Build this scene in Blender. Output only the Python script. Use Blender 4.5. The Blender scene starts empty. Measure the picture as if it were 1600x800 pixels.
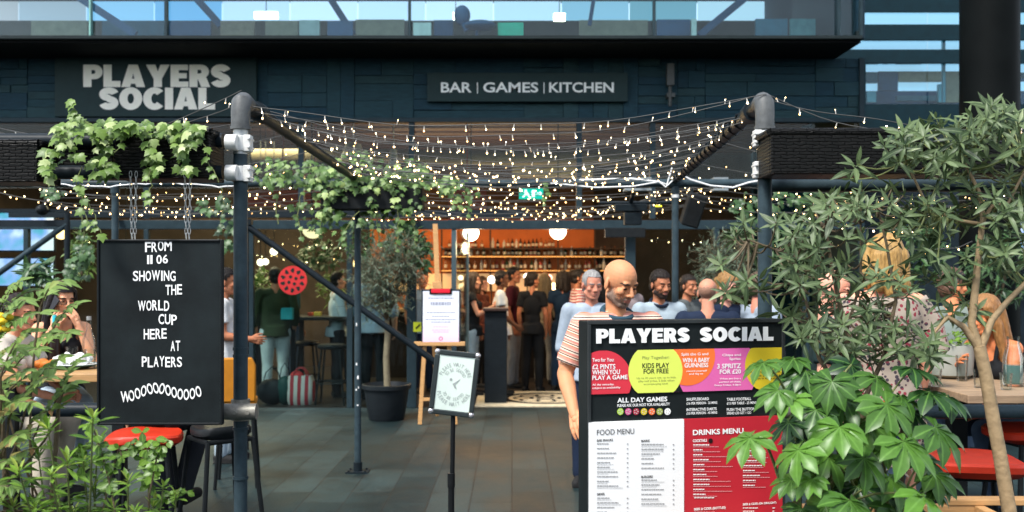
import bpy, math, random
import numpy as np
from mathutils import Vector, Matrix, Euler

random.seed(7)
rng = np.random.default_rng(7)
scene = bpy.context.scene
C = scene.collection
R = math.radians
PI = math.pi

# ------------------------------------------------------------------ camera
CAM_Z = 1.68
F = 35.0 / 36.0 * 1600.0          # focal length in photo pixels
HX, HY = 800.0, 430.0             # vanishing point of the view direction (photo pixels)
cam_d = bpy.data.cameras.new("camera")
cam = bpy.data.objects.new("camera", cam_d)
C.objects.link(cam)
cam.location = (0, 0, CAM_Z)
cam.rotation_euler = (R(90), 0, 0)
cam_d.lens = 35.0
cam_d.sensor_width = 36.0
cam_d.shift_y = 30.0 / 1600.0
cam_d.clip_start = 0.05
cam_d.clip_end = 500.0
cam_d.dof.use_dof = True
cam_d.dof.focus_distance = 4.3
cam_d.dof.aperture_fstop = 3.2
scene.camera = cam

# ------------------------------------------------------------------ light
SUN_FROM = Vector((-0.42, -0.55, 0.95)).normalized()
world = bpy.data.worlds.new("World")
scene.world = world
world.use_nodes = True
wn = world.node_tree.nodes
wl = world.node_tree.links
bg = wn.get("Background") or wn.new("ShaderNodeBackground")
sky = wn.new("ShaderNodeTexSky")
sky.sky_type = 'NISHITA'
sky.sun_disc = False
sky.sun_elevation = math.asin(SUN_FROM.z)
sky.sun_rotation = math.atan2(SUN_FROM.x, SUN_FROM.y)
hsv = wn.new("ShaderNodeHueSaturation")      # thin high cloud: a paler sky than the clear model gives
hsv.inputs["Saturation"].default_value = 0.5
wl.new(sky.outputs[0], hsv.inputs["Color"])
wl.new(hsv.outputs[0], bg.inputs[0])
bg.inputs[1].default_value = 0.135
sun_d = bpy.data.lights.new("sun", 'SUN')
sun_d.energy = 2.2
sun_d.angle = R(16)
sun_d.color = (1.0, 0.97, 0.92)
sun = bpy.data.objects.new("sun", sun_d)
C.objects.link(sun)
sun.rotation_euler = (-SUN_FROM).to_track_quat('-Z', 'Y').to_euler()
scene.view_settings.view_transform = 'Standard'
scene.view_settings.look = 'None'
scene.view_settings.exposure = 1.36
scene.view_settings.gamma = 1.0
scene.view_settings.use_curve_mapping = False
scene.cycles.use_denoising = True
scene.cycles.max_bounces = 7
scene.cycles.diffuse_bounces = 3
scene.cycles.glossy_bounces = 3
scene.cycles.transmission_bounces = 5
scene.cycles.transparent_max_bounces = 10
scene.cycles.sample_clamp_indirect = 4.0
scene.cycles.caustics_reflective = False
scene.cycles.caustics_refractive = False


# ------------------------------------------------------------------ helpers
def S(Y):
    return F / Y


def P(px, py, Y):
    """the point at depth Y that the photo shows at pixel (px, py)"""
    return Vector(((px - HX) / F * Y, Y, CAM_Z + (HY - py) / F * Y))


def tag(o, label, cat, group=None, kind=None):
    if label: o['label'] = label
    if cat: o['category'] = cat
    if group: o['group'] = group
    if kind: o['kind'] = kind
    return o


def thing(name, label, cat, loc=(0, 0, 0), rz=0.0, group=None):
    o = bpy.data.objects.new(name, None)
    o.empty_display_size = 0.1
    C.objects.link(o)
    o.location = loc
    o.rotation_euler = (0, 0, rz)
    return tag(o, label, cat, group)


def wm(o):
    m = Matrix.LocRotScale(o.location, o.rotation_euler, o.scale)
    return wm(o.parent) @ m if o.parent else m


class MB:
    """collects shapes and links them as one mesh object"""

    def __init__(self):
        self.v = []; self.f = []; self.m = []; self.k = 0; self.attr = []

    def add(self, verts, faces, mi=0, at=0.0):
        n = len(self.v)
        self.v.extend([tuple(p) for p in verts])
        self.attr.extend([at] * len(verts))
        self.f.extend([tuple(i + n for i in f) for f in faces])
        self.m.extend([mi] * len(faces))
        return self

    def box(self, c, s, mi=0, rot=None):
        hx, hy, hz = s[0] / 2, s[1] / 2, s[2] / 2
        vs = [Vector((x, y, z)) for x in (-hx, hx) for y in (-hy, hy) for z in (-hz, hz)]
        if rot is not None:
            vs = [rot @ q for q in vs]
        c = Vector(c)
        fs = [(0, 1, 3, 2), (4, 6, 7, 5), (0, 4, 5, 1), (2, 3, 7, 6), (0, 2, 6, 4), (1, 5, 7, 3)]
        return self.add([c + q for q in vs], fs, mi)

    def bar(self, a, b, w, t, mi=0, up=(0, 0, 1)):
        """rectangular bar from a to b"""
        a = Vector(a); b = Vector(b)
        d = (b - a); L = d.length; d.normalize()
        s = d.cross(Vector(up))
        if s.length < 1e-4: s = d.cross(Vector((0, 1, 0)))
        s.normalize(); n = s.cross(d)
        rot = Matrix((s, d, n)).transposed()
        return self.box((a + b) / 2, (w, L, t), mi, rot)

    def tube(self, pts, rad, n=10, mi=0, caps=True):
        pts = [Vector(p) for p in pts]
        if not hasattr(rad, '__len__'): rad = [rad] * len(pts)
        base = len(self.v)
        ref = None
        vs = []
        for i, p in enumerate(pts):
            if i == 0: d = pts[1] - pts[0]
            elif i == len(pts) - 1: d = pts[-1] - pts[-2]
            else: d = (pts[i + 1] - pts[i]).normalized() + (pts[i] - pts[i - 1]).normalized()
            d.normalize()
            if ref is None:
                ref = d.cross(Vector((0, 0, 1)))
                if ref.length < 1e-3: ref = d.cross(Vector((1, 0, 0)))
            u = ref - d * ref.dot(d); u.normalize(); ref = u
            w = d.cross(u)
            for k in range(n):
                a = 2 * PI * k / n
                vs.append(p + (u * math.cos(a) + w * math.sin(a)) * rad[i])
        fs = []
        for i in range(len(pts) - 1):
            for k in range(n):
                k2 = (k + 1) % n
                fs.append((i * n + k, i * n + k2, (i + 1) * n + k2, (i + 1) * n + k))
        if caps:
            fs.append(tuple(reversed(range(n))))
            fs.append(tuple((len(pts) - 1) * n + k for k in range(n)))
        return self.add(vs, fs, mi)

    def capsule(self, a, b, r0, r1, n=12, sx=1.0, mi=0):
        """closed tapered capsule"""
        a = Vector(a); b = Vector(b)
        d = b - a
        L = d.length
        if L < 1e-5: d = Vector((0, 0, 1)); L = 0
        else: d = d / L
        pts, rad = [], []
        for t in (-85, -55, -25): pts.append(a + d * (r0 * math.sin(R(t)))); rad.append(r0 * math.cos(R(t)))
        pts.append(a); rad.append(r0)
        if L > 0: pts.append(b); rad.append(r1)
        for t in (25, 55, 85): pts.append(b + d * (r1 * math.sin(R(t)))); rad.append(r1 * math.cos(R(t)))
        return self.tube(pts, rad, n, mi)

    def ell(self, c, r, rot=None, nu=14, nv=9, mi=0):
        c = Vector(c)
        vs = [Vector((0, 0, -r[2]))]
        for j in range(1, nv):
            t = -PI / 2 + PI * j / nv
            for i in range(nu):
                a = 2 * PI * i / nu
                vs.append(Vector((r[0] * math.cos(t) * math.cos(a), r[1] * math.cos(t) * math.sin(a), r[2] * math.sin(t))))
        vs.append(Vector((0, 0, r[2])))
        if rot is not None: vs = [rot @ q for q in vs]
        fs = []
        for i in range(nu): fs.append((0, 1 + (i + 1) % nu, 1 + i))
        for j in range(nv - 2):
            for i in range(nu):
                i2 = (i + 1) % nu
                fs.append((1 + j * nu + i, 1 + j * nu + i2, 1 + (j + 1) * nu + i2, 1 + (j + 1) * nu + i))
        last = len(vs) - 1
        o = 1 + (nv - 2) * nu
        for i in range(nu): fs.append((o + i, o + (i + 1) % nu, last))
        return self.add([c + q for q in vs], fs, mi)

    def lathe(self, prof, c=(0, 0, 0), n=20, mi=0):
        """profile [(r, z)...] turned round the z axis"""
        c = Vector(c)
        vs, fs = [], []
        for r, z in prof:
            for k in range(n):
                a = 2 * PI * k / n
                vs.append(c + Vector((max(r, 1e-4) * math.cos(a), max(r, 1e-4) * math.sin(a), z)))
        for i in range(len(prof) - 1):
            for k in range(n):
                k2 = (k + 1) % n
                fs.append((i * n + k, i * n + k2, (i + 1) * n + k2, (i + 1) * n + k))
        fs.append(tuple(reversed(range(n))))
        fs.append(tuple((len(prof) - 1) * n + k for k in range(n)))
        return self.add(vs, fs, mi)

    def poly(self, pts, M=None, th=0.0, mi=0):
        """flat polygon (x, y) placed by M, given thickness th behind it"""
        M = M or Matrix()
        n = len(pts)
        front = [M @ Vector((x, y, 0)) for x, y in pts]
        if th <= 0:
            return self.add(front, [tuple(range(n))], mi)
        back = [M @ Vector((x, y, -th)) for x, y in pts]
        fs = [tuple(range(n)), tuple(reversed(range(n, 2 * n)))]
        for i in range(n):
            j = (i + 1) % n
            fs.append((i, i + n, j + n, j))
        return self.add(front + back, fs, mi)

    def mesh(self, name, mats, smooth=True, angle=40):
        me = bpy.data.meshes.new(name)
        me.from_pydata(self.v, [], self.f)
        for m in mats: me.materials.append(m)
        if len(mats) > 1:
            me.polygons.foreach_set("material_index", np.array(self.m, dtype=np.int32))
        if any(self.attr):
            a = me.attributes.new("lv", 'FLOAT', 'POINT')
            a.data.foreach_set("value", np.array(self.attr, dtype=np.float32))
        if getattr(self, 'rib', None) is not None:
            a = me.attributes.new("rib", 'FLOAT', 'POINT'); a.data.foreach_set("value", np.array(self.rib, dtype=np.float32))
        if smooth:
            me.polygons.foreach_set("use_smooth", np.ones(len(self.f), dtype=bool))
            me.set_sharp_from_angle(angle=R(angle))
        me.update()
        return me

    def build(self, name, mats, parent=None, world=True, smooth=True, angle=40, bevel=0.0):
        if not isinstance(mats, (list, tuple)): mats = [mats]
        me = self.mesh(name, mats, smooth, angle)
        o = bpy.data.objects.new(name, me)
        C.objects.link(o)
        if parent is not None:
            o.parent = parent
            if world: me.transform(wm(parent).inverted())
        if bevel > 0:
            b = o.modifiers.new("bevel", 'BEVEL')
            b.width = bevel; b.segments = 2; b.limit_method = 'ANGLE'; b.angle_limit = R(40)
        return o


def copy_tree(o, parent=None):
    c = o.copy(); C.objects.link(c)
    c.parent = parent
    for ch in list(o.children): copy_tree(ch, c)
    return c


# ---------------------------------------------------------------- materials
def col(c):
    return (c[0], c[1], c[2], 1.0)


def mat(name, base, rough=0.6, var=0.12, scale=9.0, bump=0.0, bscale=60.0, metal=0.0, emit=None, es=0.0,
        coat=0.0, stretch=None, spec=None, base2=None):
    m = bpy.data.materials.new(name)
    m.use_nodes = True
    nt = m.node_tree; N = nt.nodes; L = nt.links
    b = N["Principled BSDF"]
    b.inputs["Roughness"].default_value = rough
    b.inputs["Metallic"].default_value = metal
    if spec is None: spec = .14 if max(base) < .06 else .32
    b.inputs["Specular IOR Level"].default_value = spec
    if coat: b.inputs["Coat Weight"].default_value = coat
    tc = N.new("ShaderNodeTexCoord")
    mp = N.new("ShaderNodeMapping")
    L.new(tc.outputs["Object"], mp.inputs[0])
    if stretch: mp.inputs["Scale"].default_value = stretch
    if var > 0:
        nz = N.new("ShaderNodeTexNoise")
        nz.inputs["Scale"].default_value = scale
        nz.inputs["Detail"].default_value = 6
        nz.inputs["Roughness"].default_value = 0.65
        L.new(mp.outputs[0], nz.inputs["Vector"])
        mx = N.new("ShaderNodeMix"); mx.data_type = 'RGBA'
        rp = N.new("ShaderNodeMapRange")
        rp.inputs["From Min"].default_value = 0.3; rp.inputs["From Max"].default_value = 0.7
        L.new(nz.outputs[0], rp.inputs[0])
        L.new(rp.outputs[0], mx.inputs[0])
        b2 = base2 or [min(1, x * (1 + var)) for x in base]
        mx.inputs[6].default_value = col([x * (1 - var) for x in base])
        mx.inputs[7].default_value = col(b2)
        L.new(mx.outputs[2], b.inputs["Base Color"])
        rr = N.new("ShaderNodeMapRange")
        rr.inputs["To Min"].default_value = max(0.02, rough - 0.08); rr.inputs["To Max"].default_value = min(1, rough + 0.08)
        L.new(nz.outputs[0], rr.inputs[0]); L.new(rr.outputs[0], b.inputs["Roughness"])
    else:
        b.inputs["Base Color"].default_value = col(base)
    if bump > 0:
        n2 = N.new("ShaderNodeTexNoise")
        n2.inputs["Scale"].default_value = bscale; n2.inputs["Detail"].default_value = 5
        L.new(mp.outputs[0], n2.inputs["Vector"])
        bp = N.new("ShaderNodeBump")
        bp.inputs["Strength"].default_value = bump; bp.inputs["Distance"].default_value = 0.01
        L.new(n2.outputs[0], bp.inputs["Height"]); L.new(bp.outputs[0], b.inputs["Normal"])
    if emit:
        b.inputs["Emission Color"].default_value = col(emit)
        b.inputs["Emission Strength"].default_value = es
    return m


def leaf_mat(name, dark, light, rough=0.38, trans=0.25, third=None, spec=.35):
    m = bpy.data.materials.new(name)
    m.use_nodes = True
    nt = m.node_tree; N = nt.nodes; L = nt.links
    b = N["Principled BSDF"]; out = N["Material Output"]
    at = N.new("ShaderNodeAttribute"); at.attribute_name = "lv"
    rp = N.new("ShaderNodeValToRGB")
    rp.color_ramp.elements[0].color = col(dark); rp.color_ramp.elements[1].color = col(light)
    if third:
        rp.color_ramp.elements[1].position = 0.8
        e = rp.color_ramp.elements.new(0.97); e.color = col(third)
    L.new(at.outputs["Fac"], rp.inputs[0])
    tc = N.new("ShaderNodeTexCoord")
    nz = N.new("ShaderNodeTexNoise"); nz.inputs["Scale"].default_value = 55; nz.inputs["Detail"].default_value = 3
    L.new(tc.outputs["Object"], nz.inputs["Vector"])
    hv = N.new("ShaderNodeHueSaturation")
    mr = N.new("ShaderNodeMapRange"); mr.inputs["To Min"].default_value = 0.75; mr.inputs["To Max"].default_value = 1.25
    L.new(nz.outputs[0], mr.inputs[0]); L.new(mr.outputs[0], hv.inputs["Value"])
    a2 = N.new("ShaderNodeAttribute"); a2.attribute_name = "rib"
    vr = N.new("ShaderNodeMapRange"); vr.inputs["From Min"].default_value = .80; vr.inputs["From Max"].default_value = .97; vr.inputs["To Max"].default_value = .55
    L.new(a2.outputs["Fac"], vr.inputs[0])
    vm = N.new("ShaderNodeMix"); vm.data_type = 'RGBA'; vm.inputs[7].default_value = col([min(1, x * 1.25 + .03) for x in light])
    L.new(vr.outputs[0], vm.inputs[0]); L.new(rp.outputs[0], vm.inputs[6])
    L.new(vm.outputs[2], hv.inputs["Color"])
    L.new(hv.outputs[0], b.inputs["Base Color"])
    b.inputs["Roughness"].default_value = rough; b.inputs["Specular IOR Level"].default_value = spec
    tr = N.new("ShaderNodeBsdfTranslucent"); L.new(hv.outputs[0], tr.inputs[0])
    mx = N.new("ShaderNodeMixShader"); mx.inputs[0].default_value = trans
    L.new(b.outputs[0], mx.inputs[1]); L.new(tr.outputs[0], mx.inputs[2]); L.new(mx.outputs[0], out.inputs[0])
    return m


def emis(name, c, s, sampling=True):
    m = mat(name, c, 0.5, 0, emit=c, es=s)
    if not sampling: m.cycles.emission_sampling = 'NONE'
    return m


def glass_mat(name, tint=(0.9, 0.97, 0.96), refl=1.0, rough=0.0):
    m = bpy.data.materials.new(name)
    m.use_nodes = True
    nt = m.node_tree; N = nt.nodes; L = nt.links
    N.remove(N["Principled BSDF"]); out = N["Material Output"]
    t = N.new("ShaderNodeBsdfTransparent"); t.inputs[0].default_value = col(tint)
    g = N.new("ShaderNodeBsdfGlossy"); g.inputs["Roughness"].default_value = rough
    fr = N.new("ShaderNodeFresnel"); fr.inputs[0].default_value = 1.5
    mu = N.new("ShaderNodeMath"); mu.operation = 'MULTIPLY'; mu.inputs[1].default_value = refl
    L.new(fr.outputs[0], mu.inputs[0])
    mx = N.new("ShaderNodeMixShader")
    L.new(mu.outputs[0], mx.inputs[0]); L.new(t.outputs[0], mx.inputs[1]); L.new(g.outputs[0], mx.inputs[2])
    L.new(mx.outputs[0], out.inputs[0])
    return m


def sty(c):
    """sRGB 0-255 to linear"""
    return tuple(((x / 255) / 12.92 if x / 255 <= 0.04045 else (((x / 255) + 0.055) / 1.055) ** 2.4) for x in c)


# ---------------------------------------------------------------- lettering
_tc = {}


def glyphs(s, bold=0.0, spacing=1.0):
    key = (s, bold, spacing)
    if key in _tc: return _tc[key]
    cu = bpy.data.curves.new("lettering", 'FONT')
    cu.body = s; cu.offset = bold; cu.space_character = spacing
    cu.fill_mode = 'FRONT'; cu.resolution_u = 3
    ob = bpy.data.objects.new("lettering", cu)
    me = bpy.data.meshes.new_from_object(ob)
    vs = np.array([v.co[:] for v in me.vertices]) if len(me.vertices) else np.zeros((0, 3))
    fs = [tuple(p.vertices) for p in me.polygons]
    bpy.data.objects.remove(ob); bpy.data.curves.remove(cu); bpy.data.meshes.remove(me)
    _tc[key] = (vs, fs)
    return vs, fs


def text(mb, s, box, M, mi=0, bold=0.0, spacing=1.0, z=0.0):
    """letters stretched to fill box=(x0, y0, x1, y1) in the plane of M (z towards the viewer)"""
    vs, fs = glyphs(s, bold, spacing)
    if not len(vs): return
    lo = vs.min(0); hi = vs.max(0)
    x0, y0, x1, y1 = box
    q = []
    for v in vs:
        x = x0 + (v[0] - lo[0]) / max(hi[0] - lo[0], 1e-6) * (x1 - x0)
        y = y0 + (v[1] - lo[1]) / max(hi[1] - lo[1], 1e-6) * (y1 - y0)
        q.append(M @ Vector((x, y, z)))
    mb.add(q, fs, mi)


def _arc(cx, cy, rx, ry, a0, a1, n=18):
    return [(cx + rx * math.cos(R(a0 + (a1 - a0) * i / n)), cy + ry * math.sin(R(a0 + (a1 - a0) * i / n))) for i in range(n + 1)]


def _ribbon(pts, w):
    l, r = [], []
    for i, (x, y) in enumerate(pts):
        x0, y0 = pts[max(0, i - 1)]; x1, y1 = pts[min(len(pts) - 1, i + 1)]
        d = math.hypot(x1 - x0, y1 - y0); nx, ny = -(y1 - y0) / d, (x1 - x0) / d
        l.append((x + nx * w / 2, y + ny * w / 2)); r.append((x - nx * w / 2, y - ny * w / 2))
    return l + r[::-1]


# heavy display capitals: outlines, then counters
HEAVY = {
    'P': (.80, [[(0, 0), (0, 1), (.46, 1)] + _arc(.46, .675, .34, .325, 90, -90) + [(.34, .35), (.34, 0)], [(.34, .585)] + _arc(.43, .675, .07, .09, -90, 90, 8) + [(.34, .765)]]),
    'L': (.70, [[(0, 0), (0, 1), (.34, 1), (.34, .27), (.70, .27), (.70, 0)]]),
    'A': (.98, [[(0, 0), (.30, 1), (.68, 1), (.98, 0), (.62, 0), (.58, .15), (.40, .15), (.36, 0)], [(.44, .37), (.54, .37), (.49, .62)]]),
    'Y': (.98, [[(0, 1), (.39, 1), (.49, .70), (.60, 1), (.98, 1), (.66, .37), (.66, 0), (.32, 0), (.32, .37)]]),
    'E': (.74, [[(0, 0), (0, 1), (.72, 1), (.72, .755), (.34, .755), (.34, .62), (.67, .62), (.67, .39), (.34, .39), (.34, .245), (.74, .245), (.74, 0)]]),
    'R': (.86, [[(0, 0), (0, 1), (.48, 1)] + _arc(.48, .69, .33, .31, 90, -50) + [(.86, 0), (.49, 0), (.36, .33), (.34, .33), (.34, 0)], [(.34, .60)] + _arc(.44, .69, .065, .085, -90, 90, 8) + [(.34, .775)]]),
    'S': (.80, [_ribbon(_arc(.405, .70, .255, .165, 12, 180, 16) + _arc(.40, .695, .25, .155, 190, 258, 6) + _arc(.40, .305, .25, .155, 78, 10, 6) + _arc(.395, .30, .255, .165, 0, -168, 16), .30)]),
    'O': (.96, [_arc(.48, .5, .48, .52, 0, 350, 35), _arc(.48, .5, .135, .235, 0, 345, 23)]),
    'C': (.88, [_arc(.48, .5, .48, .52, 42, 318, 30) + _arc(.48, .5, .135, .235, 318, 42, 18)]),
    'I': (.34, [[(0, 0), (0, 1), (.34, 1), (.34, 0)]]),
}
_hc = {}


def heavy_text(mb, s, box, M, mi=0, gap=.035, z=0.0):
    """heavy capitals spread over box=(x0, y0, x1, y1) in the plane of M"""
    x0, y0, x1, y1 = box
    tot = sum(HEAVY[c][0] for c in s) + gap * (len(s) - 1)
    kx, ky = (x1 - x0) / tot, (y1 - y0)
    x = 0.0
    for c in s:
        if c not in _hc:
            cu = bpy.data.curves.new("glyph", 'CURVE'); cu.dimensions = '2D'; cu.fill_mode = 'FRONT'
            for loop in HEAVY[c][1]:
                sp = cu.splines.new('POLY'); sp.points.add(len(loop) - 1); sp.use_cyclic_u = True
                for p, (a, b_) in zip(sp.points, loop): p.co = (a, b_, 0, 1)
            ob = bpy.data.objects.new("glyph", cu); me = bpy.data.meshes.new_from_object(ob)
            _hc[c] = ([v.co[:] for v in me.vertices], [tuple(p.vertices) for p in me.polygons])
            bpy.data.objects.remove(ob); bpy.data.curves.remove(cu); bpy.data.meshes.remove(me)
        vs, fs = _hc[c]
        mb.add([M @ Vector((x0 + (x + v[0]) * kx, y0 + v[1] * ky, z)) for v in vs], fs, mi)
        x += HEAVY[c][0] + gap


def text_h(mb, s, x, y, h, M, mi=0, bold=0.0, align='L', xs=1.0, z=0.0, spacing=1.0):
    """letters of cap height h, left/centre/right at x, baseline y"""
    vs, fs = glyphs(s, bold, spacing)
    if not len(vs): return
    k = h / 0.73
    lo = vs.min(0)[0]; hi = vs.max(0)[0]
    off = {'L': lo, 'C': (lo + hi) / 2, 'R': hi}[align]
    mb.add([M @ Vector((x + (v[0] - off) * k * xs, y + v[1] * k, z)) for v in vs], fs, mi)


def facing(origin, rz=0.0):
    """plane whose x runs right, y runs up and z comes towards the camera"""
    return Matrix.Translation(origin) @ Matrix.Rotation(rz, 4, 'Z') @ Matrix(((1, 0, 0, 0), (0, 0, -1, 0), (0, 1, 0, 0), (0, 0, 0, 1)))


def on_plane(M, px, py):
    """local (x, y) on plane M of what the photo shows at pixel (px, py)"""
    o = Vector((0, 0, CAM_Z)); d = Vector(((px - HX) / F, 1, (HY - py) / F))
    n = (M.to_3x3() @ Vector((0, 0, 1))); p0 = M.translation
    t = (p0 - o).dot(n) / d.dot(n)
    q = M.inverted() @ (o + d * t)
    return q.x, q.y


def disc(mb, x, y, r, M, mi=0, n=28, z=0.0, clip=None, sy=1.0):
    pts = []
    for k in range(n):
        a = 2 * PI * k / n
        px, py = x + r * math.cos(a), y + r * sy * math.sin(a)
        if clip:
            px = min(max(px, clip[0]), clip[2]); py = min(max(py, clip[1]), clip[3])
        pts.append((px, py))
    mb.poly(pts, M @ Matrix.Translation((0, 0, z)), 0, mi)


def ring(mb, x, y, r0, r1, M, mi=0, n=40, z=0.0, sy=1.0):
    vs = []
    for k in range(n):
        a = 2 * PI * k / n
        for r in (r0, r1): vs.append(M @ Vector((x + r * math.cos(a), y + r * sy * math.sin(a), z)))
    fs = [(2 * k, 2 * k + 1, (2 * k + 3) % (2 * n), (2 * k + 2) % (2 * n)) for k in range(n)]
    mb.add(vs, fs, mi)


def rect(mb, x0, y0, x1, y1, M, mi=0, z=0.0):
    mb.poly([(x0, y0), (x1, y0), (x1, y1), (x0, y1)], M @ Matrix.Translation((0, 0, z)), 0, mi)


# ---------------------------------------------------------------- shared materials
M_steel = mat("painted_steel", sty((48, 62, 68)), 0.45, 0.25, 14, 0.15, 90)
M_steel_d = mat("dark_steel", sty((24, 32, 37)), 0.45, 0.2, 14, 0.1, 90)
M_galv = mat("galvanised", (0.42, 0.43, 0.42), 0.45, 0.2, 30, 0.1, 120, metal=0.6)
M_clamp = mat("clamp_metal", (0.66, 0.66, 0.63), 0.45, 0.15, 30, 0.1, 120, metal=0.1)
M_black = mat("black_paint", (0.010, 0.012, 0.013), 0.45, 0.2, 20, 0.05, 80)
M_blackmat = mat("black_matt", (0.010, 0.012, 0.013), 0.75, 0.2, 30, 0.1, 200)
M_wood = mat("pale_wood", sty((196, 150, 98)), 0.5, 0.22, 3, 0.12, 40, stretch=(3, 30, 30))
M_oldwood = mat("table_wood", sty((172, 134, 88)), 0.45, 0.3, 2.5, 0.15, 30, stretch=(2, 22, 22))
M_white = mat("white_print", (0.82, 0.82, 0.8), 0.5, 0.03, 8)
M_off = mat("letter_cream", sty((240, 236, 222)), 0.5, 0.05, 8)
# ================================================================ SETTING
def paver_mat():
    m = bpy.data.materials.new("stone_pavers"); m.use_nodes = True
    nt = m.node_tree; N = nt.nodes; L = nt.links
    b = N["Principled BSDF"]; b.inputs["Specular IOR Level"].default_value = .22
    tc = N.new("ShaderNodeTexCoord"); mp = N.new("ShaderNodeMapping")
    mp.inputs["Rotation"].default_value = (0, 0, R(90))
    L.new(tc.outputs["Object"], mp.inputs[0])
    br = N.new("ShaderNodeTexBrick")
    br.inputs["Scale"].default_value = 1.0
    br.inputs["Brick Width"].default_value = 0.92
    br.inputs["Row Height"].default_value = 0.31
    br.inputs["Mortar Size"].default_value = 0.006
    br.inputs["Mortar Smooth"].default_value = 0.3
    br.inputs["Bias"].default_value = -0.1
    br.offset = 0.37
    br.inputs["Color1"].default_value = col((0.008, 0.0185, 0.0200))
    br.inputs["Color2"].default_value = col((0.024, 0.041, 0.041))
    br.inputs["Mortar"].default_value = col((0.010, 0.013, 0.014))
    L.new(mp.outputs[0], br.inputs["Vector"])
    n1 = N.new("ShaderNodeTexNoise"); n1.inputs["Scale"].default_value = 1.7; n1.inputs["Detail"].default_value = 8
    n1.inputs["Roughness"].default_value = 0.7
    L.new(mp.outputs[0], n1.inputs["Vector"])
    n2 = N.new("ShaderNodeTexNoise"); n2.inputs["Scale"].default_value = 60; n2.inputs["Detail"].default_value = 4
    L.new(mp.outputs[0], n2.inputs["Vector"])
    hv = N.new("ShaderNodeHueSaturation")
    mr = N.new("ShaderNodeMapRange"); mr.inputs["From Min"].default_value = 0.3; mr.inputs["From Max"].default_value = 0.7
    mr.inputs["To Min"].default_value = 0.5; mr.inputs["To Max"].default_value = 1.55
    ad = N.new("ShaderNodeMath"); ad.operation = 'MULTIPLY_ADD'; ad.inputs[1].default_value = 0.3
    L.new(n2.outputs[0], ad.inputs[0]); 
    sb = N.new("ShaderNodeMath"); sb.operation = 'SUBTRACT'; sb.inputs[1].default_value = 0.15
    L.new(n1.outputs[0], sb.inputs[0]); L.new(sb.outputs[0], ad.inputs[2])
    L.new(ad.outputs[0], mr.inputs[0]); L.new(mr.outputs[0], hv.inputs["Value"])
    L.new(br.outputs["Color"], hv.inputs["Color"])
    vo = N.new("ShaderNodeTexVoronoi"); vo.inputs["Scale"].default_value = 3.1; L.new(mp.outputs[0], vo.inputs["Vector"])     # trodden gum and spots
    gm = N.new("ShaderNodeMapRange"); gm.inputs["From Min"].default_value = .045; gm.inputs["From Max"].default_value = .06; gm.inputs["To Min"].default_value = .75; gm.inputs["To Max"].default_value = 0.0
    L.new(vo.outputs["Distance"], gm.inputs[0])
    gx = N.new("ShaderNodeMix"); gx.data_type = 'RGBA'; gx.inputs[7].default_value = (.06, .075, .072, 1); L.new(gm.outputs[0], gx.inputs[0]); L.new(hv.outputs[0], gx.inputs[6])
    n3 = N.new("ShaderNodeTexNoise"); n3.inputs["Scale"].default_value = 5.5; n3.inputs["Detail"].default_value = 6; n3.inputs["Distortion"].default_value = 1.5; L.new(mp.outputs[0], n3.inputs["Vector"])
    sm = N.new("ShaderNodeMapRange"); sm.inputs["From Min"].default_value = .58; sm.inputs["From Max"].default_value = .68; sm.inputs["To Max"].default_value = .55; L.new(n3.outputs[0], sm.inputs[0])
    sx = N.new("ShaderNodeMix"); sx.data_type = 'RGBA'; sx.inputs[7].default_value = (.010, .014, .014, 1); L.new(sm.outputs[0], sx.inputs[0]); L.new(gx.outputs[2], sx.inputs[6]); L.new(sx.outputs[2], b.inputs["Base Color"])
    rr = N.new("ShaderNodeMapRange"); rr.inputs["To Min"].default_value = 0.35; rr.inputs["To Max"].default_value = 0.75
    L.new(n1.outputs[0], rr.inputs[0]); L.new(rr.outputs[0], b.inputs["Roughness"])
    bp = N.new("ShaderNodeBump"); bp.inputs["Strength"].default_value = 0.5; bp.inputs["Distance"].default_value = 0.006
    iv = N.new("ShaderNodeMath"); iv.operation = 'MULTIPLY_ADD'; iv.inputs[1].default_value = -1.0
    L.new(br.outputs["Fac"], iv.inputs[0]); L.new(n2.outputs[0], iv.inputs[2])
    L.new(iv.outputs[0], bp.inputs["Height"]); L.new(bp.outputs[0], b.inputs["Normal"])
    return m


g = MB(); g.add([(-150, -150, 0), (150, -150, 0), (150, 150, 0), (-150, 150, 0)], [(0, 1, 2, 3)])
tag(g.build("ground", paver_mat(), smooth=False), None, None, kind='structure')

FY = 12.6                         # shop front plane
M_clad = [mat("cladding_%d" % i, c, 0.55, 0.35, 4, 0.25, 26, stretch=(2, 2, 16)) for i, c in enumerate(
    [(0.015, 0.046, 0.058), (0.012, 0.041, 0.057), (0.019, 0.050, 0.058), (0.010, 0.037, 0.055)])]
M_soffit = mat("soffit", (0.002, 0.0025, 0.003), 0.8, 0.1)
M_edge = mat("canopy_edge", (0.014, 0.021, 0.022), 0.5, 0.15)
M_frame = mat("shopfront_frame", (0.020, 0.036, 0.044), 0.45, 0.2)
M_glass = glass_mat("shop_glass", (0.80, 0.90, 0.90), 0.35)
M_glass_up = glass_mat("upper_glass", (0.86, 0.97, 1.0), 0.6)
M_int = mat("interior_wall", (0.05, 0.035, 0.026), 0.8, 0.3, 3)
M_orange = mat("orange_wall", sty((176, 92, 36)), 0.6, 0.15, 3)
M_brown = mat("timber_ceiling", sty((96, 62, 36)), 0.6, 0.3, 2, 0.1, 30, stretch=(1, 12, 12))
M_ifloor = mat("interior_floor", (0.025, 0.022, 0.02), 0.35, 0.3, 4)

bld = thing("restaurant_building", "dark timber clad restaurant front with glazed upper storey and black canopy", "building", (0, FY, 0))
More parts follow.
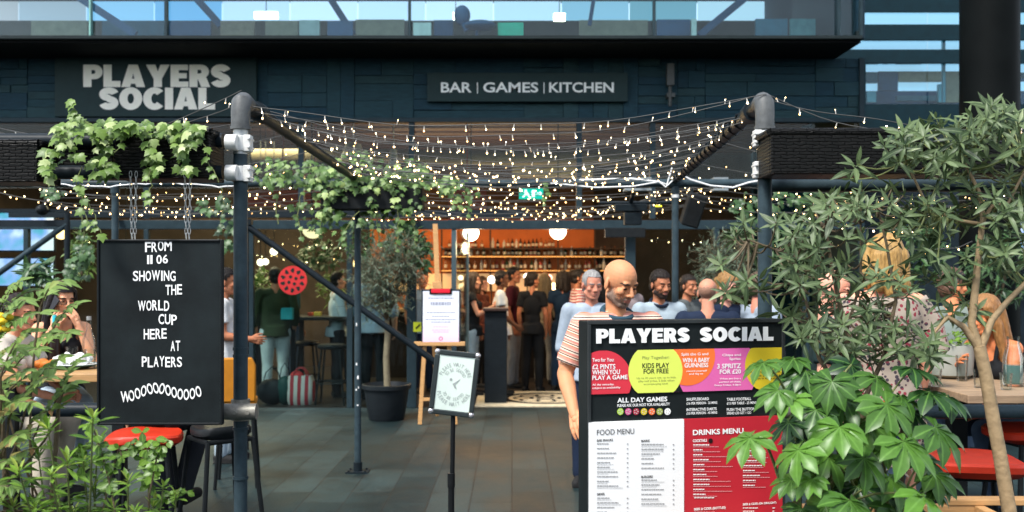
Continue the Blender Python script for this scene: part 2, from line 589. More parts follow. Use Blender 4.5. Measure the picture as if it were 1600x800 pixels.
# --- cladding: boards of uneven length and depth between z 3.66 and 4.43
zb0, zb1 = CAM_Z + (HY - 184) / S(FY), CAM_Z + (HY - 90) / S(FY)
cl = MB()
cl.box((-2.0, FY + 0.16, (zb0 + zb1) / 2), (13.0, 0.2, zb1 - zb0), 0)
random.seed(11)
x = -8.4
while x < 4.44:
    w = random.choice((0.35, 0.5, 0.75, 0.95, 1.4)); w = min(w, 4.45 - x)
    if w < 0.05: break
    if random.random() < 0.3:
        n = max(1, int(w / 0.16)); ww = w / n
        for i in range(n):
            d = random.uniform(0.015, 0.04)
            cl.box((x + (i + .5) * ww, FY + 0.06 - d / 2, (zb0 + zb1) / 2), (ww - 0.006, d, zb1 - zb0 - 0.004), random.randrange(4))
    else:
        z = zb0 + 0.002
        while z < zb1 - 0.01:
            h = min(random.choice((0.10, 0.14, 0.18, 0.22)), zb1 - 0.002 - z)
            cuts = [0, w] if random.random() < 0.5 else [0, w * random.uniform(.3, .7), w]
            for a, b_ in zip(cuts[:-1], cuts[1:]):
                d = random.uniform(0.012, 0.045)
                cl.box((x + (a + b_) / 2, FY + 0.06 - d / 2, z + h / 2), (b_ - a - 0.006, d, h - 0.006), random.randrange(4))
            z += h
    x += w
cl.build("cladding", M_clad, bld, smooth=False)
# --- canopy with angled right end
zc0 = zb1 + 0.002; zc1 = CAM_Z + (HY - 57) / S(11.8)
xr_f, xr_b = (1345 - HX) / S(11.8), (1308 - HX) / S(FY)
cn = MB()
fr = [(-9, 11.8), (xr_f, 11.8), (xr_b, FY + .2), (-9, FY + .2)]
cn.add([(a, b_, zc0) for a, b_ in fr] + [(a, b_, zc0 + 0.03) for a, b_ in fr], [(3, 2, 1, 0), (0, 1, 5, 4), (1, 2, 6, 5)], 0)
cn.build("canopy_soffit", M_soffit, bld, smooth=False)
ce = MB()
ce.box(((-9 + xr_f) / 2, 11.78, (zc0 + .033 + zc1) / 2), (xr_f + 9, 0.06, zc1 - zc0 - .03), 0)
ce.box(((-9 + xr_f) / 2, 11.765, zc0 + .05), (xr_f + 9, 0.05, 0.025), 0)
ce.bar((xr_f - .02, 11.81, zc0 + .09), (xr_b, FY + .2, zc0 + .09), 0.05, 0.11)
ce.build("canopy_edge", M_edge, bld, smooth=False)
# --- upper storey: glass, mullions, room behind with glowing panes at its back for the sky's reflection
zg0, zg1 = zc1 + .002, 6.4
up_px = [-250, 142, 260, 640, 1022, 1310, 1345]
for i in range(len(up_px) - 1):
    a, b_ = (up_px[i] - HX) / S(11.8), (up_px[i + 1] - HX) / S(11.8)
    w = MB()
    w.box(((a + b_) / 2, 11.83, (zg0 + zg1) / 2), (b_ - a - .012, 0.012, zg1 - zg0), 0)
    wo = w.build("window", M_glass_up, bld, smooth=False)
    f = MB(); f.box((b_, 11.80, (zg0 + zg1) / 2), (0.03 if i != 0 else .018, 0.07, zg1 - zg0), 0)
    f.build("mullion", M_frame if i else mat("green_glass_edge", sty((120, 170, 160)), .3, .1), wo, smooth=False)
rm = MB()
rm.box((-2.4, 14.0, zg0 + .0), (13.2, 4.2, 0.02), 0)                       # floor
rm.box((-2.4, 16.2, 5.15), (13.2, 0.1, 1.32), 1)                          # parapet wall behind
rm.box((-2.4, 16.2, 6.42), (13.2, 0.1, 0.6), 0)                          # header
rm.box((-2.4, 14.0, 6.45), (13.2, 4.6, 0.05), 0)
rm.box((4.15, 14.0, 5.5), (0.1, 4.3, 2.0), 0)
rm.build("upper_room", [mat("upper_room_dark", (0.03, 0.06, 0.085), .7, .2), mat("upper_room_wall", (0.09, 0.10, 0.085), .7, .3, 1.2)], bld, smooth=False)
M_day = emis("sky_glow_pane", sty((205, 226, 246)), .62)
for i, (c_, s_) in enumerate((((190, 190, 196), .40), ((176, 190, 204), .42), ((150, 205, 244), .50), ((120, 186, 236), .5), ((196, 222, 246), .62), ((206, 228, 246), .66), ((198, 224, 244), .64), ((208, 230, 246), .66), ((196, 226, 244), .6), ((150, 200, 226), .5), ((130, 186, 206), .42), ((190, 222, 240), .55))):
    MB().box((-8.55 + i * 1.10, 16.15, 5.965), (1.085, 0.02, 0.31)).build("sky_glow_pane", emis("sky_glow_pane", sty(c_), s_ * .66), bld, smooth=False)  # panes made to glow for the pale band of sky in the glass
# furniture of the upper room
M_teal = mat("teal_panel", (0.015, 0.09, 0.13), .6, .2)
M_navy = mat("navy_panel", (0.008, 0.055, 0.12), .6, .2)
M_olive = mat("olive_panel", (0.24, 0.22, 0.14), .6, .2)
M_mint = mat("mint_panel", (0.40, 0.50, 0.44), .6, .15)
M_green = mat("green_panel", (0.01, 0.38, 0.22), .6, .15)


def upbox(px0, px1, py0, py1, Y, m, name, label, cat, th=.05):
    a = P(px0, py0, Y); b_ = P(px1, py1, Y)
    z0 = zg0 + .012
    q = MB().box(((a.x + b_.x) / 2, Y, (z0 + a.z) / 2), (b_.x - a.x, th, a.z - z0), 0)
    tag(q.build(name, m, smooth=False, bevel=.004), label, cat, "screens and boards in the upper storey")


upbox(50, 138, 33, 57, 12.9, M_olive, "partition_screen", "olive partition behind upper window, first from the left", "partition")
upbox(160, 258, 33, 57, 13.3, M_teal, "partition_screen", "teal partition behind upper window above the large fascia sign", "partition")
upbox(265, 330, 34, 57, 12.8, M_navy, "partition_screen", "navy partition behind upper window left of the diagonal strut", "partition")
upbox(468, 500, 32, 57, 13.0, M_mint, "partition_screen", "pale mint board standing behind the upper window", "partition")
upbox(512, 552, 33, 57, 12.6, M_navy, "partition_screen", "navy desk screen under the upper diagonal strut", "partition")
upbox(556, 632, 31, 57, 13.4, M_olive, "partition_screen", "wide olive partition left of the central upper mullion", "partition")
upbox(646, 674, 36, 57, 12.4, M_mint, "partition_screen", "small pale board beside the central upper mullion", "partition")
upbox(678, 708, 32, 57, 12.9, M_navy, "partition_screen", "narrow navy screen beside the office chair upstairs", "partition")
upbox(778, 818, 36, 57, 12.5, M_green, "partition_screen", "bright green board behind the upper window", "partition")
upbox(905, 1012, 32, 57, 13.3, M_olive, "partition_screen", "wide olive partition right of the ceiling light reflection", "partition")
upbox(1026, 1078, 31, 57, 12.7, M_navy, "partition_screen", "navy screen right of the third upper mullion", "partition")
upbox(1080, 1088, 30, 57, 12.5, M_mint, "partition_screen", "narrow mint post board behind right upper window", "partition")
upbox(1180, 1230, 30, 57, 12.6, M_teal, "partition_screen", "teal screen at the right end of the upper window", "partition")
upbox(1234, 1290, 30, 57, 13.4, mat("aqua", (0.12, .33, .33), .6, .2), "partition_screen", "pale aqua partition near the building corner upstairs", "partition")
upbox(345, 398, 33, 57, 12.9, mat("tan", (0.22, .17, .10), .6, .3), "partition_screen", "tan sideboard behind the upper window above the sign edge", "partition")
upbox(415, 466, 33, 57, 13.2, M_olive, "partition_screen", "olive screen left of the pale mint board", "partition")
st = MB()
for (x0, y0, x1, y1, Y) in ((120, -6, 212, 54, 12.4), (300, -10, 345, 40, 13.0), (510, -12, 552, 54, 13.4), (1170, -8, 1092, 56, 12.8)):
    st.bar(P(x0, y0, Y), P(x1, y1, Y), 0.09, 0.05, 0, up=(0, 1, 0))
st.bar(P(929, -10, 13), P(921, 40, 13), 0.05, 0.05)
st.build("roof_strut", M_navy, bld, smooth=False)
for i, (px, py, w, h) in enumerate(((416, 24, 36, 10), (712, 25, 8, 10), (874, 27, 18, 11))):
    q = MB(); a = P(px, py, 13.6)
    q.box(a, (w / S(13.6), .06, h / S(13.6)), 0)
    q.bar(a + Vector((0, 0, h / 2 / S(13.6))), a + Vector((0, 0, 1.0)), .01, .01, 1)
    tag(q.build("ceiling_lamp", [emis("warm_tube", (1, .9, .66), 3.5), M_navy], smooth=False),
        ("long warm ceiling light lit behind the upper window", "small warm light lit beside the office chair upstairs", "paired warm lights lit behind the upper window")[i], "ceiling lamp", "lit lamps upstairs")
# office chair upstairs
oc = thing("office_chair", "dark swivel office chair behind the upper window", "office chair", P(735, 57, 12.3))
k = 1 / S(12.3)
q = MB(); b0 = P(750, 40, 12.3)
q.ell(b0, (26 * k, 20 * k, 8 * k)); q.build("seat", M_navy, oc)
q = MB(); q.ell(P(722, 24, 12.3), (13 * k, 8 * k, 16 * k)); q.build("backrest", M_navy, oc)
q = MB(); q.tube([P(745, 45, 12.3), P(745, 57, 12.3)], 2.5 * k, 8); q.tube([P(722, 30, 12.3), P(730, 48, 12.3)], 5 * k, 8)
q.build("stem", M_navy, oc)
# return wall of the building, right of the glazing, and side wall down to the ground
sw = MB()
sw.box((4.43, 13.6, 2.2), (0.06, 2.0, 4.46), 0)
sw.box(((1345 - HX) / S(11.8) - .03, 13.2, 5.5), (0.05, 2.6, 2.0), 0)
sw.box((-2.0, 19.2, 3.2), (13.4, 0.1, 6.4), 0)
sw.build("side_wall", M_frame, bld, smooth=False)

# --- the dining room: floor, ceiling, walls
fl = MB(); fl.add([(-8.6, FY + .02, .004), (4.4, FY + .02, .004), (4.4, 19.1, .004), (-8.6, 19.1, .004)], [(0, 1, 2, 3)])
tag(fl.build("interior_floor", M_ifloor, smooth=False), None, None, kind='structure')
ro = MB()
for i in range(26):
    ro.box((-2.1, FY + .5 + i * .25, 3.92 + (.02 if i % 2 else 0)), (12.9, .236, .05), 0)
ro.build("timber_ceiling", M_brown, bld, smooth=False)
BW = 18.0
for c_, s_ in (((-5.6, BW + .4, 2.0), (6.0, .1, 4.0)), ((-8.6, 15.7, 2.0), (.1, 6.2, 4.0)), ((2.95, BW + .4, 2.0), (2.9, .1, 4.0))):
    MB().box(c_, s_).build("inner_wall", M_int, bld, smooth=False)
ow = MB(); ow.box((-.55, BW + .3, 1.35), (4.1, .1, 2.7), 0)
ow.box((-.55, BW + .3, 3.3), (4.1, .1, 1.18), 1)
ow.build("back_bar_wall", [M_orange, M_brown], bld, smooth=False)

# --- shop front frame: transom above the doors, posts, clerestory glass
def fx(px, Y=FY): return (px - HX) / S(Y)
zt0, zt1 = CAM_Z + (HY - 358) / S(FY), CAM_Z + (HY - 344) / S(FY)
tr = MB()
tr.box((-2.0, FY + .05, (zt0 + zt1) / 2), (12.9, .1, zt1 - zt0), 0)
tr.box((-2.0, FY + .03, zb0 - .03), (12.9, .1, .055), 0)
tr.build("transom", M_frame, bld, smooth=False, bevel=.004)
for px, w in ((40, .06), (228, .06), (392, .06), (546, .07), (643, .12), (985, .13), (1120, .07), (1260, .07), (1349, .08)):
    q = MB(); q.box((fx(px), FY + .04, zt0 / 2), (w, .085, zt0 - .004), 0)
    q.build("shopfront_post", M_frame, bld, smooth=False, bevel=.004)
for px in (228, 470, 643, 905, 1020, 1200):
    q = MB(); q.box((fx(px), FY + .04, (zt1 + zb0) / 2 - .02), (.07, .07, zb0 - zt1 - .08), 0)
    q.build("clerestory_post", M_frame, bld, smooth=False)
edges = [-300, 40, 228, 392, 546, 643]
for a, b_ in zip(edges[:-1], edges[1:]):
    q = MB(); q.box(((fx(a) + fx(b_)) / 2, FY + .05, zt0 / 2), (fx(b_) - fx(a) - .06, .012, zt0 - .01), 0)
    q.build("shop_window", M_glass, bld, smooth=False)
edges = [985, 1120, 1260, 1349]
for a, b_ in zip(edges[:-1], edges[1:]):
    q = MB(); q.box(((fx(a) + fx(b_)) / 2, FY + .05, zt0 / 2), (fx(b_) - fx(a) - .08, .012, zt0 - .01), 0)
    q.build("shop_window", M_glass, bld, smooth=False)
edges = [-300, 228, 470, 643, 905, 1020, 1200, 1349]
for a, b_ in zip(edges[:-1], edges[1:]):
    q = MB(); q.box(((fx(a) + fx(b_)) / 2, FY + .05, (zt1 + zb0) / 2 - .02), (fx(b_) - fx(a) - .075, .012, zb0 - zt1 - .08), 0)
    q.build("clerestory_window", M_glass, bld, smooth=False)
# open glass door leaf with a steel post and a slim metal edge
dr = MB(); dr.box((fx(709), FY + .05, zt0 / 2), (.06, .07, zt0 - .006), 0)
dr.build("door_post", mat("door_post_steel", (0.10, .15, .17), .35, .15, metal=.5), bld, smooth=False, bevel=.004)
dr = MB(); hinge = Vector((fx(709) + .04, FY + .1, 0)); tip = Vector((fx(729, 13.0), 13.35, 0))
dr.bar(hinge + Vector((0, 0, 1.15)), tip + Vector((0, 0, 1.15)), .012, 2.2)
do = dr.build("glass_door", M_glass, bld, smooth=False)
dr = MB(); dr.box((tip.x, tip.y, 1.13), (.03, .035, 2.24), 0)
dr.build("door_edge", mat("door_edge_metal", (0.35, .38, .36), .35, .1, metal=.6), do, smooth=False)

# --- office block beyond the corner, seen as lit bands of windows
ob = thing("office_block", "blue glass office block beyond the corner with bright window bands", "building", (8, 16, 0))
q = MB()
OY = 15.5
q.box((9.0, OY + 2.6, 4.0), (9.2, .1, 8.4), 0)
for (y0, y1) in ((-40, 20), (40, 64), (79, 100), (164, 300)):
    z0, z1 = P(0, y1, OY).z, P(0, y0, OY).z
    q.box((9.0, OY - .04, (max(z0, 0.0) + z1) / 2), (9.2, .08, z1 - max(z0, 0.0)), 0)
q.box((9.0, OY - .04, .9), (9.2, .08, 1.8), 0)
q.build("spandrels", mat("spandrel", (0.003, .017, .024), .4, .2), ob, smooth=False)
M_band = emis("office_ceiling_glow", sty((172, 212, 236)), .33)
for j, (y0, y1) in enumerate(((18, 42), (62, 81), (98, 113), (128, 142))):
    z0, z1 = P(0, y1, OY + .5).z, P(0, y0, OY + .5).z
    w = MB(); w.box((9.0, OY + .5, (z0 + z1) / 2), (9.0, .03, z1 - z0), 0)
    w.build("lit_window_band", M_band, ob, smooth=False)
wg = MB()
for i in range(8):
    wg.box((4.75 + i * 1.15, OY + .02, 4.6), (1.13, .012, 6.4), 0)
wg.build("window_glass", M_glass_up, ob, smooth=False)
wi = MB()
for (x0, x1, y0, y1, mi) in ((1354, 1372, 82, 100, 0), (1380, 1388, 80, 100, 1), (1400, 1440, 82, 100, 2), (1352, 1370, 113, 130, 0), (1372, 1402, 112, 142, 2),
                             (1403, 1470, 112, 128, 3), (1472, 1476, 60, 160, 1), (1477, 1502, 112, 160, 3), (1354, 1368, 143, 160, 1), (1400, 1462, 150, 158, 0), (1465, 1470, 132, 160, 1)):
    a = P(x0, y0, OY + .3); b_ = P(x1, y1, OY + .3)
    wi.box(((a.x + b_.x) / 2, OY + .3, (a.z + b_.z) / 2), (b_.x - a.x, .06, a.z - b_.z), mi)
wi.box((9, OY + .6, P(0, 90, OY + .6).z), (9, .02, .3), 2)
wi.box((9, OY + .6, P(0, 145, OY + .6).z), (9, .02, .45), 2)
wi.build("office_furniture", [M_teal, mat("pale_teal", (0.10, .34, .40), .5, .1), M_navy, M_olive], ob, smooth=False)
# big round column
cq = MB(); cx = (1546 - HX) / S(10.2); cq.lathe([(.285, 0), (.285, 7.5)], (cx, 10.2, 0), 40)
tag(cq.build("column", mat("column_render", (0.0035, 0.0045, 0.0045), .5, .25, 3, spec=.05)), "thick round black column at the right of the terrace", "column")
# dark wing behind the right-hand planting
rw = MB(); rw.box((7.2, 13.4, 1.9), (5.4, .2, 3.5), 0)
tag(rw.build("wing_wall", mat("wing_wall_paint", (0.012, .02, .026), .6, .3), smooth=False), "dark low wall behind the planting right of the restaurant corner", "wall")

# --- fascia signs
M_panel = mat("sign_panel", (0.015, 0.034, 0.035), .5, .12)
sg = thing("fascia_sign", "large dark fascia panel with cream PLAYERS SOCIAL lettering", "sign", P(246, 183, FY - .03))
a, b_ = P(88, 91, FY), P(402, 183, FY)
q = MB(); q.box(((a.x + b_.x) / 2, FY - .02, (a.z + b_.z) / 2), (b_.x - a.x, .05, a.z - b_.z), 0)
q.build("panel", M_panel, sg, smooth=False, bevel=.004)
Mp = facing(Vector((0, FY - .053, 0)))
q = MB()
for s_, x0, y0, x1, y1 in (("PLAYERS", 130, 101, 360, 136), ("SOCIAL", 155, 137, 336, 171)):
    c0 = on_plane(Mp, x0, y1); c1 = on_plane(Mp, x1, y0)
    heavy_text(q, s_, (c0[0], c0[1], c1[0], c1[1]), Mp)
q.build("lettering", M_off, sg, smooth=False)
sg = thing("fascia_sign", "long slim dark panel reading BAR GAMES KITCHEN", "sign", P(824, 160, FY - .03))
a, b_ = P(668, 115, FY), P(980, 160, FY)
q = MB(); q.box(((a.x + b_.x) / 2, FY - .035, (a.z + b_.z) / 2), (b_.x - a.x, .06, a.z - b_.z), 0)
q.build("panel", M_panel, sg, smooth=False, bevel=.004)
Mp = facing(Vector((0, FY - .068, 0)))
q = MB()
for s_, x0, x1 in (("BAR", 689, 737), ("GAMES", 755, 841), ("KITCHEN", 858, 959)):
    c0 = on_plane(Mp, x0, 144.5); c1 = on_plane(Mp, x1, 128.5)
    text(q, s_, (c0[0], c0[1], c1[0], c1[1]), Mp, 0, bold=.02)
for x0 in (746, 850):
    c0 = on_plane(Mp, x0 - .7, 146); c1 = on_plane(Mp, x0 + .7, 129)
    rect(q, c0[0], c0[1], c1[0], c1[1], Mp)
q.build("lettering", mat("sign_white", sty((240, 242, 238)), .5, .03), sg, smooth=False)
# small spotlight on the fascia
q = MB(); a = P(1047, 100, FY - .1); b_ = P(1047, 134, FY - .1)
q.box((a + b_) / 2, (11 / S(12.5), .1, a.z - b_.z), 0); q.tube([b_, P(1047, 166, FY - .1)], .022, 8)
q.box(P(1047, 150, FY - .03), (.1, .16, .05))
tag(q.build("floodlight", mat("floodlight_body", (.06, .065, .062), .5, .2), smooth=False), "small grey floodlight bracket on the cladding right of the slim sign", "floodlight")

# unseen building added behind the viewer to cut sky reflections in glass and dark paint
op = thing("sky_blocker_building", "plain dark building added unseen behind the viewer to cut sky reflections", "building", (0, -22, 0))
q = MB(); q.box((0, -24, 2.9), (90, 4, 5.8)); q.build("wall", mat("dark_brick", (.05, .042, .038), .8, .3, 3), op, smooth=False)
for i in range(16):
    for z in (1.6, 4.2):
        q = MB(); q.box((-37.5 + i * 5, -21.98, z), (1.8, .06, 1.7)); q.build("window", mat("dark_pane", (.012, .016, .02), .15, .1, spec=.5) if (i, z) == (0, 1.6) else bpy.data.materials["dark_pane"], op, smooth=False)
# ================================================================ BAR INSIDE
M_shelfwood = mat("shelf_wood", (0.05, .03, .018), .5, .3)
M_edgeglow = emis("shelf_strip_light", (1.0, .50, .14), .32)
sh = thing("back_bar_shelving", "three long bottle shelves on the orange wall behind the bar", "shelves", (-.5, BW + .1, 0))
q = MB()
shelf_z = [P(0, 387, BW).z, P(0, 400, BW).z, P(0, 422, BW).z]
for i, z in enumerate(shelf_z):
    x0, x1 = ((690 - HX) / S(BW), (985 - HX) / S(BW))
    b = MB(); b.box(((x0 + x1) / 2, BW + .12, z - .015), (x1 - x0, .26, .03), 0)
    bo = b.build("shelf_board", M_shelfwood, sh, smooth=False)
    if i:
        b = MB(); b.box(((x0 + x1) / 2, BW - .012, z - .012), (x1 - x0, .006, .014), 0)
        b.build("shelf_light", M_edgeglow, bo, smooth=False)
for px in (690, 766, 872, 930, 985):
    q.box(((px - HX) / S(BW), BW + .02, 1.95), (.03, .03, 1.1), 0)
q.build("upright", M_shelfwood, sh, smooth=False)
M_bot = {"amber": mat("amber_glass", (0.20, .06, .012), .15, .1), "green": mat("green_glass", (0.02, .05, .02), .15, .1),
         "clear": mat("clear_spirit", (0.45, .42, .36), .12, .1), "dark": mat("dark_glass", (0.02, .012, .01), .15, .1),
         "red": mat("red_bottle", (0.25, .03, .02), .2, .1)}
M_label = mat("bottle_label", (0.55, .48, .36), .6, .3, 60)
protos = {}
random.seed(3)
grp = "bottles on the shelves behind the bar"
for kname, mm in M_bot.items():
    q = MB()
    q.lathe([(.036, 0), (.038, .02), (.038, .17), (.016, .215), (.014, .27), (.016, .275)], n=10)
    protos[kname] = q.mesh("bottle", [mm])
ql = MB(); ql.lathe([(.0392, .055), (.0392, .13)], n=10); lab_me = ql.mesh("bottle_label", [M_label])
rown = {0: "top", 1: "middle", 2: "lowest"}
for i, z in enumerate(shelf_z):
    ranges = [((700, 760), (768, 870)) if i == 0 else ((694, 762), (770, 868), (876, 984)), ((694, 762), (770, 868), (876, 984)), ((694, 762), (768, 868), (876, 984))][i]
    for (a, b_) in ranges:
        px = a + 2
        while px < b_ - 2:
            kname = random.choice(("amber", "amber", "green", "clear", "dark", "dark", "red"))
            o = bpy.data.objects.new("bottle", protos[kname]); C.objects.link(o)
            o.location = ((px - HX) / S(BW), BW + random.uniform(.04, .14), z + .001)
            o.scale = (.74, .74, random.uniform(.5, .68) if i != 2 else random.uniform(.66, .82))
            tag(o, "%s bottle among the row on the %s shelf behind the bar" % (kname, rown[i]), "bottle", grp)
            l = bpy.data.objects.new("bottle_label", lab_me); C.objects.link(l); l.parent = o
            px += random.choice((5.6, 6, 6.5, 7.5, 10))
# counter
bc = thing("bar_counter", "long dark bar counter with pale lit top under the bottle shelves", "bar counter", (-.4, 16.4, 0))
q = MB(); q.box((-.6, 16.6, .54), (4.3, .6, 1.08), 0); q.build("counter_body", mat("counter_body", (.02, .015, .012), .5, .2), bc, smooth=False)
q = MB(); q.box((-.6, 16.55, 1.105), (4.5, .8, .04), 0); q.build("counter_top", mat("counter_top", (.32, .2, .1), .35, .2, 3), bc, smooth=False)
# bright back counter things: fridges' glow, taps, small lamps
q = MB(); q.box((-.75, BW + .2, 1.55), (3.3, .06, .32), 0)
tag(q.build("backsplash_light", emis("backsplash_glow", (1.0, .60, .28), .15), smooth=False), "lit cream splashback between counter and lowest bottle shelf", "lit panel")
for i, (px, py, r, c, lb) in enumerate(((768, 437, 6, (1, .93, .8), "round white globe lamp low behind the man in white"), (824, 433, 6, (1, .9, .75), "round white globe lamp behind the woman in black"),
                                      (847, 434, 4, (1, .85, .6), "small warm globe lamp right of the woman in black"), (858, 434, 5, (1, .35, .25), "small pink tap lamp on the bar counter"),
                                      (865, 448, 6, (1, .7, .35), "amber globe lamp on the bar counter left of the navy top"), (720, 434, 4, (1, .7, .4), "small amber lamp on the bar behind the glass door"))):
    q = MB(); Y = 16.5; q.ell(P(px, py, Y), (r / S(Y), r / S(Y), r / S(Y)))
    a = P(px, py, Y)
    l = thing("counter_lamp", lb, "lamp", (a.x, Y, 1.125), group="lamps on the bar counter")
    q.build("globe", emis("counter_lamp_glow", c, 2.6), l)
    q = MB(); q.tube([(a.x, Y, 1.125), (a.x, Y, a.z - r / S(Y))], .012, 8); q.lathe([(.05, 1.126), (.05, 1.14)], (a.x, Y, 0), 12)
    q.build("stem", M_shelfwood, l)
# pendant lamps
M_globe = emis("globe_glass_lit", (1.0, .86, .66), 3.2)
for i, (px, py, r, Y, lb) in enumerate(((736, 364, 12.5, 13.6, "white globe pendant lamp glowing above the glass door"), (872, 361, 13, 13.6, "white globe pendant lamp glowing over the bar entrance"))):
    a = P(px, py, Y)
    l = thing("pendant_lamp", lb, "pendant lamp", (a.x, a.y, 3.9), group="globe pendants inside the entrance")
    q = MB(); q.ell(a, (r / S(Y),) * 3, nu=20, nv=12); q.build("globe", M_globe, l)
    q = MB(); q.tube([(a.x, Y, a.z + r / S(Y) - .01), (a.x, Y, 3.9)], .008, 6); q.build("cord", M_black, l)
    lp = bpy.data.lights.new("pendant_glow", 'POINT'); lp.energy = 14; lp.color = (1, .72, .42); lp.shadow_soft_size = .12
    lo = bpy.data.objects.new("pendant_glow", lp); C.objects.link(lo); lo.location = (a.x, Y, a.z - r / S(Y) - .1)
# half-round lit sign lamp on the left
a = P(488, 356, 13.2); k = 1 / S(13.2)
l = thing("wall_lamp", "half round cream lit lamp with small dark script under the transom", "lamp", (a.x, a.y, a.z))
pts = [(16.5 * k * math.cos(t), 16.5 * k * math.sin(t)) for t in [PI + PI * i / 20 for i in range(21)]]
q = MB(); q.poly(pts, facing(a), .06); q.build("shade", emis("lamp_shade_lit", (1, .74, .38), .6), l, smooth=False)
q = MB(); pr = None
for (x0, y0, x1, y1) in ((-8, -6, -3, -3), (-4, -6, -3.5, -2), (-1, -6, 3, -2.6), (1, -3, 4, -5), (5, -3, 9, -2)):
    q.bar(a + Vector((x0 * k, -.012, y0 * k)), a + Vector((x1 * k, -.012, y1 * k)), 1.4 * k, .01, up=(0, 1, 0))
q.build("script", M_black, l, smooth=False)
q = MB(); q.tube([a + Vector((0, -.03, 0)), (a.x, a.y - .03, 3.9)], .01, 6); q.build("rod", M_black, l)
# area lights added without fixtures: orange wash for the bar, warm fill for dining
def area(name, loc, size, energy, color, rot=(0, 0, 0)):
    d = bpy.data.lights.new(name, 'AREA'); d.shape = 'RECTANGLE'; d.size, d.size_y = size; d.energy = energy; d.color = color
    o = bpy.data.objects.new(name, d); C.objects.link(o); o.location = loc; o.rotation_euler = rot
    return o
area("back_bar_wash", (-.5, 17.3, 3.3), (3.6, .3), 40, (1, .56, .24), (R(-28), 0, 0))
area("ceiling_wash", (-.5, 15.5, 2.75), (4.0, 1.2), 15, (1, .55, .25), (R(180), 0, 0))
area("dining_wash", (-4.6, 15.5, 3.7), (3.0, 2.0), 190, (1, .72, .42))
area("right_wash", (3.0, 15.5, 3.7), (1.6, 2.0), 26, (1, .6, .3))
# olive duct, pale bulkhead and red slatted rafts under the ceiling
q = MB(); q.tube([P(640, 246, 15), P(1000, 246, 15)], .115, 16); q.tube([P(395, 243, 15.2), P(640, 243, 15.2)], .10, 16)
tag(q.build("ceiling_duct", mat("duct", (0.12, .10, .06), .5, .2)), "long olive ventilation duct under the dining room ceiling", "duct")
a, b_ = P(800, 256, 15.6), P(925, 276, 15.6)
q = MB(); q.box(((a.x + b_.x) / 2, 15.6, (a.z + b_.z) / 2), (b_.x - a.x, .3, a.z - b_.z)); 
tag(q.build("bulkhead", mat("bulkhead", (0.30, .28, .18), .6, .15), smooth=False), "pale bulkhead box under the ceiling above the entrance", "bulkhead")
M_redslat = mat("red_slat", sty((150, 62, 44)), .6, .2, 3)
for (x0, x1, y0, y1, lb) in ((378, 505, 297, 323, "red slatted ceiling raft behind the left front post"), (455, 530, 263, 276, "small red slatted raft above the ivy planter"), (700, 760, 296, 345, "red slatted raft above the door transom"),):
    q = MB(); Y = 13.6
    n = max(2, int((y1 - y0) / 5))
    for j in range(n):
        z = P(0, y0 + (j + .5) * (y1 - y0) / n, Y).z
        q.box(((x0 + x1) / 2 / S(Y) - HX / S(Y), Y, z), ((x1 - x0) / S(Y), .05, (y1 - y0) / n / S(Y) * .8))
    q.bar(P((x0 + x1) / 2, y0, Y + .04), (P((x0 + x1) / 2, y0, Y).x, Y + .04, 3.9), .03, .02)
    tag(q.build("ceiling_raft", M_redslat, smooth=False), lb, "ceiling raft", "red rafts under the ceiling")
# pale dishes stand in for bright reflective patches in the clerestory glass
for (px, py, rx, lb) in ((552, 232, 20, "large pale dish standing in for a bright reflection in clerestory glass"), (615, 242, 8, "small pale dish standing in for a reflection right of the large one")):
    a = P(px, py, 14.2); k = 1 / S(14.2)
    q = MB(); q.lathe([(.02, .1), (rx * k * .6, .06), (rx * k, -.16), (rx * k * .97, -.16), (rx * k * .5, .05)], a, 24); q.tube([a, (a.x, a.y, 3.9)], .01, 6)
    tag(q.build("reflection_dish", mat("pale_dish", (.5, .52, .5), .4, .1)), lb, "dish", "dishes for reflections")
# green exit sign with running man and arrow
a, b_ = P(811, 294, 13.0), P(849, 311, 13.0)
ex = thing("exit_sign", "green lit emergency exit sign hanging above the entrance", "exit sign", ((a.x + b_.x) / 2, 13.0, a.z))
Mx = facing(Vector(((a.x + b_.x) / 2, 12.98, (a.z + b_.z) / 2)))
w, h = (b_.x - a.x) / 2, (a.z - b_.z) / 2
q = MB(); q.box((Mx.translation.x, 13.0, Mx.translation.z), (2 * w, .03, 2 * h)); q.build("panel", emis("exit_green", (0.0, .42, .30), .55), ex, smooth=False)
q = MB()
disc(q, -w * .45, h * .5, h * .2, Mx, z=.004)
q.poly([(-w * .6, h * .25), (-w * .3, h * .25), (-w * .2, -h * .1), (-w * .1, -h * .6), (-w * .25, -h * .6), (-w * .4, -h * .2), (-w * .6, -h * .7), (-w * .75, -h * .6), (-w * .5, -h * .1)], Mx @ Matrix.Translation((0, 0, .004)))
rect(q, w * .05, -h * .6, w * .3, h * .6, Mx, z=.004)
q.poly([(w * .42, h * .12), (w * .7, h * .12), (w * .7, h * .4), (w * .9, 0), (w * .7, -h * .4), (w * .7, -h * .12), (w * .42, -h * .12)], Mx @ Matrix.Translation((0, 0, .004)))
q.build("pictogram", emis("exit_white", (.9, 1, .95), 1.1), ex, smooth=False)
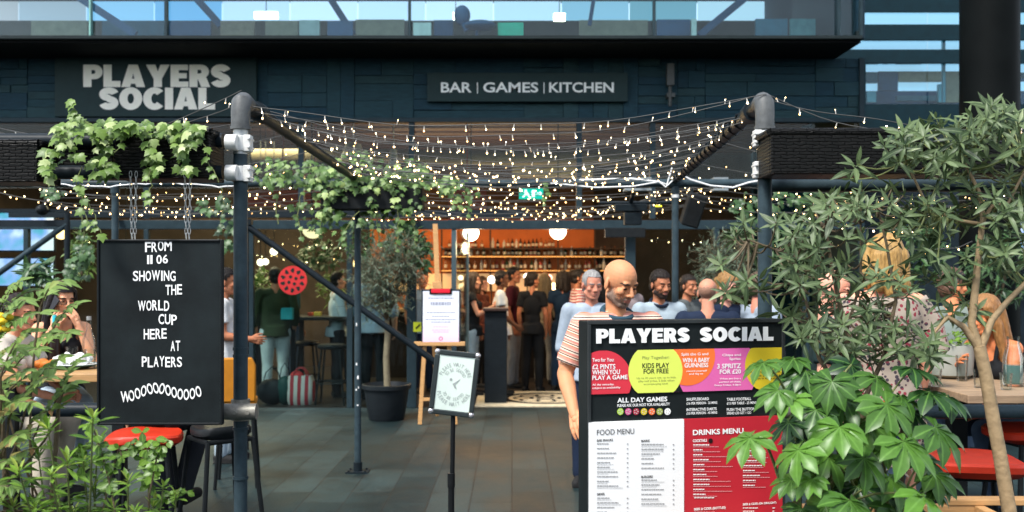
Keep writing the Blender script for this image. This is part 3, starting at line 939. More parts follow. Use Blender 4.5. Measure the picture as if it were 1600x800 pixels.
# screens on the left
def screen_mat(name, c1, c2, c3, s):
    m = bpy.data.materials.new(name); m.use_nodes = True
    nt = m.node_tree; N = nt.nodes; L = nt.links; b = N["Principled BSDF"]
    tc = N.new("ShaderNodeTexCoord"); nz = N.new("ShaderNodeTexNoise"); nz.inputs["Scale"].default_value = 2.6; nz.inputs["Detail"].default_value = 2
    L.new(tc.outputs["Object"], nz.inputs["Vector"])
    rp = N.new("ShaderNodeValToRGB"); rp.color_ramp.elements[0].position = .36; rp.color_ramp.elements[0].color = col(c1)
    rp.color_ramp.elements[1].position = .62; rp.color_ramp.elements[1].color = col(c3)
    e = rp.color_ramp.elements.new(.5); e.color = col(c2)
    L.new(nz.outputs[0], rp.inputs[0]); L.new(rp.outputs[0], b.inputs["Emission Color"]); b.inputs["Emission Strength"].default_value = s
    b.inputs["Base Color"].default_value = (.02, .02, .02, 1)
    return m
M_scr = screen_mat("screen_picture", (.05, .45, .5), (.35, .5, .95), (.95, 1, 1), .55)
for (x0, x1, y0, y1, Y, lb) in ((-60, 83, 358, 391, 14.6, "wide bright television showing blue and white at far left"), (-40, 83, 333, 344, 15.0, "upper bright television partly behind the far steel beam"),
                                (-50, 82, 404, 446, 14.9, "lower pale screen behind the two women on the left"), (1528, 1600, 330, 400, 12.9, "bright blue screen behind the right-hand shrub")):
    a, b_ = P(x0, y0, Y), P(x1, y1, Y)
    t_ = thing("television", lb, "television", ((a.x + b_.x) / 2, Y, b_.z), group="screens in the bar")
    q = MB(); q.box(((a.x + b_.x) / 2, Y, (a.z + b_.z) / 2), (b_.x - a.x, .03, a.z - b_.z)); q.build("screen", M_scr, t_, smooth=False)
    q = MB(); q.box(((a.x + b_.x) / 2, Y + .04, (a.z + b_.z) / 2), (b_.x - a.x + .04, .04, a.z - b_.z + .04)); q.build("casing", M_black, t_, smooth=False)
# warm bulbs and a lit orange niche on the left
for i, (px, py, r, lb) in enumerate(((96, 362, 12, "orange glowing round lamp beside the far left steel post"), (389, 409, 5, "round cream lamp just right of the left front post"), (407, 410, 5.5, "left of two close cream lamps inside the window"), (415, 409, 5, "right of two close cream lamps inside the window"), (428, 393, 6, "tall warm lamp glowing above the red round sign"), (555, 413, 5, "warm lamp glowing left of the pergola post"), (197, 436, 4, "cream lamp glowing near the hanging letter board"))):
    Y = 15.0; a = P(px, py, Y)
    l = thing("globe_lamp", lb, "lamp", (a.x, Y, 3.9), group="small globe lamps in the dining room")
    q = MB(); q.ell(a, (r / S(Y),) * 3); q.build("globe", emis("small_globe", (1, .62, .25) if i in (0, 5) else (1, .82, .55), 1.8), l)
    q = MB(); q.tube([a + Vector((0, 0, r / S(Y))), (a.x, Y, 3.9)], .006, 6); q.build("cord", M_black, l)
# red round sign on the window, with cut-out letters ring
a = P(457, 438, FY - .02); k = 1 / S(FY)
rs = thing("round_sign", "red round pierced sign fixed to the left shop window", "sign", a)
Mr = facing(a)
q = MB(); disc(q, 0, 0, 22.5 * k, Mr, n=40); q.poly([(22.4 * k * math.cos(2 * PI * i / 40), 22.4 * k * math.sin(2 * PI * i / 40)) for i in range(40)], Mr @ Matrix.Translation((0, 0, -.002)), .012)
q.build("disc", mat("red_sign", sty((196, 44, 44)), .5, .1), rs, smooth=False)
q = MB()
for i in range(10):
    t = 2 * PI * i / 10 + .3; cx, cy = 15.5 * k * math.cos(t), 15.5 * k * math.sin(t)
    q.poly([(cx + r_ * k * math.cos(t + u), cy + r_ * k * math.sin(t + u)) for u, r_ in ((0, 4.2), (.9, 2.6), (1.7, 3.6), (2.6, 3.2), (3.6, 4.2), (4.6, 2.4), (5.5, 3.8))], Mr @ Matrix.Translation((0, 0, .003)))
for i in range(4):
    t = PI / 2 * i + .5; disc(q, 6.2 * k * math.cos(t), 6.2 * k * math.sin(t), 2.8 * k, Mr, n=7, z=.003)
q.build("cut_outs", mat("cut_out_dark", (.012, .022, .02), .7, .1), rs, smooth=False)
# violet neon digit
a = P(402, 466, 14.0); q = MB(); k = 1 / S(14)
q.tube([a + Vector((3 * k * math.cos(t), 0, 5 * k * math.sin(t))) for t in [2 * PI * i / 14 for i in range(15)]], .014, 6)
tag(q.build("neon_digit", emis("violet_neon", (.12, .10, 1), 3)), "small violet neon zero glowing inside the left window", "neon sign")
# tables, shelf units and kit inside the left window
def bar_table(name, label, x0, x1, y0, y1, z, mtop, mleg, legr=.03):
    t_ = thing(name, label, "table", ((x0 + x1) / 2, (y0 + y1) / 2, 0))
    q = MB(); q.box(((x0 + x1) / 2, (y0 + y1) / 2, z - .025), (x1 - x0, y1 - y0, .05)); q.build("tabletop", mtop, t_, smooth=False, bevel=.006)
    for a in (x0 + .08, x1 - .08):
        for c in (y0 + .08, y1 - .08):
            q = MB(); q.box((a, c, (z - .05) / 2), (legr * 2, legr * 2, z - .05)); q.build("leg", mleg, t_, smooth=False)
    q = MB(); q.box(((x0 + x1) / 2, y0 + .08, .25), (x1 - x0 - .16 - 2 * legr, legr, legr)); q.build("foot_rail", mleg, t_, smooth=False)
    return t_
M_darkwood = mat("dark_wood", (.03, .024, .02), .4, .3)
bar_table("high_table", "dark high table inside the window beside the person in grey", fx(452, 13.6), fx(560, 13.6), 13.4, 14.1, 1.12, M_darkwood, M_black)
bar_table("high_table", "dark high table deeper in the dining room behind the red sign", fx(380, 15.4), fx(470, 15.4), 15.2, 15.9, 1.05, M_darkwood, M_black)
def bar_stool(label, x, y, h, seat_m, rz=0, r=.19, group=None):
    t_ = thing("bar_stool", label, "bar stool", (x, y, 0), rz, group)
    q = MB(); q.lathe([(r * .9, h - .06), (r, h - .045), (r * 1.02, h - .02), (r * .93, h), (.01, h + .006)], n=28); q.build("seat", seat_m, t_, world=False)
    for sx in (-1, 1):
        for sy in (-1, 1):
            q = MB(); q.tube([(sx * r * .6, sy * r * .6, h - .05), (sx * r * .98, sy * r * .98, 0)], .013, 8); q.build("leg", M_black, t_, world=False)
    q = MB(); f = .85
    q.tube([(f * r, f * r, .28), (-f * r, f * r, .28), (-f * r, -f * r, .28), (f * r, -f * r, .28), (f * r, f * r, .28)], .009, 6); q.build("footrest", M_black, t_, world=False)
    return t_
bar_stool("black round bar stool inside the window in front of the person in grey", fx(519, 13.0), 13.0, .78, M_black)
bar_stool("black bar stool beside the white trousers inside the window", fx(478, 13.9), 13.9, .76, M_black)
# little things on the inside table: teal box, red and yellow cartons
for (x0, x1, y0, y1, Y, c, lb) in ((440, 458, 481, 499, 13.3, (.03, .36, .36), "teal box held up inside the left window"), (482, 489, 461, 466, 13.7, (.55, .06, .03), "red carton on the inside high table"), (491, 502, 459, 465, 13.7, (.7, .45, .06), "yellow carton on the inside high table")):
    a, b_ = P(x0, y0, Y), P(x1, y1, Y)
    z = 1.122 if Y > 13.5 else b_.z
    q = MB(); q.box(((a.x + b_.x) / 2, Y, z + (a.z - b_.z) / 2), (b_.x - a.x, .09, a.z - b_.z))
    tag(q.build("carton", mat("carton_paint", c, .5, .15), smooth=False, bevel=.004), lb, "carton")
# striped tote bag and dark bags on the floor behind the glass
a = P(470, 634, FY + .32)
bgt = thing("tote_bag", "red and white striped tote bag standing on the floor inside the window", "bag", (a.x, a.y, 0))
def stripe_mat(name, c1, c2, sc):
    m = bpy.data.materials.new(name); m.use_nodes = True; nt = m.node_tree; N = nt.nodes; L = nt.links; b = N["Principled BSDF"]
    tc = N.new("ShaderNodeTexCoord"); wv = N.new("ShaderNodeTexWave"); wv.inputs["Scale"].default_value = sc; wv.inputs["Distortion"].default_value = .6
    L.new(tc.outputs["Object"], wv.inputs["Vector"])
    rp = N.new("ShaderNodeValToRGB"); rp.color_ramp.interpolation = 'CONSTANT'; rp.color_ramp.elements[0].color = col(c1); rp.color_ramp.elements[1].position = .5; rp.color_ramp.elements[1].color = col(c2)
    L.new(wv.outputs[1], rp.inputs[0]); L.new(rp.outputs[0], b.inputs["Base Color"]); b.inputs["Roughness"].default_value = .8
    return m
q = MB()
prof = []
for j, (w, d, z) in enumerate(((.15, .09, 0.0), (.175, .12, .06), (.185, .125, .16), (.175, .11, .28), (.15, .085, .38))):
    for i in range(20):
        t = 2 * PI * i / 20
        sx = abs(math.cos(t)) ** .5 * (1 if math.cos(t) > 0 else -1); sy = abs(math.sin(t)) ** .5 * (1 if math.sin(t) > 0 else -1)
        prof.append((a.x + w * sx + random.uniform(-.006, .006), a.y + d * sy, z + .004))
fs = [(j * 20 + i, j * 20 + (i + 1) % 20, (j + 1) * 20 + (i + 1) % 20, (j + 1) * 20 + i) for j in range(4) for i in range(20)]
q.add(prof, fs + [tuple(range(19, -1, -1))]); q.build("bag_body", stripe_mat("bag_stripes", (.30, .016, .025), (.45, .40, .35), 3.3), bgt)
q = MB()
for s in (-1, 1): q.tube([(a.x - .09, a.y + s * .08, .34)] + [(a.x - .09 * math.cos(PI * t / 8), a.y + s * .05, .36 + .12 * math.sin(PI * t / 8)) for t in range(1, 8)] + [(a.x + .09, a.y + s * .08, .34)], .008, 6)
q.build("handle", mat("bag_handle", (.35, .03, .03), .7, .1), bgt)
q = MB(); q.ell((a.x - .05, a.y, .37), (.09, .06, .07)); q.build("scarf", mat("red_cloth", (.45, .03, .03), .8, .2), bgt)
for (px, w, h, lb, c) in ((425, .2, .38, "black handbag on the floor beside the striped tote bag", (.012, .014, .016)), (445, .12, .42, "dark green rucksack leaning behind the striped tote bag", (.01, .04, .035))):
    a = P(px, 640, FY + .3)
    bg_ = thing("handbag", lb, "bag", (a.x, a.y, 0))
    q = MB(); q.ell((a.x, a.y, h * .45), (w, .1, h * .45)); q.build("bag_body", mat("bag_leather", c, .5, .2), bg_)
    q = MB(); q.tube([(a.x - w * .6, a.y, h * .7), (a.x - w * .4, a.y, h * 1.1), (a.x, a.y, h * 1.3), (a.x + w * .4, a.y, h * 1.1), (a.x + w * .6, a.y, h * .7)], .008, 6); q.build("handle", M_black, bg_)
# host stand in the doorway and entrance mat
a, b_ = P(757, 486, 12.95), P(792, 486, 12.95)
hs = thing("host_stand", "plain dark host stand in the entrance doorway", "host stand", ((a.x + b_.x) / 2, 13.0, 0))
q = MB(); q.box(((a.x + b_.x) / 2, 13.1, a.z / 2), (b_.x - a.x, .34, a.z)); q.build("stand_body", mat("host_stand_paint", (.011, .015, .018), .5, .2), hs, smooth=False, bevel=.006)
q = MB(); q.box(((a.x + b_.x) / 2, 13.08, a.z + .02), (b_.x - a.x + .04, .42, .035)); q.build("stand_top", mat("host_top", (.05, .03, .025), .4, .2), hs, smooth=False, bevel=.006)
mt = thing("door_mat", "cream entrance mat with a black round emblem in the doorway", "mat", (.5, 13.3, 0))
x0, x1 = fx(742, 12.7), 1.32
q = MB(); q.box(((x0 + x1) / 2, 13.45, .012), (x1 - x0, 1.6, .016)); q.build("mat_pile", mat("mat_cream", (.58, .50, .34), .9, .2, 30, .3, 200), mt, smooth=False)
q = MB()
Mm = Matrix.Translation((.45, 13.45, .0215))
ring(q, 0, 0, .50, .62, Mm)
for i in range(8):
    t0 = PI / 4 * i
    Mi = Mm @ Matrix.Rotation(t0, 4, 'Z') @ Matrix.Translation((.30, 0, .0005 * (i % 2)))
    ring(q, 0, 0, .10, .145, Mi, n=20)
ring(q, 0, 0, .07, .12, Mm, z=.001)
q.build("emblem", mat("mat_black", (.012, .013, .014), .9, .2), mt, smooth=False)
# mustard chair behind the front post
ch_ = thing("chair", "mustard yellow chair half hidden behind the post with silver clamps", "chair", (P(371, 0, 8.0).x, 8.0, 0), R(12))
M_must = mat("mustard_cloth", sty((176, 112, 20)), .7, .15)
q = MB(); pts = [(-.15, .47), (-.15, .76), (-.12, .82), (.12, .82), (.15, .76), (.15, .47)]
q.poly(pts, Matrix.Translation((0, -.18, .21)) @ Matrix(((1, 0, 0, 0), (0, 0, -1, 0), (0, 1, 0, 0), (0, 0, 0, 1))), .05); q.build("backrest", M_must, ch_, world=False, bevel=.012)
q = MB(); q.box((0, .02, .66), (.30, .38, .05)); q.build("seat", M_must, ch_, world=False, bevel=.012)
for sx in (-1, 1):
    for sy in (-1, 1):
        q = MB(); q.tube([(sx * .12, .02 + sy * .16, .64), (sx * .16, .02 + sy * .2, 0)], .014, 8); q.build("leg", M_black, ch_, world=False)
# yellow sticker on the door post
a = P(652, 511, FY - .06)
q = MB(); q.box((a.x, FY - .025, a.z), (13 / S(FY), .006, 15 / S(FY)), 0); q.bar((a.x - .02, FY - .03, a.z - .02), (a.x + .03, FY - .03, a.z + .03), .02, .003, 1, up=(0, 1, 0))
tag(q.build("sticker", [mat("sticker_yellow", sty((196, 206, 50)), .5, .1), M_black], smooth=False), "small yellow green sticker on the dark door frame", "sticker")
# framed dark screen and small signs above the right window
a, b_ = P(945, 356, 12.5), P(1008, 371, 12.5)
q = MB(); q.box(((a.x + b_.x) / 2, 12.5, (a.z + b_.z) / 2), (b_.x - a.x, .05, a.z - b_.z))
tag(q.build("sign_board", M_black, smooth=False, bevel=.004), "small black blank board hanging under the transom right of the entrance", "board")
# ================================================================ TERRACE STEELWORK
PY0, PY1 = 4.25, 8.5
xL, xR = (376 - HX) / S(PY0), (1195 - HX) / S(PY0)
xl, xr = (559 - HX) / S(PY1), (1055 - HX) / S(PY1)
zT = P(0, 168, PY0).z
rP = .030


def front_post(x, side, label):
    t_ = thing("pergola_post", label, "post", (x, PY0, 0), group="front posts of the pergola")
    q = MB(); q.tube([(x, PY0, 0), (x, PY0, 1.04)], rP * .94, 18); q.tube([(x, PY0, 1.04), (x, PY0, zT)], rP, 18)
    for z in (1.02, 1.33, .81, 1.36): q.tube([(x, PY0, z), (x, PY0, z + .012)], rP * 1.1, 18)
    q.build("tube", M_steel, t_)
    q = MB()
    d = (Vector((xl if side < 0 else xr, PY1, 2.44)) - Vector((x, PY0, zT))).normalized()
    q.tube([(x, PY0, zT - .085), (x, PY0, zT - .02), Vector((x, PY0, zT + .02)) + d * .015, Vector((x, PY0, zT + .032)) + d * .05, Vector((x, PY0, zT + .03)) + d * .11], [rP * 1.32, rP * 1.36, rP * 1.42, rP * 1.4, rP * 1.32], 18)
    q.tube([(x, PY0, zT - .095), (x, PY0, zT - .082)], rP * 1.48, 18)
    q.build("elbow_fitting", mat("elbow_metal", (.075, .08, .08), .5, .25, 30, .15, 90), t_)
    q = MB(); q.tube([(x, PY0, zT - .20), (x, PY0, zT - .09)], rP * 1.05, 18); q.build("pale_sleeve", M_galv, t_)  # paler metal band on the post under the elbow
    for py in ((225, 272) if side < 0 else (217, 266)):
        z = P(0, py, PY0).z
        c = MB(); c.tube([(x, PY0, z - .032), (x, PY0, z + .032)], rP * 1.3, 16)
        c.tube([(x + side * .048, PY0 - .05, z), (x - side * .0, PY0 - .05, z)], .034, 16)
        c.box((x - side * .035, PY0 - .01, z), (.03, .05, .07)); c.tube([(x - side * .045, PY0 - .05, z + .018), (x - side * .045, PY0 + .03, z + .018)], .007, 8)
        c.tube([(x - side * .045, PY0 - .05, z - .018), (x - side * .045, PY0 + .03, z - .018)], .007, 8)
        c.build("clamp", M_clamp, t_, bevel=.003)
    z = P(0, 640, PY0).z
    c = MB(); c.tube([(x, PY0, z - .045), (x, PY0, z + .045)], rP * 1.32, 16); c.tube([(x - .085, PY0 - .062, z), (x + .085, PY0 - .062, z)], .034, 14)
    for dx in (-.055, 0, .055): c.tube([(x + dx, PY0 - .09, z), (x + dx, PY0 - .1, z)], .009, 8)
    c.build("swivel_clamp", mat("worn_clamp", (.22, .21, .18), .5, .3, 30, .2, 90, metal=.5), t_)
    q = MB(); q.lathe([(.09, 0.002), (.09, .012), (.045, .014), (.045, .06)], (x, PY0, 0), 20); q.build("base_plate", M_steel, t_)
    return t_


front_post(xL, -1, "dark steel front post with silver clamps right of the letter board")
front_post(xR, 1, "dark steel front post with silver clamps beside the right wicker planter")


def rear_post(px, label, z1=2.44, Y=PY1, r=.029):
    x = (px - HX) / S(Y)
    t_ = thing("pergola_post", label, "post", (x, Y, 0), group="rear posts of the pergola")
    q = MB(); q.tube([(x, Y, 0), (x, Y, z1)], r, 16); q.build("tube", M_steel, t_)
    q = MB(); q.box((x, Y, .006), (.19, .15, .01)); q.tube([(x, Y, .01), (x, Y, .085)], r * 1.3, 16)
    for sx in (-.07, .07):
        for sy in (-.05, .05): q.tube([(x + sx, Y + sy, .01), (x + sx, Y + sy, .024)], .01, 6)
    q.build("base_plate", M_steel_d, t_)
    q = MB(); q.tube([(x, Y, z1 - .06), (x, Y, z1 + .0)], r * 1.3, 16); q.build("collar", M_steel, t_)
    return t_


zB = P(0, 286, PY1).z
rp1 = rear_post(559, "slim dark rear post standing free on the paving left of the olive tree", zB - .03)
rp2 = rear_post(1055, "slim dark rear post behind the men in the middle of the terrace", zB - .03)
rear_post(180, "slim dark rear post above the letter board", zB - .03)
q = MB(); q.tube([(rp2.location.x, PY1, P(0, 309, PY1).z), (rp2.location.x, PY1, P(0, 304, PY1).z)], .031, 14); q.build("tape_band", M_white, rp2)
q = MB(); random.seed(5)
for i in range(6):
    z = P(0, 505 + random.random() * 135, PY1).z; q.box((rp1.location.x + random.uniform(-.012, .012), PY1 - .0285, z), (random.uniform(.006, .016), .002, random.uniform(.01, .03)))
q.build("tape_scraps", M_white, rp1, smooth=False)
# long rear cross tube and the two sloping side tubes
q = MB(); q.tube([(-6.0, PY1, zB), (6.5, PY1, zB)], .034, 16)
for sx in (xl, xr): q.tube([(sx - .06, PY1, zB), (sx + .06, PY1, zB)], .045, 16)
tag(q.build("cross_tube", M_steel), "long blue grey horizontal tube along the back of the pergola", "beam")
for (xa, xb, lb) in ((xL, xl, "dark tube running from the left front post back over the ivy planter"), (xR, xr, "dark tube wound with wire running back from the right front post")):
    q = MB(); A = Vector((xa, PY0, zT + .03)); B = Vector((xb, PY1, zB + .03)); q.tube([A + (B - A) * .02, B], .033, 16)
    m1 = A + (B - A) * .07
    q.tube([m1, m1 + (B - A) * .025], .045, 14)
    if xa > 0:
        pts = []
        for i in range(90):
            t = .12 + .87 * i / 89; c = A + (B - A) * t; a = i * 1.25
            pts.append(c + Vector((math.cos(a) * .040, 0, math.sin(a) * .040)))
        q.tube(pts, .006, 5)
    tag(q.build("side_tube", M_steel_d), lb, "beam", "side tubes of the pergola")
# diagonal brace behind, far-left frame
q = MB(); q.tube([P(384, 352, 9.6), P(700, 580, 9.6)], .031, 12); q.box(P(384, 352, 9.6) + Vector((0, 0.0, .03)), (.12, .07, .05))
q.tube([P(384, 352, 9.6), (P(384, 352, 9.6).x, 9.6, 0)], .03, 12)
tag(q.build("diagonal_brace", M_steel_d), "long dark diagonal brace crossing behind the slim post", "brace")
FLY = 10.8
ft = thing("steel_frame", "dark steel frame with one diagonal at the far left of the terrace", "frame", (P(105, 345, FLY).x, FLY, 0))
x5 = P(105, 345, FLY).x
q = MB(); q.tube([(x5, FLY, 0), (x5, FLY, P(0, 332, FLY).z)], .03, 12); q.build("post", M_steel_d, ft)
q = MB(); q.box(((-7 + x5) / 2, FLY, P(0, 349, FLY).z), (x5 + 7, .06, .07)); q.box(((-7 + x5) / 2, FLY, P(0, 329, FLY).z), (x5 + 7, .05, .035)); q.build("beam", M_steel_d, ft, smooth=False)
q = MB(); q.tube([(x5, FLY, P(0, 350, FLY).z), P(-20, 440, FLY)], .032, 12); q.build("diagonal", M_steel, ft)
q = MB(); a = P(66, 328, FLY - .1); q.ell(a, (.06, .09, .06)); q.tube([a, a + Vector((0, .1, .12))], .02, 8); q.build("spotlight", M_black, ft)
# dark beam at mid depth across left window heads
q = MB(); q.box((-2.9, 11.9, P(0, 334, 11.9).z), (6.2, .08, .09)); 
for px in (150, 330, 640): q.bar((fx(px, 11.9), 11.9, P(0, 334, 11.9).z), (fx(px, 11.9), FY - .02, P(0, 334, 11.9).z), .05, .05)
tag(q.build("awning_rail", M_steel_d, smooth=False), "dark rail fixed across the left shop windows under the string lights", "rail")
# black loudspeaker and clutter on the right part of the frame
sp = thing("loudspeaker", "black loudspeaker hanging under the cross tube beside the slim rear post", "loudspeaker", P(1085, 300, 9.2))
q = MB(); a = P(1083, 328, 9.2); q.box(a, (.16, .2, .30), 0, Euler((R(12), R(16), 0)).to_matrix()); q.build("cabinet", M_blackmat, sp, smooth=False, bevel=.015)
q = MB(); q.tube([a + Vector((0, .05, .12)), a + Vector((0, .05, .30))], .012, 8); q.box(a + Vector((0, .05, .30)), (.1, .06, .02)); q.build("bracket", M_steel_d, sp)
pl = thing("floodlight_bar", "cluster of dark stage lights under the transom right of the entrance", "stage light", P(985, 300, 9.4))
q = MB(); a = P(985, 325, 9.4)
q.box(a, (.30, .14, .07)); q.box(a + Vector((.02, 0, -.1)), (.16, .12, .12)); q.tube([a + Vector((-.3, 0, .05)), a + Vector((.4, 0, .05))], .016, 8); q.build("lamp_heads", M_steel_d, pl, bevel=.01)
q = MB(); q.tube([a + Vector((0, 0, .03)), a + Vector((0, -.4, .22)), a + Vector((0, -.9, .27))], .02, 8); q.build("hanger", M_steel_d, pl)
q = MB(); q.box(P(1029, 322, 9.33), (.06, .008, .012)); q.build("status_light", emis("status_yellow", (.6, .6, .03), 1.2), pl, smooth=False)
M_heat = mat("heater_panel", (.22, .25, .26), .5, .2)
for (p0, p1, lb) in ((975, 1016, "pale flat heater above the stage lights on the rear cross tube"), (1113, 1135, "pale flat heater between the slim rear post and the wicker planter")):
    a = P((p0 + p1) / 2, 280, 8.9); c = P((p0 + p1) / 2, 297, 8.9); w_ = (p1 - p0) / S(8.9)
    ht = thing("heater", lb, "heater", c, group="heaters on the cross tube")
    MB().box(a, (w_, .16, .02)).build("cover", M_heat, ht, smooth=False)
    MB().box(c, (w_, .16, .02)).build("element", M_heat, ht, smooth=False)
    MB().box((a + c) / 2, (.03, .03, a.z - c.z - .02)).build("bracket", M_steel_d, ht, smooth=False)
# white cable along the cross tube
q = MB(); pts = []
for i in range(33):
    px = 0 + i * 365 / 32; pts.append(P(px, 288 - 3 * math.sin(i * .35) + (2 if i % 5 == 0 else 0), 8.42))
q.tube(pts, .005, 5)
tag(q.build("white_cable", M_white), "thin white cable lying along the left cross tube", "cable", "white cables on the cross tube")
q = MB(); pts = [P(x_, y_, 8.42) for x_, y_ in ((905, 281), (985, 279), (1030, 284), (1040, 292), (1062, 272), (1080, 281), (1110, 290), (1145, 293), (1170, 285), (1200, 280), (1260, 281))]
q.tube(pts, .008, 6); q.tube([P(x_, y_, 8.42) for x_, y_ in ((860, 286), (930, 293), (990, 291), (1030, 284), (1042, 288), (1050, 262))], .006, 5)
tag(q.build("white_cable", M_white), "white cable sagging from the cross tube at the right rear post", "cable", "white cables on the cross tube")

# ---------------------------------------------------------------- guard rails and planters at the front
rl = thing("guard_rail", "dark tube railing left of the entrance with three horizontal tubes", "railing", (xL - 1.2, PY0, 0), group="railings at the front")
for py, yy in ((222, PY0 - .05), (271, PY0 - .05), (637, PY0 - .062)):
    q = MB(); z = P(0, py, PY0).z; q.tube([(xL - 2.6, yy, z), (xL - .06, yy, z)], .030, 14); q.build("rail", M_steel_d, rl)
rl = thing("guard_rail", "dark tube railing right of the entrance behind the shrubs", "railing", (xR + 1.2, PY0, 0), group="railings at the front")
for py, yy in ((640, PY0 - .062), (283, PY0 + .2)):
    q = MB(); z = P(0, py, PY0).z; q.tube([(xR + .06, yy, z), (xR + 2.4, yy, z)], .030, 14); q.build("rail", M_steel, rl)


def wicker_mat():
    m = bpy.data.materials.new("black_wicker"); m.use_nodes = True; nt = m.node_tree; N = nt.nodes; L = nt.links; b = N["Principled BSDF"]
    tc = N.new("ShaderNodeTexCoord"); mp = N.new("ShaderNodeMapping"); L.new(tc.outputs["Object"], mp.inputs[0])
    mp.inputs["Rotation"].default_value = (R(90), 0, 0)
    br = N.new("ShaderNodeTexBrick"); br.inputs["Scale"].default_value = 1; br.inputs["Brick Width"].default_value = .052; br.inputs["Row Height"].default_value = .0135
    br.inputs["Mortar Size"].default_value = .0032; br.inputs["Mortar Smooth"].default_value = 1.0; br.inputs["Color1"].default_value = (.006, .0065, .006, 1); br.inputs["Color2"].default_value = (.009, .009, .0085, 1); br.inputs["Mortar"].default_value = (.002, .002, .002, 1)
    nz = N.new("ShaderNodeTexNoise"); nz.inputs["Scale"].default_value = 30; L.new(mp.outputs[0], nz.inputs[0])
    ad = N.new("ShaderNodeVectorMath"); ad.operation = 'MULTIPLY_ADD'; ad.inputs[1].default_value = (.014, .014, .014); L.new(nz.outputs[1], ad.inputs[0]); L.new(mp.outputs[0], ad.inputs[2])
    L.new(ad.outputs[0], br.inputs[0]); L.new(br.outputs[0], b.inputs["Base Color"]); b.inputs["Roughness"].default_value = .45; b.inputs['Specular IOR Level'].default_value = .12
    bp = N.new("ShaderNodeBump"); bp.inputs["Strength"].default_value = .9; bp.inputs["Distance"].default_value = .008; bp.invert = True
    L.new(br.outputs[1], bp.inputs["Height"]); L.new(bp.outputs[0], b.inputs["Normal"])
    return m


M_wick = wicker_mat()
M_soil = mat("soil", (.03, .022, .015), .95, .4, 30, .6, 60)


def wicker(px0, px1, py0, py1, Y, depth, label):
    a, b_ = P(px0, py0, Y), P(px1, py1, Y)
    t_ = thing("wicker_planter", label, "planter", ((a.x + b_.x) / 2, Y, b_.z), group="wicker planters on the railings")
    cx, w, cz, h = (a.x + b_.x) / 2, b_.x - a.x, (a.z + b_.z) / 2, a.z - b_.z
    q = MB(); t = .02
    q.box((cx, Y, cz), (w, t, h)); q.box((cx, Y + depth, cz), (w, t, h)); q.box((a.x + t / 2, Y + depth / 2, cz), (t, depth - t, h)); q.box((b_.x - t / 2, Y + depth / 2, cz), (t, depth - t, h))
    q.box((cx, Y + depth / 2, b_.z + .01), (w - 2 * t, depth - t, t))
    q.build("box", M_wick, t_, smooth=False, bevel=.006)
    q = MB(); e = .016
    for yy in (Y, Y + depth): q.tube([(a.x, yy, a.z), (b_.x, yy, a.z)], e, 8)
    for xx in (a.x, b_.x): q.tube([(xx, Y, a.z), (xx, Y + depth, a.z)], e, 8)
    q.build("rim", M_wick, t_)
    q = MB(); q.box((cx, Y + depth / 2, a.z - .05), (w - 2 * t - .004, depth - t - .004, .04)); q.build("soil", M_soil, t_, smooth=False)
    return t_


wicker(-60, 60, 223, 284, 4.12, .2, "black wicker planter at the far left edge of the railing")
wicker(180, 328, 206, 279, 4.10, .2, "black wicker planter overflowing with ivy above the letter board")
wicker(88, 178, 218, 276, 4.22, .18, "black wicker planter hidden behind the left curtain of ivy")
wicker(1204, 1440, 206, 272, 4.02, .22, "large black wicker planter beside the right front post")
wicker(1446, 1640, 226, 272, 4.1, .22, "black wicker planter hidden by the shrub at the top right")
a, b_ = P(505, 296, 8.3), P(662, 328, 8.3)
t_ = thing("trough_planter", "plain black trough planter full of ivy on the rear cross tube", "planter", ((a.x + b_.x) / 2, 8.3, b_.z))
q = MB(); q.box(((a.x + b_.x) / 2, 8.3, (a.z + b_.z) / 2), (b_.x - a.x, .24, a.z - b_.z)); q.build("trough", M_blackmat, t_, smooth=False, bevel=.006)
q = MB(); q.box(((a.x + b_.x) / 2, 8.3, a.z + .004), (b_.x - a.x - .04, .2, .02)); q.build("soil", M_soil, t_, smooth=False)
# ================================================================ HANGING LETTER BOARD
LY = 4.08
a, b_ = P(152, 374, LY), P(348, 664, LY)
lbd = thing("letter_board", "tall black hanging letter board announcing the World Cup", "letter board", ((a.x + b_.x) / 2, LY, b_.z))
q = MB(); q.box(((a.x + b_.x) / 2, LY + .006, (a.z + b_.z) / 2), (b_.x - a.x - .02, .012, a.z - b_.z - .02))
q.build("felt_panel", mat("black_felt", (.008, .012, .013), .55, .6, 3, .3, 400), lbd, smooth=False)
q = MB(); t = .010; d = .03
q.box((a.x + t / 2, LY + .008, (a.z + b_.z) / 2), (t, d, a.z - b_.z)); q.box((b_.x - t / 2, LY + .008, (a.z + b_.z) / 2), (t, d, a.z - b_.z))
q.box(((a.x + b_.x) / 2, LY + .008, a.z - t / 2), (b_.x - a.x - 2 * t, d, t)); q.box(((a.x + b_.x) / 2, LY + .008, b_.z + t / 2), (b_.x - a.x - 2 * t, d, t))
q.build("frame", mat("board_frame", (.010, .012, .013), .35, .15), lbd, smooth=False, bevel=.003)
Ml = facing(Vector((0, LY - .003, 0)))
M_lett = mat("letter_white", (.85, .85, .83), .4, .03)
random.seed(2)
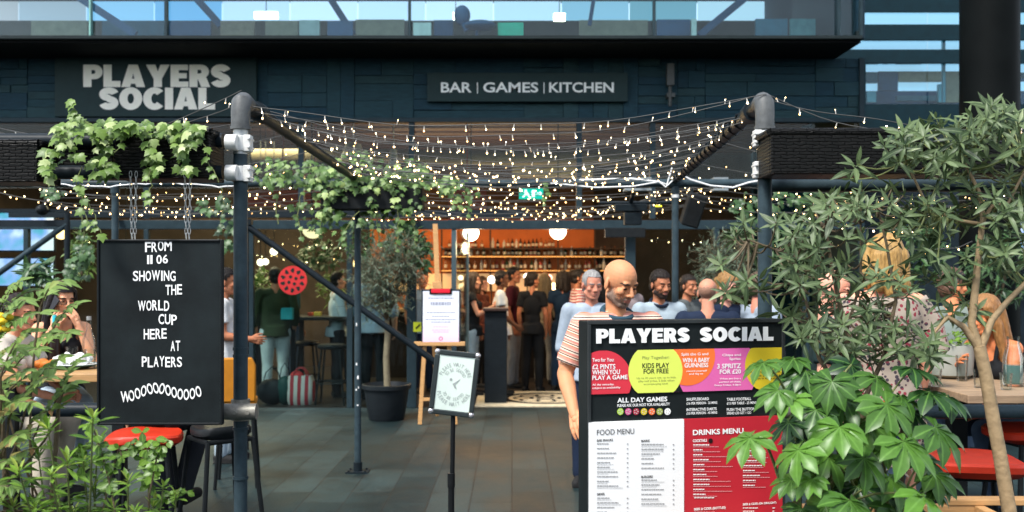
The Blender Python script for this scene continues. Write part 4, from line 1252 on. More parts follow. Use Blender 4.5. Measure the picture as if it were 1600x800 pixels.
for s_, x0, x1, yc, h in (("FROM", 226, 269, 385, 16), ("11 06", 229, 263, 405, 14), ("SHOWING", 207, 275, 431, 16), ("THE", 258, 285, 452, 16), ("WORLD", 215, 265, 478, 16), ("CUP", 247, 277, 499, 16), ("HERE", 224, 261, 522, 16), ("AT", 266, 282, 541, 16), ("PLAYERS", 221, 285, 565, 16)):
    # plastic letters, each a little out of line
    n = len(s_); tot = sum({'I': .45, '1': .5, ' ': .45, 'W': 1.35, 'M': 1.2}.get(c, .95) for c in s_); x = x0
    for c in s_:
        wd = {'I': .45, '1': .5, ' ': .45, 'W': 1.35, 'M': 1.2}.get(c, .95) / tot * (x1 - x0)
        if c != ' ':
            dy = random.uniform(-1, 1)
            c0 = on_plane(Ml, x + .6, yc + h / 2 + dy); c1 = on_plane(Ml, x + wd - .6, yc - h / 2 + dy)
            lt = MB()
            if c in 'I1':
                mx_ = (c0[0] + c1[0]) / 2; wv = (1.15 if c == 'I' else 1.7) / S(LY); c0 = (mx_ - wv, c0[1]); c1 = (mx_ + wv, c1[1])
            text(lt, c, (c0[0], c0[1], c1[0], c1[1]), Ml, 0, bold=.003 if c in "I1" else .016); lt.build("letter", M_lett, lbd, smooth=False)
        x += wd
for i in range(13):
    px = 191 + 5 + i * 9.5; py = 618 - 4 + (-6 * math.sin((i - 2.4) * .62)) - i * .35
    tilt = R(random.uniform(-14, 14) - (10 if i == 0 else 0))
    c = on_plane(Ml, px, py); M_ = Ml @ Matrix.Translation((c[0], c[1], 0)) @ Matrix.Rotation(tilt, 4, 'Z')
    hw, hh = (7.5, 8.5) if i == 0 else (4.4, 8.8); k = 1 / S(LY)
    lt = MB(); text(lt, "W" if i == 0 else "O", (-hw * k, -hh * k, hw * k, hh * k), M_, 0, bold=.02); lt.build("letter", M_lett, lbd, smooth=False)
for px in (207, 292):
    q = MB(); z0 = a.z + .0; z1 = P(0, 268, LY).z; n = int((z1 - z0) / .022); x = P(px, 0, LY).x
    for i in range(n):
        zc = z0 + (i + .5) * (z1 - z0) / n; hh = (z1 - z0) / n * .68
        ang = [2 * PI * j / 10 for j in range(11)]
        for dx in (-.006, .006):
            q.tube([(x + dx * (1 + i / n) + (math.cos(t) * .0055 if i % 2 else 0), LY + .01 + (0 if i % 2 else math.cos(t) * .0055), zc + math.sin(t) * hh) for t in ang], .0016, 5, caps=False)
    q.build("chain", M_galv, lbd)

# ================================================================ MENU BOARD
MA = R(13.5)
L0 = P(918, 502, 3.55)                      # top left front corner
W = .70
dirx = Vector((math.cos(MA), math.sin(MA), 0))
Mb_ = facing(L0, MA)
W = on_plane(Mb_, 1226, 497)[0]
zt = L0.z
mb = thing("menu_board", "tall black PLAYERS SOCIAL menu board with coloured offers and food and drinks menus", "menu board", L0 + dirx * W / 2 - Vector((0, 0, zt)), MA)
inv = wm(mb)
TH = .11


def lbox(q, x0, x1, y0, y1, z0, z1, mi=0):
    """box in board coordinates: x along, y up from the top corner, z out of the face"""
    vs = [Mb_ @ Vector((x, y, z)) for x in (x0, x1) for y in (y0, y1) for z in (z0, z1)]
    q.add(vs, [(0, 1, 3, 2), (4, 6, 7, 5), (0, 4, 5, 1), (2, 3, 7, 6), (0, 2, 6, 4), (1, 5, 7, 3)], mi)


M_mbk = mat("board_black", (.011, .0145, .015), .42, .15, 8, .04, 120)
q = MB(); lbox(q, 0, W, -zt + .02, 0, -TH, -.004); q.build("cabinet", M_mbk, mb, smooth=False, bevel=.004)
q = MB(); e = .012
lbox(q, 0, W, -e, .002, -.004, .006); lbox(q, 0, e, -zt + .02, -e, -.004, .006); lbox(q, W - e, W, -zt + .02, -e, -.004, .006)
q.build("edge_trim", mat("board_trim", (.03, .034, .035), .35, .2), mb, smooth=False, bevel=.002)
q = MB(); lbox(q, .02, W - .02, -zt + .001, -zt + .02, -TH, -.01); q.build("skirting", M_black, mb, smooth=False)


def bp(px, py): return on_plane(Mb_, px, py)


q = MB()
def btext(s, x0, y0, x1, y1, mi, bold, z=.003, spacing=1.0):
    c0 = bp(x0, y1); c1 = bp(x1, y0)
    # follow the board: same height at both ends
    ya = (bp((x0 + x1) / 2, y1)[1], bp((x0 + x1) / 2, y0)[1])
    text(q, s, (c0[0], ya[0], c1[0], ya[1]), Mb_, mi, bold, spacing, z)
for s, x0, y0, x1, y1 in (("PLAYERS", 931, 513, 1077, 535.5), ("SOCIAL", 1093, 511, 1208, 533)):
    heavy_text(q, s, (bp(x0, y1)[0], bp((x0 + x1) / 2, y1)[1], bp(x1, y0)[0], bp((x0 + x1) / 2, y0)[1]), Mb_, z=.003)
q.build("title_lettering", M_white, mb, smooth=False)
# offers band with coloured circles, clipped to the band
y0b, y1b = bp(1070, 612)[1], bp(1070, 545.5)[1]
x0b, x1b = bp(920, 580)[0], W - .013
clip = (x0b, y0b, x1b, y1b)
M_red = mat("offer_red", sty((206, 52, 66)), .5, .04); M_lime = mat("offer_lime", sty((214, 226, 96)), .5, .04)
M_or = mat("offer_orange", sty((240, 112, 50)), .5, .04); M_pink = mat("offer_pink", sty((214, 98, 160)), .5, .04); M_yel = mat("offer_yellow", sty((212, 186, 40)), .5, .04)
q = MB()
def circ(px, py, rpx, mi, z, cl=clip):
    c = bp(px, py); r = bp(px + rpx, py)[0] - c[0]
    disc(q, c[0], c[1], r, Mb_, mi, 44, z, cl)
circ(942, 595, 45, 0, .0015)
cxa = bp(1062, 0)[0]; rect(q, bp(1040, 0)[0], y0b, bp(1168, 0)[0], y1b, Mb_, 3, .0010)
circ(1130, 579, 53, 3, .0016)
circ(1075, 557, 42, 2, .0022)
circ(1024, 580, 42, 1, .0028)
circ(1202, 571, 38, 4, .0022)
# dark corners outside the pink lozenge
for pts in (((1040, 612), (1067, 612), (1055, 588), (1040, 588)), ):
    q.poly([bp(*p) for p in pts], Mb_ @ Matrix.Translation((0, 0, .0020)), 0, 5)
q.build("offer_circles", [M_red, M_lime, M_or, M_pink, M_yel, M_mbk], mb, smooth=False)
q = MB()
mw, mk, mg = 0, 1, 2
TZ = .0036
for s, x0, y0, x1, y1, mi, bo in (
        ("Two for You:", 925, 559, 959, 565, 0, .012), ("£2 PINTS", 925, 569, 961, 576.5, 0, .018), ("WHEN YOU", 925, 577.5, 968, 585, 0, .018), ("PLAY A GAME", 925, 586, 980, 593, 0, .018),
        ("All day everyday,", 925, 599, 959, 603, 0, .01), ("subject to availability", 925, 604, 969, 608, 0, .01),
        ("Play Together:", 1003, 556, 1045, 562, 2, .01), ("KIDS PLAY", 1003, 567, 1045, 575, 1, .016), ("FOR FREE", 1005, 576, 1044, 583.5, 1, .016),
        ("Up to 20 years old, up to kids", 994, 588.5, 1055, 592, 2, .008), ("play half price, 2 kids when", 997, 593, 1053, 597, 2, .008), ("accompanying adult", 1005, 598, 1043, 601.5, 2, .008),
        ("Split the G and", 1064, 551, 1106, 556.5, 0, .012), ("WIN A BABY", 1066, 559, 1108, 566, 0, .018), ("GUINNESS", 1069, 567, 1106, 574, 0, .018), ("record yourself", 1072, 578, 1104, 581.5, 0, .012), ("and tag us", 1076, 582.5, 1098, 586, 0, .012),
        ("Chips and", 1128, 552.5, 1157, 557.5, 0, .012), ("Spritz:", 1139, 558.5, 1157, 563.5, 0, .012), ("3 SPRITZ", 1120, 568, 1157, 575.5, 0, .018), ("FOR £20", 1124, 577, 1157, 584, 0, .018),
        ("When you buy a", 1124, 590, 1157, 593.5, 0, .01), ("portion of chips,", 1123, 595, 1157, 598.5, 0, .01), ("Every Friday, 4-8pm", 1116, 600, 1157, 603.5, 0, .01),
        ("Families", 1173, 569, 1199, 575, 1, .012), ("Power a full pint table", 1172, 579, 1218, 583, 1, .008), ("makes 5 - 8 meals a", 1176, 584, 1218, 588, 1, .008), ("meals to enjoy pint", 1177, 589, 1214, 593, 1, .008)):
    btext(s, x0, y0, x1, y1, mi, bo, TZ)
for s, x0, y0, x1, y1, bo in (("ALL DAY GAMES", 964, 620.5, 1042, 628, .028), ("PLEASE ASK OUR HOST FOR AVAILABILITY", 964, 630, 1046, 634.5, .02),
        ("SHUFFLEBOARD", 1072, 621, 1107, 625.5, .018), ("£16 PER PERSON - 25 MINS", 1072, 627.5, 1120, 631.5, .015), ("INTERACTIVE DARTS", 1072, 637, 1119, 641.5, .018), ("£10 PER PERSON - 45 MINS", 1072, 643, 1120, 647, .015),
        ("TABLE FOOTBALL", 1135, 621, 1173, 625.5, .018), ("£15 PER TABLE - 25 MINS", 1135, 627.5, 1181, 631.5, .015), ("PUSH THE BUTTON", 1135, 637, 1179, 641.5, .018), ("SPEND £30 GET 1 GO", 1135, 643, 1173, 647, .015)):
    btext(s, x0, y0, x1, y1, 0, bo, TZ)
q.build("offer_lettering", [M_white, mat("print_black", (.03, .035, .02), .5, 0), mat("print_olive", (.30, .33, .08), .5, 0)], mb, smooth=False)
# seven game balls
q = MB()
for i, m_ in enumerate(range(7)):
    px = 969 + i * 12.3; c = bp(px, 643); r = bp(px + 5, 643)[0] - c[0]
    disc(q, c[0], c[1], r, Mb_, i, 20, .002)
    for j in range(5):
        t = j * 2 * PI / 5; disc(q, c[0] + r * .55 * math.cos(t), c[1] + r * .55 * math.sin(t), r * .2, Mb_, 7, 6, .003)
q.build("game_icons", [mat("icon_lime", sty((170, 205, 80)), .5, 0), mat("icon_pink", sty((205, 90, 140)), .5, 0), mat("icon_maroon", sty((165, 45, 65)), .5, 0), M_yel, M_or, mat("icon_olive", sty((150, 165, 70)), .5, 0), M_white, mat("icon_lines", (.55, .52, .48), .5, 0)], mb, smooth=False)
# food menu (white) and drinks menu (red)
ytop = bp(1000, 657)[1]; xs_ = bp(1067, 700)[0]
q = MB(); lbox(q, .002, xs_, -zt + .22, ytop, -.0035, .0105); q.build("food_menu_sheet", mat("menu_paper", (.80, .80, .79), .45, .03, 3), mb, smooth=False)
q = MB(); lbox(q, xs_ + .001, W - .013, -zt + .22, ytop, -.0035, .0075); q.build("drinks_menu_sheet", mat("menu_red", sty((182, 40, 52)), .4, .06, 3), mb, smooth=False)
q = MB(); FZ = .0125
btext("FOOD MENU", 931, 669.5, 989, 678, 0, .0, FZ)
for s, x0, y0, x1 in (("BAR SNACKS", 931, 685, 956), ("MAINS", 1000, 686, 1013), ("SIDES", 931, 769, 943), ("BURGERS", 1000, 742, 1018)):
    btext(s, x0, y0, x1, y0 + 3.6, 0, .03, FZ)
random.seed(4)


def line_words(x0, x1, y, h, mi, z, gap=.7):
    x = x0
    while x < x1:
        w = min(random.uniform(2.2, 6), x1 - x)
        c0 = bp(x, y + h); c1 = bp(x + w, y)
        if w > .6: rect(q, c0[0], c0[1], c1[0], c1[1], Mb_, mi, z)
        x += w + gap
def menu_rows(x0, x1, xp, ys):
    for y in ys:
        line_words(x0, x0 + random.uniform(.35, .8) * (x1 - x0), y, 1.7, 1, FZ)
        if random.random() < .7: line_words(x0, x0 + random.uniform(.4, .95) * (x1 - x0), y + 3.4, 1.0, 2, FZ)
        line_words(xp, xp + 2.4, y + .4, 1.8, 1, FZ)
menu_rows(931, 973, 977.5, [691.5 + 7.3 * i for i in range(10)])
menu_rows(931, 973, 977.5, [776 + 7.3 * i for i in range(9)])
menu_rows(1000, 1046, 1049, [692.5 + 7.4 * i for i in range(6)])
menu_rows(1000, 1046, 1049, [748 + 7.4 * i for i in range(6)])
menu_rows(1000, 1046, 1049, [810 + 7.4 * i for i in range(6)])
q.build("food_menu_lettering", [mat("print_dark", (.05, .05, .05), .5, 0), mat("print_grey", (.30, .30, .30), .5, 0), mat("print_pale", (.45, .45, .45), .5, 0)], mb, smooth=False)
q = MB(); FZ2 = .0095
btext("DRINKS MENU", 1081, 669.5, 1160, 678, 0, .03, FZ2)
btext("COCKTAILS", 1081, 685.5, 1103, 690, 0, .03, FZ2)
c = bp(1108.5, 688); disc(q, c[0], c[1], bp(1112, 688)[0] - c[0], Mb_, 2, 18, FZ2)
btext("BEER & CIDER (BOTTLES)", 1083, 791.5, 1132, 796.5, 0, .03, FZ2)
btext("BEER & CIDER (ON DRAUGHT)", 1159, 784, 1211, 788.5, 0, .03, FZ2)
for y in [693.5 + 7.7 * i for i in range(11)]:
    line_words(1081.5, 1081.5 + random.uniform(12, 26), y, 1.9, 0, FZ2); line_words(1081.5, 1081.5 + random.uniform(34, 62), y + 3.4, 1.1, 1, FZ2, .5)
for y in [695 + 7.7 * i for i in range(9)]:
    line_words(1159, 1159 + random.uniform(14, 30), y, 1.9, 0, FZ2); line_words(1159, 1159 + random.uniform(20, 44), y + 3.4, 1.1, 1, FZ2, .5)
line_words(1083, 1114, 776, 1.7, 0, FZ2)
for i in range(10):
    line_words(1083, 1083 + random.uniform(16, 40), 799 + i * 5, 1.6, 0, FZ2); line_words(1159, 1159 + random.uniform(16, 40), 792 + i * 5, 1.6, 0, FZ2)
    line_words(1205, 1209, 792 + i * 5, 1.6, 0, FZ2)
q.build("drinks_menu_lettering", [M_white, mat("print_pinkish", (.62, .34, .35), .5, 0), mat("sticker_dark", (.02, .01, .01), .5, 0)], mb, smooth=False)

# ================================================================ SEATING SIGN
SY = 5.15
c = P(710, 599, SY)
roll = R(-6.4)
ss = thing("seating_sign", "tilted snap frame sign on a black pole asking guests to wait to be seated", "sign stand", (P(706, 700, SY).x, SY, 0))
Ms = facing(c) @ Matrix.Rotation(R(-3), 4, 'X') @ Matrix.Rotation(roll, 4, 'Z')
k = 1 / S(SY); hw, hh = 34.5 * k, 49.5 * k


def mbox(q, M, x0, x1, y0, y1, z0, z1, mi=0):
    vs = [M @ Vector((x, y, z)) for x in (x0, x1) for y in (y0, y1) for z in (z0, z1)]
    q.add(vs, [(0, 1, 3, 2), (4, 6, 7, 5), (0, 4, 5, 1), (2, 3, 7, 6), (0, 2, 6, 4), (1, 5, 7, 3)], mi)


q = MB(); e = 7.0 * k
for (x0, x1, y0, y1) in ((-hw - 1 * k, -hw + e, -hh + e, hh - e), (hw - e, hw + 1 * k, -hh + e, hh - e), (-hw + e * .9, hw - e * .9, hh - e, hh + 1 * k), (-hw + e * .9, hw - e * .9, -hh - 1 * k, -hh + e)):
    mbox(q, Ms, x0, x1, y0, y1, -.012, .008)
q.build("snap_frame", mat("snap_frame_grey", (.05, .062, .062), .32, .15, metal=.6), ss, smooth=False, bevel=.005)
q = MB()
for sx in (-1, 1):
    for sy in (-1, 1):
        q.ell(Ms @ Vector((sx * (hw - e * .42), sy * (hh - e * .42), -.001)), (e * .68, .011, e * .68))
q.build("corner_cap", mat("chrome_corner", (.6, .58, .58), .25, .1, metal=.8), ss)
q = MB(); mbox(q, Ms, -hw + e, hw - e, -hh + e, hh - e, -.008, .001); q.build("paper", mat("sign_paper", (.62, .72, .65), .3, .02), ss, smooth=False)
q = MB(); mg_ = 0
def arc_text(s, r, a0, a1, h, flip, cy):
    n = len(s)
    for i, ch in enumerate(s):
        if ch == ' ': continue
        t = a0 + (a1 - a0) * (i + .5) / n
        rot = (t - PI / 2) if not flip else (t + PI / 2)
        Mc = Ms @ Matrix.Translation((r * math.cos(t), cy + r * math.sin(t), .003)) @ Matrix.Rotation(rot, 4, 'Z')
        text_h(q, ch, 0, -h / 2, h, Mc, 0, .0, 'C', .72)
arc_text("PLEASE WAIT HERE", 23.5 * k, R(168), R(12), 6.4 * k, False, 6 * k)
arc_text("TO BE SEATED", 15.5 * k, R(160), R(20), 5.2 * k, False, 6 * k)
arc_text("TO BE SEATED", 15.5 * k, R(200), R(340), 5.2 * k, True, -9 * k)
arc_text("PLEASE WAIT HERE", 23.5 * k, R(192), R(348), 6.4 * k, True, -9 * k)
Mi = Ms @ Matrix.Translation((0, -1 * k, .003))
q.poly([(-3 * k, 0), (0, 2 * k), (9 * k, 9 * k), (7 * k, 6 * k), (1.5 * k, -1 * k), (4.5 * k, -8 * k), (1 * k, -6 * k)][::-1], Mi)
disc(q, -6 * k, 6.5 * k, 2.1 * k, Mi)
q.build("lettering", mat("print_sage", (.30, .34, .33), .5, 0), ss, smooth=False)
q = MB(); px_ = ss.location.x
q.tube([(px_ - .004, SY + .015, 0.02), (px_ - .004, SY + .015, P(0, 748, SY).z)], .0165, 14)
q.tube([(px_ - .004, SY + .015, P(0, 762, SY).z), (px_ - .004, SY + .015, P(0, 740, SY).z)], .02, 14); q.tube([(px_ + .001, SY + .015, P(0, 748, SY).z), (px_ + .006, SY + .015, P(0, 640, SY).z)], .0125, 14)
q.build("pole", mat("pole_black", (.012, .013, .014), .3, .1), ss)
q = MB(); q.lathe([(.16, .0), (.16, .012), (.03, .022), (.02, .05)], (px_ - .004, SY + .015, .002), 28); q.build("foot", M_black, ss)

# ================================================================ EASEL WITH CLIPBOARD
EY = 11.15
k = 1 / S(EY)
es = thing("easel", "pale wooden easel with tall mast and ledge by the entrance", "easel", (P(684, 660, EY).x, EY, 0))
q = MB()
q.bar(P(680, 350, EY + .05), P(684, 455, EY + .05), .055, .03, up=(0, 1, 0)); q.bar(P(683, 440, EY + .02), P(684, 456, EY + .02), .1, .035, up=(0, 1, 0)); q.build("mast", M_wood, es, smooth=False, bevel=.003)
for (xa, xb) in ((662, 656), (699, 712)):
    q = MB(); q.bar(P(xa + 2, 532, EY), Vector(((xb - HX) * k, EY, 0)) + Vector((0, 0, .01)), .045, .03, up=(0, 1, 0)); q.build("leg", M_wood, es, smooth=False, bevel=.003)
q = MB(); q.bar(P(675, 470, EY + .06), Vector(((676 - HX) * k, EY + .7, .01)), .04, .03, up=(0, 1, 0)); q.build("leg", M_wood, es, smooth=False, bevel=.003)
q = MB(); a = P(687, 537, EY - .03); q.box(a, (79 * k, .08, 6 * k)); q.box(P(684, 624, EY), (54 * k, .025, 5 * k)); q.build("ledge", M_wood, es, smooth=False, bevel=.003)
cb = thing("clipboard", "black clipboard with a lilac tinted notice and red clip standing on the easel", "clipboard", P(689, 534, EY - .04))
Mc = facing(P(689, 494, EY - .045)) @ Matrix.Rotation(R(-4), 4, 'X')
q = MB(); mbox(q, Mc, -30.5 * k, 30.5 * k, -41 * k, 42 * k, -.012, 0); q.build("board", mat("clip_board_back", (.02, .03, .04), .4, .1), cb, smooth=False, bevel=.003)
M_pap = bpy.data.materials.new("notice_paper"); M_pap.use_nodes = True
nt = M_pap.node_tree; tc = nt.nodes.new("ShaderNodeTexCoord"); sx_ = nt.nodes.new("ShaderNodeSeparateXYZ"); rp = nt.nodes.new("ShaderNodeValToRGB"); mr = nt.nodes.new("ShaderNodeMapRange")
nt.links.new(tc.outputs["Generated"], sx_.inputs[0]); nt.links.new(sx_.outputs[2], rp.inputs[0]); rp.color_ramp.elements[0].color = (.80, .55, .68, 1); rp.color_ramp.elements[1].color = (.72, .74, .82, 1); rp.color_ramp.elements[1].position = .42
nt.links.new(rp.outputs[0], nt.nodes["Principled BSDF"].inputs["Base Color"]); nt.nodes["Principled BSDF"].inputs["Roughness"].default_value = .35
q = MB(); mbox(q, Mc, -28 * k, 28 * k, -40 * k, 39 * k, 0.0005, .004)
q.build("notice_sheet", M_pap, cb, smooth=False)
q = MB()
random.seed(9)
for y, w, h in ((27, 20, 2), (17, 16, 5), (5, 22, 1.6), (-1, 14, 1.6), (-6, 24, 1.6), (-10, 15, 1.6), (-17, 12, 1), (-22, 14, 1), (-25, 12, 1)):
    x = -w
    while x < w:
        ww = min(random.uniform(2, 5), w - x); rect(q, x * k, y * k, (x + ww) * k, (y + h) * k, Mc, 0 if h > 1.2 else 1, .006); x += ww + 1
ring(q, 0, -35 * k, 2 * k, 3.2 * k, Mc, 2, 14, .006)
q.build("notice_lettering", [mat("print_slate", (.30, .32, .40), .5, 0), mat("print_rose", (.6, .35, .45), .5, 0), mat("print_crimson", (.5, .05, .15), .5, 0)], cb, smooth=False)
q = MB(); mbox(q, Mc, -18 * k, 17 * k, 34 * k, 43 * k, .006, .012); q.build("clip_base", M_black, cb, smooth=False)
q = MB(); mbox(q, Mc, -15 * k, 14 * k, 36 * k, 42.5 * k, .0125, .03); q.build("clip", mat("red_clip", (.7, .012, .03), .3, .1), cb, smooth=False, bevel=.004)
# ================================================================ TERRACE FURNITURE
M_redseat = mat("red_seat", sty((186, 48, 24)), .45, .12)
def pub_stool(label, x, y, h, rz, w=.38, seat=None):
    t_ = thing("bar_stool", label, "bar stool", (x, y, 0), rz, "red seated stools on the terrace")
    q = MB()
    pts = []
    for (s, z) in ((.86, h - .055), (1.0, h - .04), (1.0, h - .012), (.95, h)):
        for i in range(28):
            t = 2 * PI * i / 28
            ex = abs(math.cos(t)) ** .6 * (1 if math.cos(t) >= 0 else -1); ey = abs(math.sin(t)) ** .6 * (1 if math.sin(t) >= 0 else -1)
            pts.append((ex * w / 2 * s, ey * w / 2 * s, z + .018 * (ey ** 2 if s > .9 else 0)))
    fs = [(j * 28 + i, j * 28 + (i + 1) % 28, (j + 1) * 28 + (i + 1) % 28, (j + 1) * 28 + i) for j in range(3) for i in range(28)]
    q.add(pts, fs + [tuple(range(27, -1, -1)), tuple(84 + i for i in range(28))]); q.build("seat", seat or M_redseat, t_, world=False)
    q = MB(); q.tube([(-.13, -.13, h - .065), (.13, -.13, h - .065), (.13, .13, h - .065), (-.13, .13, h - .065), (-.13, -.13, h - .065)], .014, 8); q.build("seat_frame", M_black, t_, world=False)
    for sx in (-1, 1):
        for sy in (-1, 1):
            q = MB(); q.tube([(sx * .13, sy * .13, h - .06), (sx * .2, sy * .2, 0)], .014, 8); q.build("leg", M_black, t_, world=False)
    q = MB(); f = .176
    q.tube([(-f, -f, .28), (f, -f, .28), (f, f, .28), (-f, f, .28), (-f, -f, .28)], .010, 6); q.build("footrest", M_black, t_, world=False)
    return t_
pub_stool("red seated stool tucked under the letter board", P(226, 0, 5.5).x, 5.5, .80, R(12), .40)
pub_stool("red seated stool nearest the leaning tree trunk", P(1518, 0, 4.75).x, 4.75, .80, R(-10), .46)
pub_stool("red seated stool at the far right edge under the table", P(1606, 0, 5.6).x, 5.6, .81, R(8), .42)
pub_stool("red stool mostly covered by the broad leaved plant", P(1352, 0, 5.6).x, 5.6, .98, R(20), .42)
# black stool with slanted legs right of the red one (no seat colour visible)
pub_stool("black stool with slanted legs beside the left front post", P(345, 0, 5.6).x, 5.6, .83, R(40), .30, M_black)
bar_table("high_table", "pale wooden high table on the left where two women sit", P(0, 0, 6.0).x - .05, P(200, 0, 6.0).x, 6.0, 6.9, 1.085, M_oldwood, M_black, .035)
t_ = thing("high_table", "weathered wooden high table on the right with glasses", "table", (P(1640, 0, 5.6).x, 5.9, 0))
tx0, tx1 = P(1452, 0, 5.7).x, 4.1
q = MB()
for i in range(5):
    q.box(((tx0 + tx1) / 2 + random.uniform(-.01, .01), 5.32 + i * .235, 1.03), (tx1 - tx0, .23, .045))
q.build("tabletop", mat("weathered_wood", sty((150, 126, 100)), .5, .35, 2.5, .15, 30, stretch=(2, 22, 22)), t_, smooth=False, bevel=.005)
for xx in (tx0 + .2, tx1 - .2):
    q = MB(); q.box((xx, 5.8, .5), (.09, .09, .98)); q.build("leg", M_black, t_, smooth=False)
q = MB(); q.box(((tx0 + tx1) / 2, 5.8, .22), (tx1 - tx0 - .5, .05, .05)); q.build("foot_rail", M_black, t_, smooth=False)
# wooden planter ledge at the bottom right, and the dark trough at the bottom left
pt = thing("planter_trough", "low wooden planter holding the shrubs at the bottom right", "planter", (P(1450, 0, 3.5).x, 3.55, 0))
x0, x1 = P(1235, 0, 3.2).x, P(1700, 0, 3.2).x
zt_ = P(0, 790, 3.9).z
q = MB(); q.box(((x0 + x1) / 2, 3.2, zt_ / 2), (x1 - x0, .04, zt_)); q.box(((x0 + x1) / 2, 3.92, zt_ / 2), (x1 - x0, .04, zt_)); q.box((x0 + .02, 3.56, zt_ / 2), (.04, .68, zt_)); q.box((x1 - .02, 3.56, zt_ / 2), (.04, .68, zt_))
q.box((P(1580, 0, 3.9).x, 3.93, zt_ + .012), (P(1680, 0, 3.9).x - P(1480, 0, 3.9).x, .07, .024))
q.build("planter_box", M_wood, pt, smooth=False, bevel=.004)
q = MB(); q.box(((x0 + x1) / 2, 3.56, zt_ - .06), (x1 - x0 - .09, .66, .04)); q.build("soil", M_soil, pt, smooth=False)
pt = thing("planter_trough", "low dark planter holding the shrubs at the bottom left", "planter", (P(130, 0, 3.3).x, 3.3, 0))
x0, x1 = P(-120, 0, 3.2).x, P(300, 0, 3.2).x; zt_ = .72
q = MB(); q.box(((x0 + x1) / 2, 2.95, zt_ / 2), (x1 - x0, .04, zt_)); q.box(((x0 + x1) / 2, 3.62, zt_ / 2), (x1 - x0, .04, zt_)); q.box((x1 - .02, 3.285, zt_ / 2), (.04, .63, zt_)); q.box((x0 + .02, 3.285, zt_ / 2), (.04, .63, zt_))
q.build("planter_box", M_blackmat, pt, smooth=False, bevel=.004)
q = MB(); q.box(((x0 + x1) / 2, 3.285, zt_ - .06), (x1 - x0 - .09, .62, .04)); q.build("soil", M_soil, pt, smooth=False)

# ---- tableware, left
TZL = 1.0865
M_clear = glass_mat("clear_glass", (.96, .98, .97), .55)
M_water = glass_mat("water_glass", (.9, .95, .94), .55)
def glass(label, x, y, z, r, h):
    q = MB(); q.lathe([(r * .8, 0), (r, h), (r * .93, h), (r * .74, .012), (.001, .012)], n=18)
    o = q.build("drinking_glass", M_clear); o.location = (x, y, z)
    return tag(o, label, "glass", "glasses on the tables")
a = P(122, 552, 6.45)
pl_ = thing("plate", "dark rimmed plate with food and a crumpled white napkin on the left table", "plate", (a.x + .02, 6.35, TZL))
q = MB(); q.lathe([(.08, 0), (.15, .022), (.155, .03), (.145, .026), (.08, .01), (.001, .01)], n=32); q.build("plate_dish", mat("plate_glaze", (.03, .09, .11), .25, .1), pl_, world=False)
q = MB(); q.lathe([(.001, .0105), (.1, .018), (.14, .0275), (.001, .0285)], n=28); q.build("plate_inside", mat("plate_white", (.7, .72, .7), .3, .05), pl_, world=False)
nk = MB(); random.seed(8)
for i in range(14):
    nk.ell((random.uniform(-.09, .08), random.uniform(-.05, .05), .045 + random.uniform(0, .035)), (random.uniform(.03, .06), random.uniform(.02, .04), random.uniform(.008, .025)), Euler((random.uniform(-.6, .6), random.uniform(-.6, .6), random.uniform(0, 3))).to_matrix())
o = nk.build("napkin", mat("napkin_paper", (.8, .8, .78), .8, .04)); o.location = pl_.location; tag(o, "crumpled white napkin lying on the plate on the left table", "napkin")
q = MB()
for i in range(7): q.ell((random.uniform(-.06, .06), random.uniform(-.03, .03), random.uniform(0, .025)), (.035, .03, .025))
o = q.build("bread", mat("bread_crust", sty((190, 112, 44)), .6, .3, 20)); o.location = (P(76, 0, 6.3).x, 6.3, TZL + .022); tag(o, "golden bread pieces beside the plate on the left table", "food")
x, y = P(139, 0, 6.5).x, 6.5
bt = thing("glass_bottle", "clear swing top bottle on the left table next to the letter board", "bottle", (x, y, TZL))
q = MB(); q.lathe([(.04, .002), (.042, .02), (.042, .17), (.016, .24), (.014, .30), (.018, .305)], n=20); q.build("glass_body", M_clear, bt, world=False)
q = MB(); q.lathe([(.015, .30), (.015, .325)], n=12); q.build("cap", M_galv, bt, world=False)
q = MB(); q.tube([(x - .01, y + .05, TZL + .02), (x + .005, y + .05, TZL + .42)], .005, 6)
glass("clear tumbler with a straw in front of the woman on the phone", x - .09, y - .05, TZL, .038, .13)
glass("clear tumbler close to the letter board edge on the left table", x + .06, y - .12, TZL, .036, .12)
xx, yy = P(139, 0, 7.3).x, 6.75
bt = thing("bottle", "dark bottle with a turquoise neck behind the clear bottle", "bottle", (xx, yy, TZL))
q = MB(); q.lathe([(.036, .0), (.037, .16), (.014, .22), (.013, .24)], n=16); q.build("glass_body", M_bot["dark"], bt, world=False)
q = MB(); q.lathe([(.0145, .24), (.0145, .32), (.012, .325)], n=14); q.build("neck_foil", mat("turquoise_foil", (.02, .42, .5), .4, .1), bt, world=False)
# ---- tableware, right
TZR = 1.055
x, y = P(1586, 0, 5.6).x, 5.62
cf = thing("water_carafe", "glass water carafe half full at the right edge of the table", "carafe", (x, y, TZR))
q = MB(); q.lathe([(.05, .002), (.058, .02), (.056, .16), (.034, .235), (.036, .28), (.033, .28), (.031, .235), (.052, .16), (.052, .02), (.001, .012)], n=24); q.build("glass_body", M_clear, cf, world=False)
q = MB(); q.lathe([(.045, .014), (.050, .022), (.0505, .12), (.001, .12)], n=20); q.build("water", mat("water_tint", (.16, .30, .28), .08, .1), cf, world=False)
for px, yy, r, h, lb in ((1530, 5.55, .034, .10, "low empty tumbler right of the trunk on the table"), (1503, 5.9, .036, .15, "tall empty glass left of the trunk on the table"), (1572, 5.45, .034, .09, "small tumbler in front of the water carafe"), (1462, 5.6, .034, .10, "small glass near the left corner of the right table")):
    glass(lb, P(px, 0, yy).x, yy, TZR, r, h)
x, y = P(1484, 0, 6.1).x, 6.1
pot = thing("plant_pot", "pale grey pot with a small bright herb on the right table", "plant pot", (x, y, TZR))
